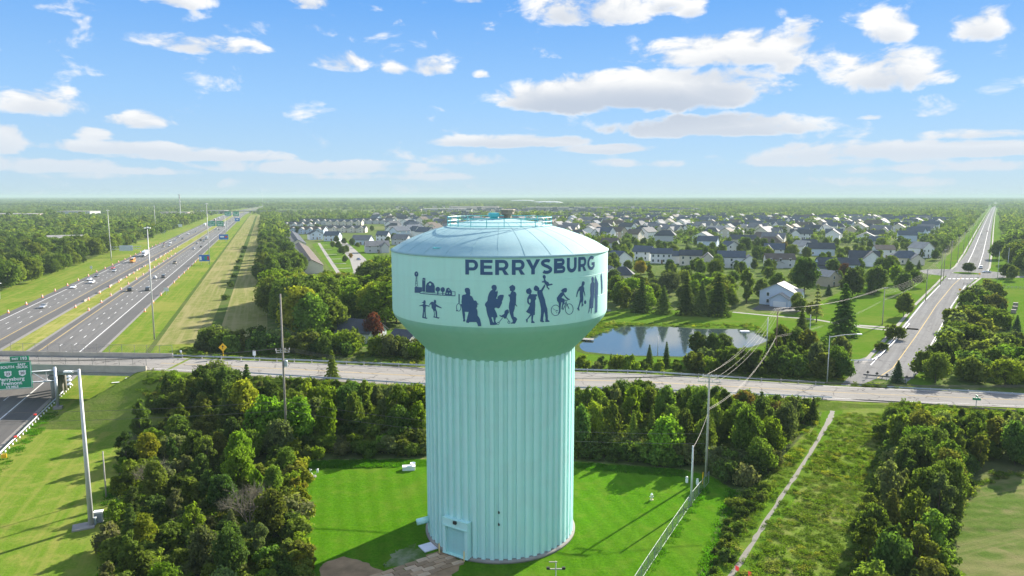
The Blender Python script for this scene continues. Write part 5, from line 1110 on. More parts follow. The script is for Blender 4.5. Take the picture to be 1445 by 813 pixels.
def density(x, y):
    rx, ry = x - A0.x, y - A0.y; t = rx * HD.x + ry * HD.y; off = rx * HP.x + ry * HP.y
    if t > 1300: off -= 30 * ((t - 1300) / 1000) ** 2
    if -50 < off < (59 if t < 1500 else 34) and t > -400: return 0
    if off <= -50: return .92 if t < 1500 else .8
    if seg_d(x, y, SR2) < 19: return 0
    for q in OPEN:
        if inpoly(x, y, q): return 0
    if off < 84 and t < 950: return .9
    if inpoly(x, y, GARDENS): return .25
    if inpoly(x, y, EST): return .30 if y < 700 else .36 if y < 1000 else .55
    if x > lerp(y, [p[1] for p in SR2], [p[0] for p in SR2]): return .72
    if y > 1500 and x < .12 * y and x > -.33 * y: return .30
    return .62
def far_noise(x, y, s): return .5 + .25 * (math.sin(x / s + 1.3 * math.sin(y / s * .7)) + math.sin(y / s * 1.1 + 1.7 * math.sin(x / s * .6)))
mid, far, grv = [], [], []
y = 205.0
while y < 2700:
    st = 9.0 if y < 700 else 11.0 if y < 1400 else 14.0
    x = -y * .86
    while x < y * .86:
        X, Y = x + rw.uniform(-.45, .45) * st, y + rw.uniform(-.45, .45) * st; dd = density(X, Y)
        if y > 1300: dd *= .15 + 1.3 * far_noise(X, Y, 110)
        if dd and rw.random() < dd and not near_house(X, Y, 9.5) and (Y > 480 or all((X - a) ** 2 + (Y - b) ** 2 > 30 for a, b in PT_ALL)):
            fn = far_noise(X, Y, 47); h = rw.uniform(.75, 1.15) * (.7 + .75 * fn) + (.35 if rw.random() < .06 else 0) if dd > .7 else rw.uniform(.5, 1.0) if Y < 1000 else rw.uniform(.6, 1.15)
            wd = h * rw.uniform(.8, 1.15)
            if Y < 620: mid.append((X, Y, 0, wd, h, rw.uniform(0, 6.28), rw.choice((0, 1, 2, 3, 4, 5, 0, 1, 2, 6, 9)) if dd < .8 else rw.randrange(6)))
            else: far.append((X, Y, 0, wd * (1.15 if st > 10 else 1), h, rw.uniform(0, 6.28), rw.randrange(5)))
        x += st
    y += st
y = 2700.0
while y < 15000:
    st = 62 if y < 5000 else 100; x = -y * .86
    while x < y * .86:
        X, Y = x + rw.uniform(-.4, .4) * st, y + rw.uniform(-.4, .4) * st
        if rw.random() < -.1 + 1.35 * far_noise(X, Y, 420) and seg_d(X, Y, SR2) > 45 and density(X, Y) > 0: s = rw.uniform(.8, 1.3) * (1 if y < 5000 else 1.7); grv.append((X, Y, 0, s, s * .9 / (1 if y < 5000 else 1.35), rw.uniform(0, 6.28), rw.randrange(4)))
        x += st
    y += st
print('SCATTER', len(mid), len(far), len(grv))
scatter('near_woodland', mid, MIDC, 'dense green woodland and garden trees around the highway and the estate', 'woodland')
scatter('far_woodland', far, FARC, 'far tree canopy fading into haze', 'woodland')
scatter('horizon_woods', grv, GROVE, 'blue-green woods along the horizon', 'woodland')
# low bushes that fill the gaps under the belts and dot the meadow
ug = []
for pp, n, gap, hr in ((None, 70, 2.2, (2.2, 4.4)), ([(815, 562), (990, 566), (1140, 575), (1150, 600), (1080, 650), (1005, 655), (960, 646), (815, 640)], 70, 2.2, (2.2, 4.4)), ([(1205, 760), (1232, 700), (1240, 640), (1250, 640), (1220, 800), (1190, 900)], 22, 2.0, (1.0, 2.2)), ([(1000, 790), (1040, 716), (1075, 682), (1085, 690), (1040, 760), (1010, 830)], 32, 1.7, (.7, 1.7)), ([(1250, 600), (1440, 600), (1450, 660), (1300, 640), (1240, 700)], 40, 2.4, (2, 3.6)), (THK, 60, 2.4, (1.6, 3.0)), (RW, 50, 2.4, (1.6, 3.0))):
    for x, y in darts(px_poly(pp or BELT), n, gap):
        if -80 < x < 400 and road_n(x) - 1.6 < y < road_f(x) + 1.6: continue
        P = (x, y, terrain(x, y)); h = cap_h(P, rt.uniform(*hr), None) / 3; ug.append((*P, h * rt.uniform(.95, 1.35), h, rt.uniform(0, 6.28), rt.randrange(5)))
scatter('undergrowth', ug, variant(SHRUB, M['leaf_far']), 'low bushes filling the gaps under the trees and along the path', 'undergrowth')
# weeds and rough grass
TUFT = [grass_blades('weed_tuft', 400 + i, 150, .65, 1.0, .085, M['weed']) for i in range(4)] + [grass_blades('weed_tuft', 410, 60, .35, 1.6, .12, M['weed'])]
def cover(pp, n, hr, holes=()):
    poly = px_poly(pp); xs = [p[0] for p in poly]; ys = [p[1] for p in poly]; out = []
    while len(out) < n:
        X, Y = rw.uniform(min(xs), max(xs)), rw.uniform(min(ys), max(ys))
        if not inpoly(X, Y, poly): n -= .35; continue
        if seg_d(X, Y, [(p.x, p.y) for p in path_pts]) < .42 + 1.7 * rw.random() ** 1.6: continue
        if -80 < X < 400 and road_n(X) - .8 < Y < road_f(X) + .6: continue
        q = far_noise(X, Y, 4.0); out.append((X, Y, terrain(X, Y) * .98, rw.uniform(.7, 1.5), rw.uniform(*hr) * (.5 + q), rw.uniform(0, 6.28), rw.randrange(5)))
    return out
wd = cover([(1000, 830), (1038, 712), (1082, 676), (1172, 584), (1262, 584), (1240, 700), (1170, 900)], 2600, (.3, .75))
wd += cover([(190, 585), (255, 545), (600, 545), (600, 640), (420, 640), (300, 600)], 1500, (.6, 1.4)) + cover([(815, 550), (1160, 572), (1150, 600), (1070, 660), (965, 655), (815, 640)], 1500, (.6, 1.4))
wd += cover([(1240, 590), (1260, 572), (1450, 582), (1450, 600), (1300, 600)], 700, (.5, 1.1)) + cover([(1205, 543), (1262, 546), (1300, 548), (1300, 556), (1200, 552)], 160, (.4, .8))
wd += cover([(815, 466), (850, 456), (1060, 459), (1095, 474), (1085, 478), (1050, 463), (880, 460), (826, 480)], 700, (.5, 1.1)) + cover([(150, 900), (152, 780), (172, 680), (420, 650), (425, 700), (430, 900)], 1500, (.5, 1.3))
wd += cover([(250, 503), (600, 515), (600, 500), (250, 490)], 500, (.4, 1.0)) + cover([(815, 530), (1190, 540), (1190, 530), (815, 520)], 500, (.4, 1.0)) + cover([(1325, 830), (1362, 690), (1392, 668), (1450, 664), (1450, 672), (1400, 680), (1370, 700), (1340, 760), (1335, 830)], 400, (.3, .8))
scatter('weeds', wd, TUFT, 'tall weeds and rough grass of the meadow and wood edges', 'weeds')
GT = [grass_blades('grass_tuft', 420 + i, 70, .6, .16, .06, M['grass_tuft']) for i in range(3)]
gt = []
for pp, n in (([(424, 652), (600, 650), (600, 657), (424, 662)], 500), ([(815, 654), (965, 665), (965, 673), (815, 662)], 400), ([(1001, 678), (1007, 680), (914, 813), (860, 900), (848, 900), (905, 813)], 700), ([(1030, 692), (1044, 694), (1000, 813), (985, 880), (970, 880), (988, 813)], 600), ([(150, 690), (168, 690), (154, 813), (150, 900), (130, 900), (138, 800)], 400), ([(60, 585), (85, 580), (12, 658), (-60, 720), (-80, 720), (0, 655)], 400)):
    for q in cover(pp, n, (1.2, 2.4)): gt.append(q[:6] + (q[6] % 3,))
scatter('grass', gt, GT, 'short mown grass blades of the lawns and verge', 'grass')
# ================================================================== BRIDGE, GUARDRAILS, FENCES
bridge = empty('bridge', (-78, 154, 0), 0, 'concrete road bridge over the highway with fenced parapets and round piers', 'bridge'); BL = Vector((-78, 154, 0))
def along(fr, xs, dz=0): return [Vector((x, road_n(x) + (road_f(x) - road_n(x)) * fr, road_z(x) + dz)) for x in xs]
BX = [-78, -90, -105, -120, -150, -190, -240]
def slab(name, f0, f1, z0, z1, mat, xs=BX, parent=bridge, org=BL, o0=0.0, o1=0.0):
    vs, fs = [], []
    for x in xs:
        a, b = road_n(x), road_f(x); z = road_z(x)
        ya, yb = a + (b - a) * f0 + o0, a + (b - a) * f1 + o1; vs += [(x - org.x, ya - org.y, z + z0), (x - org.x, yb - org.y, z + z0), (x - org.x, yb - org.y, z + z1), (x - org.x, ya - org.y, z + z1)]
    for i in range(len(xs) - 1):
        for k in range(4): fs.append((i * 4 + k, i * 4 + (k + 1) % 4, i * 4 + 4 + (k + 1) % 4, i * 4 + 4 + k))
    fs += [(0, 1, 2, 3), tuple((len(xs) - 1) * 4 + k for k in (3, 2, 1, 0))]
    mb = MB(); mb.add(vs, fs); return mb.obj(name, mat, parent)
slab('deck', 0, 1, -.35, .0, M['pale_road']); slab('parapet', 0, 0, -.55, .95, M['old_concrete'], o0=-.32, o1=.0); slab('parapet', 1, 1, -.55, .95, M['old_concrete'], o0=.0, o1=.32)
for q in (.04, .25, .46, .67, .88): slab('girder', q, q, -1.55, -.36, M['galv'] if q == .04 else M['steel'], o0=.1, o1=.55)
slab('fascia_ledge', 0, 0, -.75, -.56, M['concrete'], o0=-.5, o1=.1)
HWA = math.atan2(HD.y, HD.x)
for oo in (17.9, -7.0, -33.5):
    cap = MB()
    for k, yy in enumerate((149.6, 152.2, 154.8, 157.4, 160.0)):
        t = (yy - A0.y - HP.y * oo) / HD.y; P = hw(t, oo); zt_ = road_z(P.x) - 2.1
        MB().cyl((P.x - BL.x, P.y - BL.y, -.2), .55, zt_ + .2, 14).obj('pier_column', M['concrete'], bridge, True)
    pm_ = hw((154.8 - A0.y - HP.y * oo) / HD.y, oo); MB().box((pm_.x - BL.x, pm_.y - BL.y, road_z(pm_.x) - 1.84), (13.2, 1.3, .55), HWA).obj('pier_cap', M['concrete'], bridge)
def mesh_fence(name, pts, h, parent, org, mat, post_gap=2.6, dia=.16, wire=.014, top=True, post_r=.045, postname='fence_post'):
    """posts one by one, the woven wire joined"""
    L = [0]
    for a, b in zip(pts, pts[1:]): L.append(L[-1] + (b - a).length)
    def at(s):
        for i in range(len(pts) - 1):
            if s <= L[i + 1] or i == len(pts) - 2: f = (s - L[i]) / (L[i + 1] - L[i]); return pts[i].lerp(pts[i + 1], f)
    n = max(1, round(L[-1] / post_gap)); pmsh = MB().cyl((0, 0, 0), post_r, h + .05, 6).mesh(postname); pmsh.materials.append(mat)
    for i in range(n + 1): mobj(postname, pmsh, parent, at(L[-1] * i / n) - org)
    for zz in ((h, .05) if top else (h,)): MB().tube([at(s) - org + Vector((0, 0, zz)) for s in np.linspace(0, L[-1], n + 1)], .026, 5).obj('fence_rail', mat, parent)
    vs, fs = [], []; s = -h
    while s < L[-1]:
        for sg in (0, 1):
            s0, s1, z0, z1 = s, s + h, 0.05, h
            if s0 < 0: z0 = .05 - s0; s0 = 0
            if s1 > L[-1]: z1 = h - (s1 - L[-1]); s1 = L[-1]
            if s1 - s0 > .05:
                a, b = at(s0) - org, at(s1) - org
                if sg: a, b = at(s0) - org, at(s1) - org; za, zb = h - z0 + .05, h - z1 + .05
                else: za, zb = z0, z1
                k = len(vs); vs += [(a.x, a.y, a.z + za), (b.x, b.y, b.z + zb), (b.x, b.y, b.z + zb + wire * 1.5), (a.x, a.y, a.z + za + wire * 1.5)]; fs.append((k, k + 1, k + 2, k + 3))
        s += dia
    mb = MB(); mb.add(vs, fs); o = mb.obj('woven_wire', mat, parent); o['kind'] = 'stuff'
dkgal = plain('dull_wire', (.24, .24, .22), .6, .4)
for fr, lb in ((0, 'wire fence on the near parapet of the bridge'), (1, 'wire fence on the far parapet of the bridge')):
    pts = along(fr, [-64 if fr == 0 else -78, -90, -105, -120, -150, -180], .95)
    if fr == 0: pts[0] = along(0, [-78], .95)[0]
    f = empty('bridge_fence', pts[0], 0, lb, 'fence', 'bridge fences'); mesh_fence('bridge_fence', pts, 1.9, f, pts[0], dkgal, 3.0, .30, .010)
# W-beam guardrails
def guardrail(pts, label, group=None, step=3.8, mat=None, post=None, hgt=.78):
    mat = mat or M['galv']; post = post or M['pale_wood']; o = Vector(pts[0]); r = empty('guardrail', o, 0, label, 'guardrail', group)
    P = [Vector(p) - o for p in pts]; pro = [(.0, .33), (.09, .27), (.02, .17), (.09, .07), (.0, .0)]; vs, fs = [], []
    for i, p in enumerate(P):
        t = (P[min(i + 1, len(P) - 1)] - P[max(i - 1, 0)]).normalized(); n = Vector((t.y, -t.x, 0)).normalized()
        for a, z in pro: vs.append(p + n * a + Vector((0, 0, hgt - .33 + z)))
    m = len(pro)
    for i in range(len(P) - 1):
        for k in range(m - 1): fs.append((i * m + k, i * m + m + k, i * m + m + k + 1, i * m + k + 1))
    mb = MB(); mb.add(vs, fs); mb.obj('rail_beam', mat, r)
    pm = MB().box((0, 0, hgt / 2 - .05), (.18, .2, hgt + .18)).mesh('rail_post'); pm.materials.append(post); L = 0
    for a, b in zip(P, P[1:]):
        ln = (b - a).length; n_ = max(1, int(ln / step))
        for k in range(n_):
            q = a.lerp(b, (k + .5) / n_); t = (b - a).normalized(); nn = Vector((-t.y, t.x, 0)) * .14; mobj('rail_post', pm, r, q + nn, (0, 0, math.atan2(t.y, t.x)))
    return r
guardrail(along(.985, [-78, -60, -40, -20, 0, 15, 29, 45, 60, 72]), 'long guardrail on the far side of the overpass road'); guardrail(along(.02, [-58, -40, -20, 0, 15, 29, 45, 60, 68]), 'guardrail on the near side of the overpass road above the belt of trees')
guardrail([g(1200, 546), g(1240, 549), g(1300, 552), g(1380, 556), g(1445, 560), g(1560, 568)], 'guardrail between the dead-end side road and the main road')
guardrail([g(1181, 571), g(1190, 567.5), g(1265, 571), g(1330, 576), g(1445, 585), g(1560, 594)], 'rusty near guardrail beginning at the foot path', mat=plain('rusty_steel', (.22, .18, .15), .7, .3), post=M['wood_pole'])
wr = guardrail([g(1193, 512), g(1230, 511), g(1240, 506), g(1256, 491), g(1272, 474), g(1283, 459)], 'white guardrail curving along the side road', mat=M['white'])
guardrail([g(1288, 535), g(1300, 519), g(1313, 498), g(1325, 474), g(1332, 460)], 'white guardrail by the scrub of the side road', mat=M['white'])
dg = guardrail([g(1218, 532), g(1228, 533), g(1262, 536), g(1288, 537), g(1292, 532)], 'dark barrier across the end of the side road', mat=plain('dark_steel', (.10, .10, .10), .6, .3))
gr_ = guardrail([hw(t, 18.3) for t in (-240, -215, -190, -165, -140, -120)], 'highway guardrail with black and white posts and red caps', step=1.9, mat=M['steel'], post=M['black'])
mk = MB().box((0, 0, .42), (.16, .2, .34)).mesh('white_block'); mk.materials.append(M['white'])
for k in range(46): P = hw(-200 + k * 1.9, 18.75); mobj('white_block', mk, gr_, P - hw(-240, 18.3))
for px, py in ((50, 592), (22.5, 624)): P = g(px, py); MB().box((P.x - hw(-240, 18.3).x, P.y - hw(-240, 18.3).y, 1.0), (.7, .4, .22), HWA).obj('red_cap', M['red'], gr_)
yb = tag(MB().box((0, 0, .55), (.8, .14, .7)).obj('marker_plate', M['sign_yellow']), 'yellow marker plate at the end of the highway guardrail', 'marker'); yb.location = g(6, 648); yb.rotation_euler.z = HWA - math.pi / 2
# median barrier pieces on the left carriageway
for i in range(14): P = hw(40 + i * 26, -10.4); o = tag(MB().prism([(-.3, 0), (.3, 0), (.12, .3), (.09, .82), (-.09, .82), (-.12, .3)], -3, 3).obj('concrete_barrier', M['concrete']), 'concrete barrier block in the line along the median', 'barrier', 'median barrier blocks'); o.location = P; o.rotation_euler.z = HWA - math.pi / 2
# chain-link fence by the lawn
fp = [g(1000, 681), g(975, 712), g(940, 764), g(908, 813), g(880, 858), g(850, 910)]
f = empty('chain_link_fence', fp[0], 0, 'chain link fence running down the lawn beside the tower', 'fence'); mesh_fence('chain_link_fence', fp, 1.75, f, fp[0], plain('fence_wire', (.26, .29, .28), .6, .3), 2.6, .15, .010)
# ================================================================== POLES AND WIRES
def catenary(a, b, sag, n=14): return [a.lerp(b, i / n) - Vector((0, 0, sag * 4 * (i / n) * (1 - i / n))) for i in range(n + 1)]
def cable(segs, r, label, group, mat='wire'):
    mb = MB()
    for a, b, sag in segs: mb.tube(catenary(a, b, sag), r, 4, cap=False)
    return tag(mb.obj('power_line', M[mat]), label, 'cable', group)
def upole(bpx, top_py, label, arms=((.5, 2.4),), r=.16, mat='wood_pole', rz=0, transformer=None, group=None, lean=0):
    P = g(*bpx); h = zat(bpx[0], top_py, P); t = empty('utility_pole', P, rz, label, 'utility pole', group)
    MB().tube([(0, 0, -.3), (lean, 0, h)], r * 1.25, 10, r * .8).obj('pole', M[mat], t, True); tips = []
    for dz, w in arms:
        MB().box((lean, -.16, h - dz), (w, .11, .13)).obj('crossarm', M['pale_wood'], t)
        for k in range(4):
            x = -w / 2 + .12 + (w - .24) * k / 3; MB().lathe([(.03, 0), (.09, .06), (.05, .14), (.09, .2), (.03, .3)], 8, (x + lean, -.16, h - dz + .06)).obj('insulator', M['grey_pole'], t)
            tips.append(P + Vector((math.cos(rz) * (x + lean), math.sin(rz) * (x + lean), h - dz + .36)))
    if transformer: MB().lathe([(.0, -.55), (.3, -.5), (.3, .45), (.2, .55), (.0, .6)], 12, (.45, -.1, h - transformer), cap=False).obj('transformer', M['galv'], t)
    return P, h, tips
P1, h1, t1 = upole((405, 640), 415, 'tall wooden pole with crossarm and transformer behind the lawn hedge', ((9.6, 2.4), (9.95, 2.2)), .17, 'wood_pole', .3, 11.9)
P2, h2, t2 = upole((996, 672), 529, 'tall grey pole with crossarms at the near end of the fence wood', ((.25, 2.2), (1.1, 3.4)), .17, 'pale_wood', -.2)
P3, h3, _ = upole((975, 714), 629, 'short grey pole with meter boxes inside the chain link fence', (), .14, 'grey_pole')
P4, h4, t4 = upole((1094, 512), 436, 'dark brown pole with crossarm on the pond bank', ((.15, 2.8),), .17, 'brown', .4)
P5, h5, t5 = upole((1081, 509), 448, 'plain grey pole beside the brown pole at the pond', (), .13, 'grey_pole')
P6, h6, t6 = upole((1245, 459), 406, 'grey pole with crossarm on the lawn by the side road', ((.2, 2.6),), .14, 'pale_wood', .5)
P7, h7, t7 = upole((1142, 482), 444, 'plain pole amid the conifers near the pond', (), .12, 'grey_pole')
P8, h8, t8 = upole((928, 502), 475, 'thin pole in front of the pond water', (), .10, 'grey_pole')
P9, h9, t9 = upole((150, 702), 637, 'short grey post at the thicket edge on the verge', (), .10, 'pale_wood')
for px, b, t in ((1094.5, 610, 594), (578, 470, 441)): upole((px, b), t, 'small grey stub pole standing among the belt trees' if px > 1000 else 'thin pole on the lawn beyond the purple tree', (), .10, 'grey_pole')
RP_ = []
for i, (px, py, tp) in enumerate(((1306, 425, 380), (1327, 402, 357), (1331, 396, 352), (1341, 380, 340), (1351, 371, 335), (1359, 359, 328), (1366, 350, 322), (1372, 339, 316), (1379, 328, 309), (1385, 318, 302), (1391, 308, 297), (1397, 300, 291))):
    Pq, hq, tq = upole((px, py), tp, f'wooden roadside pole in the line along the side road', ((.3, 2.4),) if i != 1 else (), .15, 'wood_pole', .6, group='poles along the side road'); RP_.append((Pq, hq))
upole((1407, 397), 355, 'thin lamp-like pole near the lone tall tree', (), .12, 'grey_pole'); upole((1421, 388), 350, 'grey pole beside the field trees', (), .12, 'grey_pole')
top = lambda P, h, dz=0, dx=0: Vector((P.x + dx, P.y, h - dz))
for k in range(4): cable([(t2[4 + k] if k != 1 else t2[1], t4[k], 2.3), (t4[k], t6[k], 1.6)], .014, f'thin upper power line from the crossarmed pole over the pond corner', 'upper power lines')
for k in range(2): cable([(top(P2, h2, 5.4 + k * .25), top(P4, h4, 7.2 + k * .35), 2.6), (top(P4, h4, 7.2 + k * .35), top(P6, h6, 4.0 + k * .3), 1.8), (top(P6, h6, 4.0 + k * .3), top(*RP_[0], 3.2 + k * .3), 1.0)], .020, 'thick lower cable sagging from the crossarmed pole to the side road', 'lower cables')
for k in range(5):
    seg = [(top(P6, h6, .2 + k * .5), top(*RP_[0], .3 + k * .6), 1.2)]
    for (pa_, ha_), (pb_, hb_) in zip(RP_, RP_[2:] if False else RP_[1:]): seg.append((top(pa_, ha_, .3 + k * .7, (k - 2) * .4), top(pb_, hb_, .3 + k * .7, (k - 2) * .4), 1.0))
    cable(seg, .018, 'power line following the poles of the side road', 'power lines along the side road')
lo = [(g(-60, 640), 14.0)]
for k in range(4):
    a = t1[k] if k < len(t1) else t1[0]
    P0 = Vector((-125, 119 + k * .5, h1 - 9.6 - (k % 2) * .35)); cable([(P0, t1[k], 2.2), (t1[k], t2[k] + Vector((0, 0, 0)), 2.4), (t2[k], Vector((120, 112 + k * .5, h2 - .6 - (k % 2) * .5)), 2.2)], .022, 'thin dark power line crossing in front of the tree belt', 'power lines in front of the belt', 'wire')
for k in range(2): cable([(Vector((-125, 120, 7.0 - k * 1.6)), top(P1, h1, 18.5 + k * 1.6), 1.2), (top(P1, h1, 18.5 + k * 1.6), top(P2, h2, 9.5 + k * 1.6), 1.6)], .025, 'low service cable through the belt of trees', 'low service cables')
cable([(top(P2, h2, 6.0), top(P3, h3, .3), .5)], .03, 'slack brown cable between the tall grey pole and the short one', None)
bx_ = MB().box((-.3, -.18, 1.1), (.36, .24, .5)).obj('meter_box', M['galv']); bx_.location = P3; tag(bx_, 'grey meter box on the short pole by the fence', 'meter box')
# light masts
def mast(bpx, top_py, label, r=.3, group=None, arm=None, tx=None):
    P = g(*bpx); h = zat(bpx[0], top_py, P); t = empty('light_mast', P, 0, label, 'light mast', group)
    MB().tube([(0, 0, -.2), (0, 0, h)], r, 12, r * .45).obj('mast', M['grey_pole'], t, True)
    if arm is None:
        MB().lathe([(.5, 0), (.55, .15), (.2, .5)], 12, (0, 0, h - .1)).obj('head', M['grey_pole'], t)
        for k in range(3): MB().box((math.cos(k * 2.09) * .6, math.sin(k * 2.09) * .6, h + .05), (.8, .4, .28), k * 2.09).obj('lamp_head', M['white_gloss'], t)
    else:
        ax, az = arm; MB().tube([(0, 0, h - .3), (ax * .5, 0, h - .3 + az * .7), (ax, 0, h - .3 + az)], .09, 6).obj('bracket_arm', M['grey_pole'], t); MB().box((ax, 0, h - .34 + az), (1.1, .42, .22)).obj('lamp_head', M['white'], t)
    return P, h, t
PM, hM, tM = mast((129, 742), 521, 'tall grey steel mast with hanging lamp bracket on the verge', .36, None, (-1.4, .0))
for k, zz in enumerate((.55, 1.0, 1.55)): MB().lathe([(.05, .25), (.22, .15), (.30, 0), (.22, -.1), (.05, -.16)], 10, (-1.4, 0, hM - .5 - zz), cap=False).obj('hanging_lamp', M['white_gloss'], tM)
MB().box((-.45, 0, 0), (.3, .3, .1)).obj('base_plate', M['galv'], tM)
mast((218, 479), 322, 'tall grey mast in the verge nearest the overpass', .25, 'high masts'); mast((296, 373), 288, 'high mast behind the blue service sign', .25, 'high masts'); mast((319, 341), 305, 'high mast near the green signs', .3, 'high masts'); mast((371, 297), 268, 'thin high mast against the sky by the far ramp', .25, 'high masts')
mast((157, 368), 297, 'pale pole by the highway barrel line', .3, 'poles on the far verge'); mast((220, 330), 291, 'pale pole standing in the woods edge', .3, 'poles on the far verge'); mast((0, 422), 400, 'pale pole cut by the frame edge', .2, 'poles on the far verge')
Pt = g(255, 309); ht = zat(255, 274, Pt); tt = empty('radio_tower', Pt, 0, 'tall radio tower rising above the horizon over the highway', 'radio tower'); MB().tube([(0, 0, 0), (0, 0, ht)], 1.1, 8, .7).obj('shaft', M['grey_pole'], tt)
for k, zz in enumerate((1, 6, 14)): MB().lathe([(1.2, 0), (2.0, .2), (2.0, 1.6), (1.2, 1.8)], 8, (0, 0, ht - zz - 1.5)).obj('antenna_ring', M['galv'], tt)
Pl, hl, tl = mast((1167, 541), 474, 'street lamp with long arm at the road junction', .14, None, (6.6, .9)); tl.rotation_euler.z = -.12
tag(MB().box((0, 0, .1), (2.6, 2.1, .22)).obj('ground_slab', M['concrete']), 'pale concrete slab at the foot of the tall mast', 'concrete pad'); o = bpy.data.objects['ground_slab']; o.location = g(118, 744); o.rotation_euler.z = .5
for px, py, w, h, m_, lb in ((140, 737, 1.0, 1.5, M['galv'], 'dark grey electric cabinet with pale top behind the tall mast'), (133, 741, .5, 1.0, plain('cabinet_green', (.30, .42, .40), .5), 'small green-grey electric box beside the mast')):
    r = empty('electric_cabinet', g(px, py), .3, lb, 'cabinet'); MB().box((0, 0, h / 2), (w, w * .6, h)).obj('cabinet_body', m_, r); MB().box((0, 0, h + .06), (w + .12, w * .6 + .12, .12)).obj('lid', M['white'], r); MB().box((0, -w * .3 - .02, h * .5), (w * .8, .03, h * .75)).obj('door', plain('cabinet_door', (.2, .23, .25), .5), r)
# floodlight pole close by
Pf = g(784, 846); hf = zat(784, 792, Pf); r = empty('floodlight_pole', Pf, 0, 'short pole with two floodlights on a crossbar on the lawn in front of the tower', 'floodlights'); MB().tube([(0, 0, 0), (0, 0, hf)], .06, 8).obj('pole', M['grey_pole'], r)
MB().box((0, 0, zat(784, 803, Pf)), (2.0, .1, .12)).obj('crossbar', M['pale_wood'], r); MB().box((-.3, 0, zat(784, 793, Pf)), (.9, .08, .10)).obj('crossbar', M['pale_wood'], r)
for s in (-1, 1): MB().box((s * .85, -.12, zat(784, 801, Pf)), (.36, .24, .26)).obj('floodlight', M['black'], r)
# ================================================================== SIGNS
def text_on(parent, body, size, x, z, y, mat, bold=.0):
    me = text_mesh(body, size, bold); me.materials.append(mat); return mobj('lettering', me, parent, (x, y, z), (R(90), 0, 0))
def sign(P, rz, w, h, z, mat, label, cat='sign', posts=2, border=True, post_mat='galv', texts=(), back=False, group=None):
    r = empty('road_sign', P, rz, label, cat, group)
    for k in range(posts): x = 0 if posts == 1 else -w * .32 + w * .64 * k / (posts - 1); MB().box((x, .08, (z + h) / 2), (.12, .12, z + h)).obj('post', M[post_mat], r)
    MB().box((0, 0, z + h / 2), (w, .06, h)).obj('panel', mat, r)
    if border: 
        mb = MB()
        for q in (-1, 1): mb.box((0, -.036, z + h / 2 + q * (h / 2 - .08)), (w - .1, .006, .06)); mb.box((q * (w / 2 - .08), -.036, z + h / 2), (.06, .006, h - .22))
        mb.obj('border', M['sign_white'], r)
    for body, sz, x, zz in texts: text_on(r, body, sz, x, zz, -.045, M['sign_white'], .01)
    return r
SRZ = math.atan2(HD.y, HD.x) - math.pi / 2
Ps = g(82, 577); gz = empty('overhead_sign', Ps, SRZ, 'big green overhead highway sign on a grey truss beside the bridge', 'sign')
zt1 = zat(77, 518, Ps); z_hi, z_lo = zt1 - .7, zt1 - 2.9
MB().tube([(0, 0, -.1), (0, 0, zt1)], .34, 10, .26).obj('post', M['steel'], gz, True); MB().box((0, 0, .25), (1.6, 1.3, .6)).obj('footing', M['concrete'], gz)
for zz in (z_hi, z_lo): MB().tube([(0, 0, zz), (-24, 0, zz)], .17, 8).obj('truss_chord', M['steel'], gz, True)
for k in range(9): MB().tube([(-1.6 - k * 2.6, 0, z_lo), (-1.6 - k * 2.6, 0, z_hi)], .08, 6).obj('truss_strut', M['steel'], gz); MB().tube([(-1.6 - k * 2.6, 0, z_lo), (-4.2 - k * 2.6, 0, z_hi)], .06, 6).obj('truss_diagonal', M['steel'], gz)
W_, H_ = 10.6, 5.7; xr = -4.0; xc = xr - W_ / 2; zc = zat(22, 528, Ps) + .45
MB().box((xc, -.45, zc), (W_, .12, H_)).obj('panel', M['sign_green'], gz); mb = MB()
for q in (-1, 1): mb.box((xc, -.53, zc + q * (H_ / 2 - .13)), (W_ - .2, .02, .09)); mb.box((xc + q * (W_ / 2 - .13), -.53, zc), (.09, .02, H_ - .35))
mb.obj('border', M['sign_white'], gz)
MB().box((xr - 1.9, -.45, zc + H_ / 2 + .52), (3.3, .12, .98)).obj('exit_tab', M['sign_green'], gz)
def gtext(b, s, x, z, bold=.03): text_on(gz, b, s, x, z, -.55, M['sign_white'], bold)
gtext('EXIT', .55, xr - 2.65, zc + H_ / 2 + .52); gtext('193', .85, xr - 1.2, zc + H_ / 2 + .52)
gtext('SOUTH', .72, xr - 4.1, zc + 1.75); gtext('EAST', .62, xr - 1.6, zc + 2.15); gtext('TRUCK', .62, xr - 1.6, zc + 1.58); gtext('SOUTH', .72, xr - 7.9, zc + 1.75)
for x, n in ((xr - 7.2, '20'), (xr - 4.1, '23'), (xr - 1.6, '20')):
    mb = MB(); mb.prism([(x - .62, zc + .15), (x - .5, zc + .0), (x - .2, zc - .18), (x, zc - .3), (x + .2, zc - .18), (x + .5, zc), (x + .62, zc + .15), (x + .58, zc + .5), (x + .66, zc + .8), (x + .48, zc + .98), (x + .2, zc + .9), (x, zc + 1.0), (x - .2, zc + .9), (x - .48, zc + .98), (x - .66, zc + .8), (x - .58, zc + .5)], -.56, -.52); mb.obj('route_shield', M['sign_white'], gz)
    me = text_mesh(n, .75, .02); me.materials.append(M['black']); mobj('lettering', me, gz, (x, -.58, zc + .36), (R(90), 0, 0))
gtext('Perrysburg', 1.02, xr - 3.6, zc - .75); gtext('Fremont', 1.02, xr - 3.6, zc - 1.6); gtext('1/2 MILE', .62, xr - 3.6, zc - 2.38)
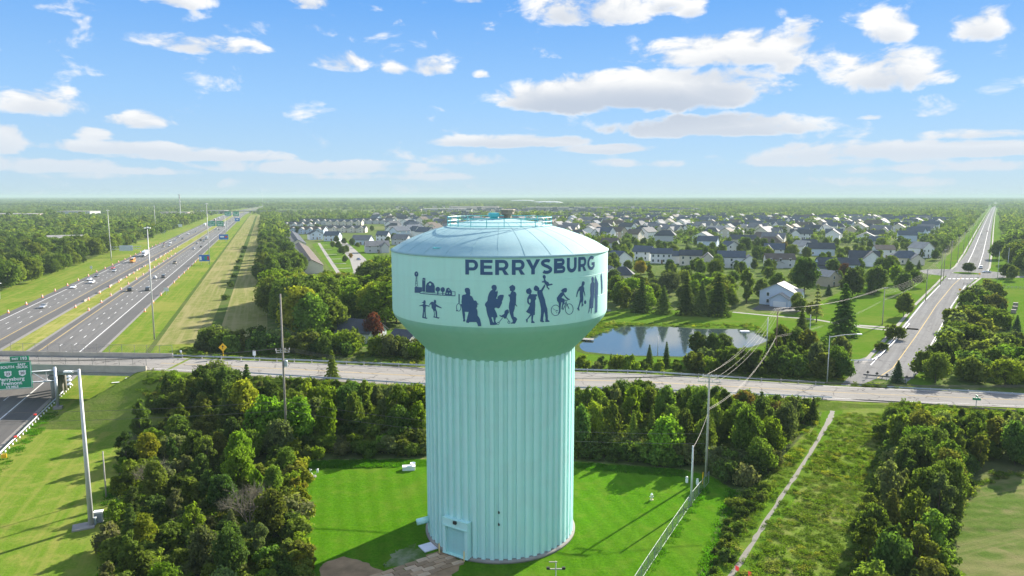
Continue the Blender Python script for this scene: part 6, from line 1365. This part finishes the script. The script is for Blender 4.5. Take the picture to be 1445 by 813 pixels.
# yellow warning sign and small plates along the overpass
Pq = along(1.06, [-59])[0]; Pq.z = terrain(Pq.x, Pq.y); Pq = Vector((g(326, 505, 6).x, road_f(-59) + .8, road_z(-59) - .2)); r = empty('warning_sign', Pq, .1, 'yellow diamond warning sign with black arrow on the far side of the overpass', 'sign'); MB().box((0, .05, 1.5), (.1, .1, 3.0)).obj('post', M['sign_yellow'], r)
mb = MB(); mb.box((0, 0, 0), (1.35, .04, 1.35)); o = mb.obj('panel', M['sign_yellow'], r); o.location = (0, 0, 3.1); o.rotation_euler = (0, R(45), 0)
mb = MB(); mb.box((.0, -.03, 3.02), (.12, .02, .62)); mb.add([(-.26, -.04, 3.25), (.26, -.04, 3.25), (0, -.04, 3.6)], [(0, 1, 2)]); mb.obj('arrow', M['black'], r)
for px, lb in ((272, 'small white marker plate past the bridge end'), (372, 'narrow white sign seen from behind at the far guardrail')):
    X = g(px, 503, 6).x; sign(Vector((X, road_f(X) + .7, road_z(X) - .1)), .05, .45 if px < 300 else .65, .45 if px < 300 else 1.2, 1.2 if px < 300 else 1.1, M['sign_white'], lb, posts=1, border=False)
X = g(1377, 572).x; sgn = sign(Vector((g(1377, 578).x, g(1377, 578).y, 0)), -.3, 1.5, .5, 2.0, M['sign_green'], 'green street name sign with two blades by the main road', posts=1, border=False); MB().box((0, 0, 2.85), (.06, 1.3, .42)).obj('blade', M['sign_green'], sgn)
for px, py in ((1224, 534), (1237, 536), (1251, 538), (1279, 541)):
    r = empty('object_marker', g(px, py), -.3, 'dark diamond marker on the barrier at the road end', 'marker', 'markers at the road end'); MB().box((0, .04, .7), (.08, .08, 1.4)).obj('post', M['galv'], r); o = MB().box((0, 0, 0), (.55, .03, .55)).obj('panel', plain('dark_plate', (.06, .05, .05), .6), r); o.location = (0, 0, 1.55); o.rotation_euler = (0, R(45), 0)
sign(g(1354, 415), -.5, .9, .9, 1.6, M['sign_yellow'], 'yellow sign before the roundabout on the scrub side', posts=1, border=False); sign(g(1382, 391), -.5, .9, .9, 1.3, M['sign_yellow'], 'yellow chevron plate on the roundabout', posts=1, border=False)
# highway signs
def hsign(px, py, w, h, z, m_, lb, texts=(), posts=2): return sign(g(px, py), SRZ, w, h, z, M[m_], lb, posts=posts, texts=texts)
b1 = hsign(289, 374, 6.4, 4.2, 2.4, 'sign_blue', 'blue service sign with logo panels beside the highway')
for k, c in enumerate(('sign_white', 'sign_blue', 'sign_green', 'red')): MB().box((-2.3 + k * 1.5, -.05, 4.4), (1.2, .03, 2.4)).obj('logo_panel', M[c], b1)
b2 = hsign(316, 342, 8.4, 5.0, 2.6, 'sign_blue', 'second blue sign farther up the highway'); MB().box((-1.4, -.05, 5.4), (3.4, .03, 1.4)).obj('logo_panel', M['sign_white'], b2); MB().box((2.2, -.05, 5.2), (2.2, .03, 1.6)).obj('logo_panel', M['red'], b2)
b3 = hsign(335, 315, 8, 5.5, 3, 'sign_blue', 'farthest blue sign by the ramp'); MB().box((0, -.05, 6), (3.2, .03, 1.4)).obj('logo_panel', M['sign_white'], b3)
def gantry(px, py, lb, w, h, xs, z):
    P = g(px, py); r = empty('sign_gantry', P, SRZ, lb, 'sign'); MB().tube([(8, 0, 0), (8, 0, z + h)], .4, 8).obj('post', M['steel'], r); MB().tube([(8, 0, z + h * .6), (-16, 0, z + h * .6)], .35, 6).obj('truss_chord', M['steel'], r)
    for x in xs: MB().box((x, -.5, z + h / 2), (w, .15, h)).obj('panel', M['sign_green'], r); text_on(r, 'EXIT 193', h * .3, x, z + h * .62, -.6, M['sign_white'], .02); MB().box((x, -.6, z + h * .25), (w * .7, .04, h * .12)).obj('arrow_bar', M['sign_white'], r)
gantry(311, 327, 'pair of green overhead signs over the outbound lanes', 8.6, 6.2, (-9.5, .0), 7.0); gantry(331, 311, 'farther pair of green overhead signs before the ramp', 10.5, 8.0, (-11, 3), 8)
Pb = g(157, 363); bk = empty('overhead_sign', Pb, SRZ, 'back of a large grey overhead sign above the inbound lanes', 'sign'); MB().tube([(0, 0, 0), (0, 0, 9.5)], .3, 8).obj('post', M['steel'], bk)
for zz in (5.6, 7.4): MB().tube([(0, 0, zz), (20, 0, zz)], .17, 6).obj('truss_chord', M['steel'], bk)
for k in range(8): MB().tube([(1 + k * 2.2, 0, 5.6), (2.1 + k * 2.2, 0, 7.4)], .08, 5).obj('truss_diagonal', M['steel'], bk)
for k in range(7): MB().box((6.3 + k * 1.25, -.35, 6.4), (1.2, .1, 4.0)).obj('panel', plain('sign_back', (.50, .56, .60), .5, .3), bk)
for px, py, w, h, lb in ((230, 331, 5, 3.2, 'grey back of a roadside sign on the far verge'), (254, 322, 6, 4, 'grey back of a sign farther up the far verge'), (275, 312, 7, 5, 'small grey sign back before the far woods'), (129, 383, 1.2, 1.6, 'small white sign back on the near part of the far verge'), (235, 416, 2.0, 1.6, 'white roadside sign back on the mown verge')):
    sign(g(px, py), SRZ, w, h, 1.6, plain('sign_rear', (.62, .65, .66), .5, .2), lb, posts=2 if w > 3 else 1, border=False)
# ================================================================== SMALL THINGS
for k in range(64):
    t, oo = (-30 + k * 22, -31.0) if k < 22 else (20 + (k - 22) * 22, -9.6) if k < 38 else (10 + (k - 38) * 22, -3.3) if k < 52 else (0 + (k - 52) * 24, 17.4)
    if k == 0:
        b0 = empty('traffic_barrel', (0, 0, 0)); mb = MB().lathe([(.42, 0), (.42, .08), (.32, .10), (.30, .4), (.27, .42), (.26, .72), (.23, .74), (.22, 1.05), (.05, 1.1)], 10); mb.obj('drum', M['orange'], b0, True)
        for z in (.52, .86): MB().lathe([(.285 - (z - .5) * .12, z - .1), (.275 - (z - .5) * .12, z + .1)], 10, cap=False).obj('white_band', M['sign_white'], b0)
        r = b0
    else: r = copy_tree(b0)
    side = 'far verge of the inbound lanes' if k < 22 else 'median edge of the inbound lanes' if k < 38 else 'median edge of the outbound lanes' if k < 52 else 'shoulder of the outbound lanes'
    tag(r, f'orange and white traffic barrel in the line along the {side}', 'traffic barrel', 'traffic barrels on the ' + side); P = hw(t, oo + rt.uniform(-.3, .3)); r.location = P; r.scale = (1.15, 1.15, 1.15)
P = g(919.5, 705.5); r = empty('fire_hydrant', P, 0, 'pale yellow and white fire hydrant on the lawn', 'hydrant'); MB().lathe([(.26, 0), (.26, .08), (.16, .1), (.15, .6), (.22, .62), (.22, .7), (.18, .85), (.05, .95)], 12).obj('barrel', plain('hydrant', (.62, .55, .30), .5), r, True)
MB().lathe([(.2, .72), (.18, .88), (.06, .98), (.05, 1.06)], 10).obj('bonnet', M['white'], r)
for a in (0, math.pi, -math.pi / 2): MB().tube([(math.cos(a) * .12, math.sin(a) * .12, .5), (math.cos(a) * .3, math.sin(a) * .3, .5)], .08, 8).obj('nozzle', M['white'], r)
for px, py, lb in ((969, 681, 'white utility pedestal on the lawn, farther from the yellow post'), (984, 684, 'white utility pedestal next to the yellow post')):
    r = empty('utility_pedestal', g(px, py), 0, lb, 'pedestal'); MB().box((0, 0, .4), (.34, .3, .8)).obj('housing', M['white'], r); MB().lathe([(.24, .8), (.2, .95), (.05, 1.0)], 4).obj('cap', M['grey_pole'], r)
o = tag(MB().tube([(0, 0, 0), (0, 0, 1.9)], .06, 8).obj('marker_post', M['sign_yellow']), 'yellow marker post by the end of the chain link fence', 'marker post'); o.location = g(991.5, 683)
P = g(577, 663); r = empty('tank_cover', P, .12, 'white box with a round dish beside the lawn hedge', 'box'); MB().box((0, 0, .3), (2.0, .9, .6)).obj('housing', M['white'], r); MB().box((0, 0, .63), (2.1, 1.0, .07)).obj('lid', M['white_gloss'], r); MB().lathe([(.05, .7), (.42, 1.0), (.44, 1.05), (.40, 1.05), (.05, .78)], 16, (.65, .2, 0)).obj('dish', M['white_gloss'], r)
P = g(443, 673); r = empty('floodlight', P, 0, 'pair of white floodlights on a low concrete block at the lawn corner', 'floodlights'); MB().lathe([(.45, 0), (.42, .18), (.1, .22)], 8).obj('block', M['concrete'], r)
for s in (-1, 1): MB().tube([(0, 0, .15), (s * .45, 0, .75)], .04, 6).obj('stalk', M['galv'], r); o = MB().lathe([(.10, -.3), (.2, .2), (.22, .3)], 10).obj('lamp', M['white'], r, True); o.location = (s * .6, 0, 1.0); o.rotation_euler = (R(-25), R(-20 * s), 0)
dk = empty('dock', g(818, 480), -.25, 'small pale jetty at the tank end of the pond', 'jetty')
for k in range(7): MB().box((-2.5 + k * 1.05, 0, .45), (1.0, 2.6, .12)).obj('plank', M['concrete'], dk)
for sx in (-2.4, 3.2):
    for sy in (-1.1, 1.1): MB().cyl((sx, sy, -.6), .12, 1.0, 8).obj('pile', M['wood_pole'], dk)
P = g(1051, 468.5); o = tag(MB().prism([(-1.6, 0), (-1.2, -.25), (1.2, -.25), (1.6, 0), (1.3, .12), (-1.3, .12)], -.6, .6).obj('rowing_boat', M['white']), 'small white boat on the pond near the far bank', 'boat'); o.location = (P.x, P.y, .25)
for px, py, lb in ((1040, 808, 'red square flag marker where the path leaves the frame, whole one'), (1058, 816, 'red flag marker cut off by the frame bottom')):
    P = g(px, py); r = empty('flag_marker', P, .4, lb, 'flag'); MB().tube([(0, 0, 0), (0, 0, .5)], .02, 6).obj('stake', M['steel'], r); o = MB().box((.0, 0, 0), (.62, .03, .55)).obj('flag', plain('flag_red', (.62, .02, .015), .6), r); o.location = (0, 0, .5); o.rotation_euler = (R(-35), R(30), 0)
for px, py, a in ((146, 559, .6), (163, 541, .3), (182, 535, 0)): o = tag(MB().box((0, 0, .2), (1.6, .5, .12)).obj('concrete_scrap', M['white']), 'white strip lying on the grass slope under the bridge, ' + ('lowest' if py > 550 else 'highest' if py < 538 else 'middle') + ' of three', 'debris'); P = g(px, py); o.location = (P.x, P.y, terrain(P.x, P.y)); o.rotation_euler = (0, 0, a)
# garden fences and shed by the field
gf = [g(1360, 402), g(1400, 406), g(1445, 408), g(1500, 410)]; f = empty('paddock_fence', gf[0], 0, 'low wooden fence across the field beyond the scrub', 'fence')
for a, b in zip(gf, gf[1:]):
    for z in (.5, 1.0): MB().tube([a - gf[0] + Vector((0, 0, z)), b - gf[0] + Vector((0, 0, z))], .06, 5).obj('rail', M['pale_wood'], f)
    for k in range(8): MB().box((a.lerp(b, k / 8) - gf[0]) + Vector((0, 0, .6)), (.14, .14, 1.2)).obj('fence_post', M['pale_wood'], f)
for i, (px, py) in enumerate(((1432, 437), (1433, 432), (1430, 442))): o = tag(MB().box((0, 0, .7), (1.6, 1.2, 1.4)).obj('wood_stack', M['wood_pole']), f'dark stack of firewood on the field, {["middle", "farthest", "nearest"][i]} of three', 'wood stack'); o.location = g(px, py); o.rotation_euler.z = -.5

# ================================================================== VEHICLES
PAINT = {k: plain('paint_' + k, c, .28, m_, .04, coat=.6) for k, c, m_ in (('white', (.78, .78, .78), 0), ('black', (.02, .02, .022), .2), ('silver', (.48, .50, .52), .6), ('grey', (.14, .15, .16), .4), ('red', (.42, .02, .02), .1), ('blue', (.03, .07, .22), .2), ('tan', (.42, .36, .26), .3), ('orange', (.80, .30, .03), 0), ('maroon', (.14, .03, .03), .2))}
LAMP_W = plain('lamp_white', (.85, .85, .82), .2); LAMP_R = plain('lamp_red', (.45, .01, .01), .25)
def wheel(parent, x, y, r, w=.24):
    t = MB().tube([(0, -w / 2, 0), (0, w / 2, 0)], r, 14).obj('wheel', M['rubber'], parent); t.location = (x, y, r); s = 1 if y > 0 else -1
    o = MB().tube([(0, s * w * .45, 0), (0, s * (w * .5 + .02), 0)], r * .6, 10).obj('rim', M['steel'], t)
def loft(mb, st):
    """st: (x, half width low, half width high, z low, z high) stations front to back"""
    vs, fs = [], []
    for x, a, b, z0, z1 in st: vs += [(x, -a, z0), (x, a, z0), (x, a, z0 + (z1 - z0) * .55), (x, b, z1), (x, -b, z1), (x, -a, z0 + (z1 - z0) * .55)]
    for i in range(len(st) - 1):
        for k in range(6): fs.append((i * 6 + k, i * 6 + (k + 1) % 6, i * 6 + 6 + (k + 1) % 6, i * 6 + 6 + k))
    fs += [tuple(range(6)), tuple((len(st) - 1) * 6 + k for k in range(5, -1, -1))]; return mb.add(vs, fs)
def car(kind, col):
    r = empty('car' if kind in ('sedan', 'hatch') else kind)
    S = {'sedan': (4.7, .92, .74, .98, 1.42), 'hatch': (4.3, .90, .78, 1.02, 1.50), 'suv': (4.8, .97, .98, 1.16, 1.75), 'pickup': (5.7, 1.0, 1.0, 1.2, 1.85), 'van': (5.2, 1.0, 1.0, 1.2, 2.0)}[kind]
    L, hw_, zh, zb, zr = S; f = L / 2
    body = loft(MB(), [(f, hw_ * .78, hw_ * .66, .38, zh * .80), (f - .25, hw_ * .97, hw_ * .86, .30, zh * .90), (f * .45, hw_, hw_ * .90, .28, zb), (0, hw_, hw_ * .92, .28, zb), (-f * .6, hw_, hw_ * .92, .28, zb + .02), (-f + .2, hw_ * .97, hw_ * .88, .30, zb), (-f, hw_ * .86, hw_ * .74, .40, zb * .92)]).obj('body', PAINT[col], r, False)
    if kind == 'pickup': c0, c1, rf0, rf1 = f * .42, -f * .12, f * .16, -f * .06
    elif kind in ('suv', 'van', 'hatch'): c0, c1, rf0, rf1 = f * .48, -f * .96, f * .20, -f * .86
    else: c0, c1, rf0, rf1 = f * .42, -f * .74, f * .10, -f * .38
    loft(MB(), [(c0, hw_ * .86, hw_ * .84, zb - .04, zb + .02), (rf0, hw_ * .86, hw_ * .72, zb - .04, zr - .03), (rf1, hw_ * .86, hw_ * .72, zb - .04, zr - .03), (c1, hw_ * .86, hw_ * .82, zb - .04, zb + .02)]).obj('windows', M['glass'], r)
    loft(MB(), [(rf0 + .06, hw_ * .70, hw_ * .62, zr - .05, zr), ((rf0 + rf1) / 2, hw_ * .73, hw_ * .64, zr - .05, zr + .03), (rf1 - .05, hw_ * .70, hw_ * .62, zr - .05, zr)]).obj('roof', PAINT[col], r)
    for s in (-1, 1):
        MB().box(((rf0 + rf1) / 2 - .05, s * hw_ * .84, (zb + zr) / 2), (.10, .06, zr - zb)).obj('door_pillar', PAINT[col], r)
        MB().box((f - .10, s * hw_ * .66, zh * .72), (.12, .34, .16)).obj('headlight', LAMP_W, r); MB().box((-f + .06, s * hw_ * .68, zb * .78), (.12, .28, .22)).obj('taillight', LAMP_R, r)
        for x in (f * .62, -f * .60): wheel(r, x, s * (hw_ - .1), .36 if kind in ('suv', 'pickup') else .33)
    if kind == 'pickup': MB().box((-f * .56, 0, zb + .03), (f * .78, hw_ * 1.5, .04)).obj('bed_floor', M['black'], r)
    return r
def truck(kind, col='white'):
    r = empty('semi_truck' if kind == 'semi' else 'box_truck' if kind == 'box' else 'bus')
    if kind == 'semi':
        loft(MB(), [(8.6, .95, .85, .6, 1.9), (7.2, 1.1, 1.0, .6, 2.2), (7.0, 1.2, 1.1, .6, 3.2), (6.2, 1.22, 1.15, .6, 3.9), (4.6, 1.22, 1.15, .6, 4.0)]).obj('cab', PAINT[col], r); MB().box((7.12, 0, 2.7), (.12, 2.0, .8)).obj('windscreen', M['glass'], r)
        MB().box((-2.6, 0, 2.65), (13.6, 2.55, 2.8)).obj('trailer', PAINT['white'], r); MB().box((-2.6, 0, 1.1), (13.0, 1.0, .25)).obj('chassis', M['black'], r); W = (7.6, 5.2, 4.0, -7.2, -8.4); MB().box((8.66, 0, 1.15), (.1, 1.5, .7)).obj('grille', M['black'], r); wr_ = .5
    elif kind == 'box':
        loft(MB(), [(4.2, 1.0, .95, .5, 1.7), (3.6, 1.05, .98, .5, 2.4), (2.2, 1.05, .98, .5, 2.5)]).obj('cab', PAINT[col], r); MB().box((3.75, 0, 1.95), (.3, 1.75, .6)).obj('windscreen', M['glass'], r); MB().box((-1.2, 0, 2.25), (6.4, 2.4, 2.6)).obj('cargo_box', PAINT['white'], r); MB().box((-4.42, 0, 2.2), (.06, 2.1, 2.2)).obj('rear_door', PAINT['silver'], r); W = (3.0, -3.0); wr_ = .45
    else:
        loft(MB(), [(4.6, 1.0, .9, .5, 1.6), (3.4, 1.15, 1.0, .5, 1.9), (3.2, 1.2, 1.1, .5, 3.0), (-4.6, 1.2, 1.1, .5, 3.0)]).obj('body', PAINT['orange'], r); MB().box((3.36, 0, 2.3), (.2, 2.0, .8)).obj('windscreen', M['glass'], r)
        for s in (-1, 1):
            for k in range(7): MB().box((2.4 - k * 1.0, s * 1.19, 2.2), (.8, .06, .6)).obj('side_window', M['glass'], r)
        MB().box((-.6, 0, 3.03), (7.2, 1.6, .06)).obj('roof_panel', PAINT['white'], r); W = (3.6, -3.0); wr_ = .48
    for x in W:
        for s in (-1, 1): wheel(r, x, s * 1.05, wr_, .32)
    for s in (-1, 1): MB().box(({'semi': 8.5, 'box': 4.2, 'bus': 4.6}[kind], s * .8, 1.1), (.12, .3, .25)).obj('headlight', LAMP_W, r)
    return r
VP = {}
def vehicle(px, py, kind, col, label, off):
    P = g(px, py); rel = P - A0; t = rel.dot(HD); P = hw(t, off); inbound = off < -8; key = (kind, col)
    if key not in VP: VP[key] = r = truck(kind, col) if kind in ('semi', 'box', 'bus') else car(kind, col)
    else: r = copy_tree(VP[key])
    a, b = hw(t - 5, off), hw(t + 5, off); dd = b - a; r.location = (P.x, P.y, .05); r.rotation_euler.z = math.atan2(dd.y, dd.x) + (math.pi if inbound else 0)
    tag(r, label, {'sedan': 'car', 'hatch': 'car', 'suv': 'car', 'pickup': 'pickup truck', 'van': 'van', 'semi': 'truck', 'box': 'truck', 'bus': 'bus'}[kind], 'vehicles on the highway')
I1, I2, I3, O1, O2, O3 = -26.0, -22.0, -18.0, 1.9, 5.65, 9.4
for a in ((70, 434, 'sedan', 'silver', 'silver sedan alone on the inbound lanes, nearest the bridge', I2), (95, 407, 'sedan', 'white', 'white sedan behind the silver one on the inbound lanes', I1), (119, 400, 'pickup', 'white', 'white pickup truck on the inbound lanes', I2), (114, 396, 'hatch', 'white', 'white car next to the white pickup', I1), (125, 391, 'sedan', 'grey', 'dark grey car just past the white pickup', I1),
          (149, 384, 'suv', 'silver', 'silver suv before the orange bus', I2), (148, 380, 'sedan', 'red', 'red car beside the silver suv', I1), (172, 371, 'bus', 'orange', 'orange school bus on the inbound lanes', I2), (191, 362, 'semi', 'white', 'white semi truck below the back of the big sign', I2), (218, 349, 'suv', 'tan', 'tan suv behind the white semi truck', I2), (222, 345, 'sedan', 'maroon', 'dark red car next to the white van', I1), (229, 344, 'van', 'white', 'white van in the inbound group', I2), (230, 348, 'hatch', 'silver', 'small silver car nearest the median beside the white van', I3),
          (237, 340, 'sedan', 'silver', 'silver car ahead of the barrel gap', I2), (247, 335, 'suv', 'silver', 'silver suv in the farther inbound cluster', I1), (253, 338, 'sedan', 'black', 'black car by the median in the farther cluster', I3), (256, 331, 'suv', 'white', 'white suv in the farther inbound cluster', I2), (261, 328, 'sedan', 'grey', 'grey car at the tail of the farther cluster', I3), (283, 319, 'semi', 'white', 'white semi truck leading the far inbound trucks', I2), (288, 315, 'box', 'white', 'white box truck behind the far semi', I2), (294, 312, 'semi', 'maroon', 'dark cabbed semi in the far inbound trucks', I2), (300, 309, 'box', 'white', 'last white truck of the far inbound row', I2), (313, 302, 'semi', 'white', 'white semi near the far ramp', I2), (321, 299, 'box', 'white', 'tiny white truck at the far bend', I2),
          (181, 411, 'suv', 'black', 'black suv nearest the overpass in the lane by the median', O1), (209, 410, 'suv', 'grey', 'dark grey suv nearest the overpass in the outer lane', O3), (216, 393.5, 'hatch', 'white', 'white car half behind the tall mast', O2), (230, 392, 'suv', 'grey', 'grey suv one length past the tall mast', O3), (253, 372, 'pickup', 'tan', 'tan pickup truck with dark bed alone in the middle lane', O2), (269, 352, 'suv', 'white', 'white suv in the outbound lanes short of the box truck', O2), (282, 349, 'sedan', 'black', 'black car in the outer lane short of the box truck', O3), (274, 344, 'sedan', 'silver', 'silver car by the median short of the box truck', O1), (279, 340, 'suv', 'black', 'black suv at the left rear of the box truck', O1), (284, 341, 'sedan', 'silver', 'silver car right behind the box truck', O2), (291, 338, 'box', 'white', 'white box truck on the outbound lanes', O2), (301, 325, 'sedan', 'silver', 'silver car in the far outbound lanes by the median', O1), (304, 325, 'sedan', 'black', 'black car in the far outbound lanes', O2), (298, 324, 'hatch', 'white', 'white car in the far outbound lanes', O1), (314, 320, 'semi', 'black', 'dark semi truck under the green signs', O2), (321, 313, 'suv', 'silver', 'silver suv beyond the green signs', O2), (326, 311, 'sedan', 'white', 'white car beyond the green signs', O3), (329, 308, 'sedan', 'grey', 'grey car nearing the far ramp', O2), (333, 305, 'suv', 'red', 'red suv nearing the far ramp', O1)): vehicle(*a)
def local_car(px, py, kind, col, label, rz):
    key = (kind, col)
    if key not in VP: VP[key] = r = car(kind, col)
    else: r = copy_tree(VP[key])
    P = g(px, py); r.location = (P.x, P.y, .06); r.rotation_euler.z = rz; tag(r, label, 'car', 'vehicles on the side roads')
local_car(1384, 379, 'suv', 'silver', 'pale suv entering the roundabout from the far road', R(-125)); local_car(1392, 385, 'sedan', 'silver', 'silver sedan on the roundabout', R(170)); local_car(1393, 327, 'sedan', 'maroon', 'dark red car far up the side road', R(-124)); local_car(1385, 332, 'sedan', 'black', 'dark car far up the side road, nearer the roundabout', R(-124)); local_car(506, 367, 'sedan', 'blue', 'blue car parked in the terrace court', R(-60)); local_car(1000, 422, 'suv', 'white', 'white car half hidden behind the pond trees', R(20)); local_car(533, 352, 'hatch', 'white', 'white car by the court houses', R(10))
# far overpass of the interchange
P = hw(1640, 5); fb = empty('bridge', P, HWA - math.pi / 2 - .15, 'low far bridge carrying the ramp across the highway near the horizon', 'bridge'); MB().box((40, 0, 6), (190, 12, 1.4)).obj('deck', M['concrete'], fb); MB().box((40, -6, 7.1), (190, .4, 1.0)).obj('parapet', M['concrete'], fb)
for x in (-38, -8, 20, 60, 100): MB().box((x, 0, 2.7), (2, 9, 5.4)).obj('pier', M['concrete'], fb)

# ================================================================== HAZE
m = bpy.data.materials.new('haze'); m.use_nodes = True; nt = m.node_tree; nt.nodes.clear(); T = NT(nt); pv = T.n('ShaderNodeVolumePrincipled'); pv.inputs['Color'].default_value = (.41, .53, .53, 1); pv.inputs['Density'].default_value = HAZE; pv.inputs['Anisotropy'].default_value = 0
T.l(pv.outputs[0], T.n('ShaderNodeOutputMaterial').inputs['Volume'])
hz = MB().box((0, 20000, 30.5), (64000, 44000, 63)).obj('haze', m); hz['kind'] = 'stuff'
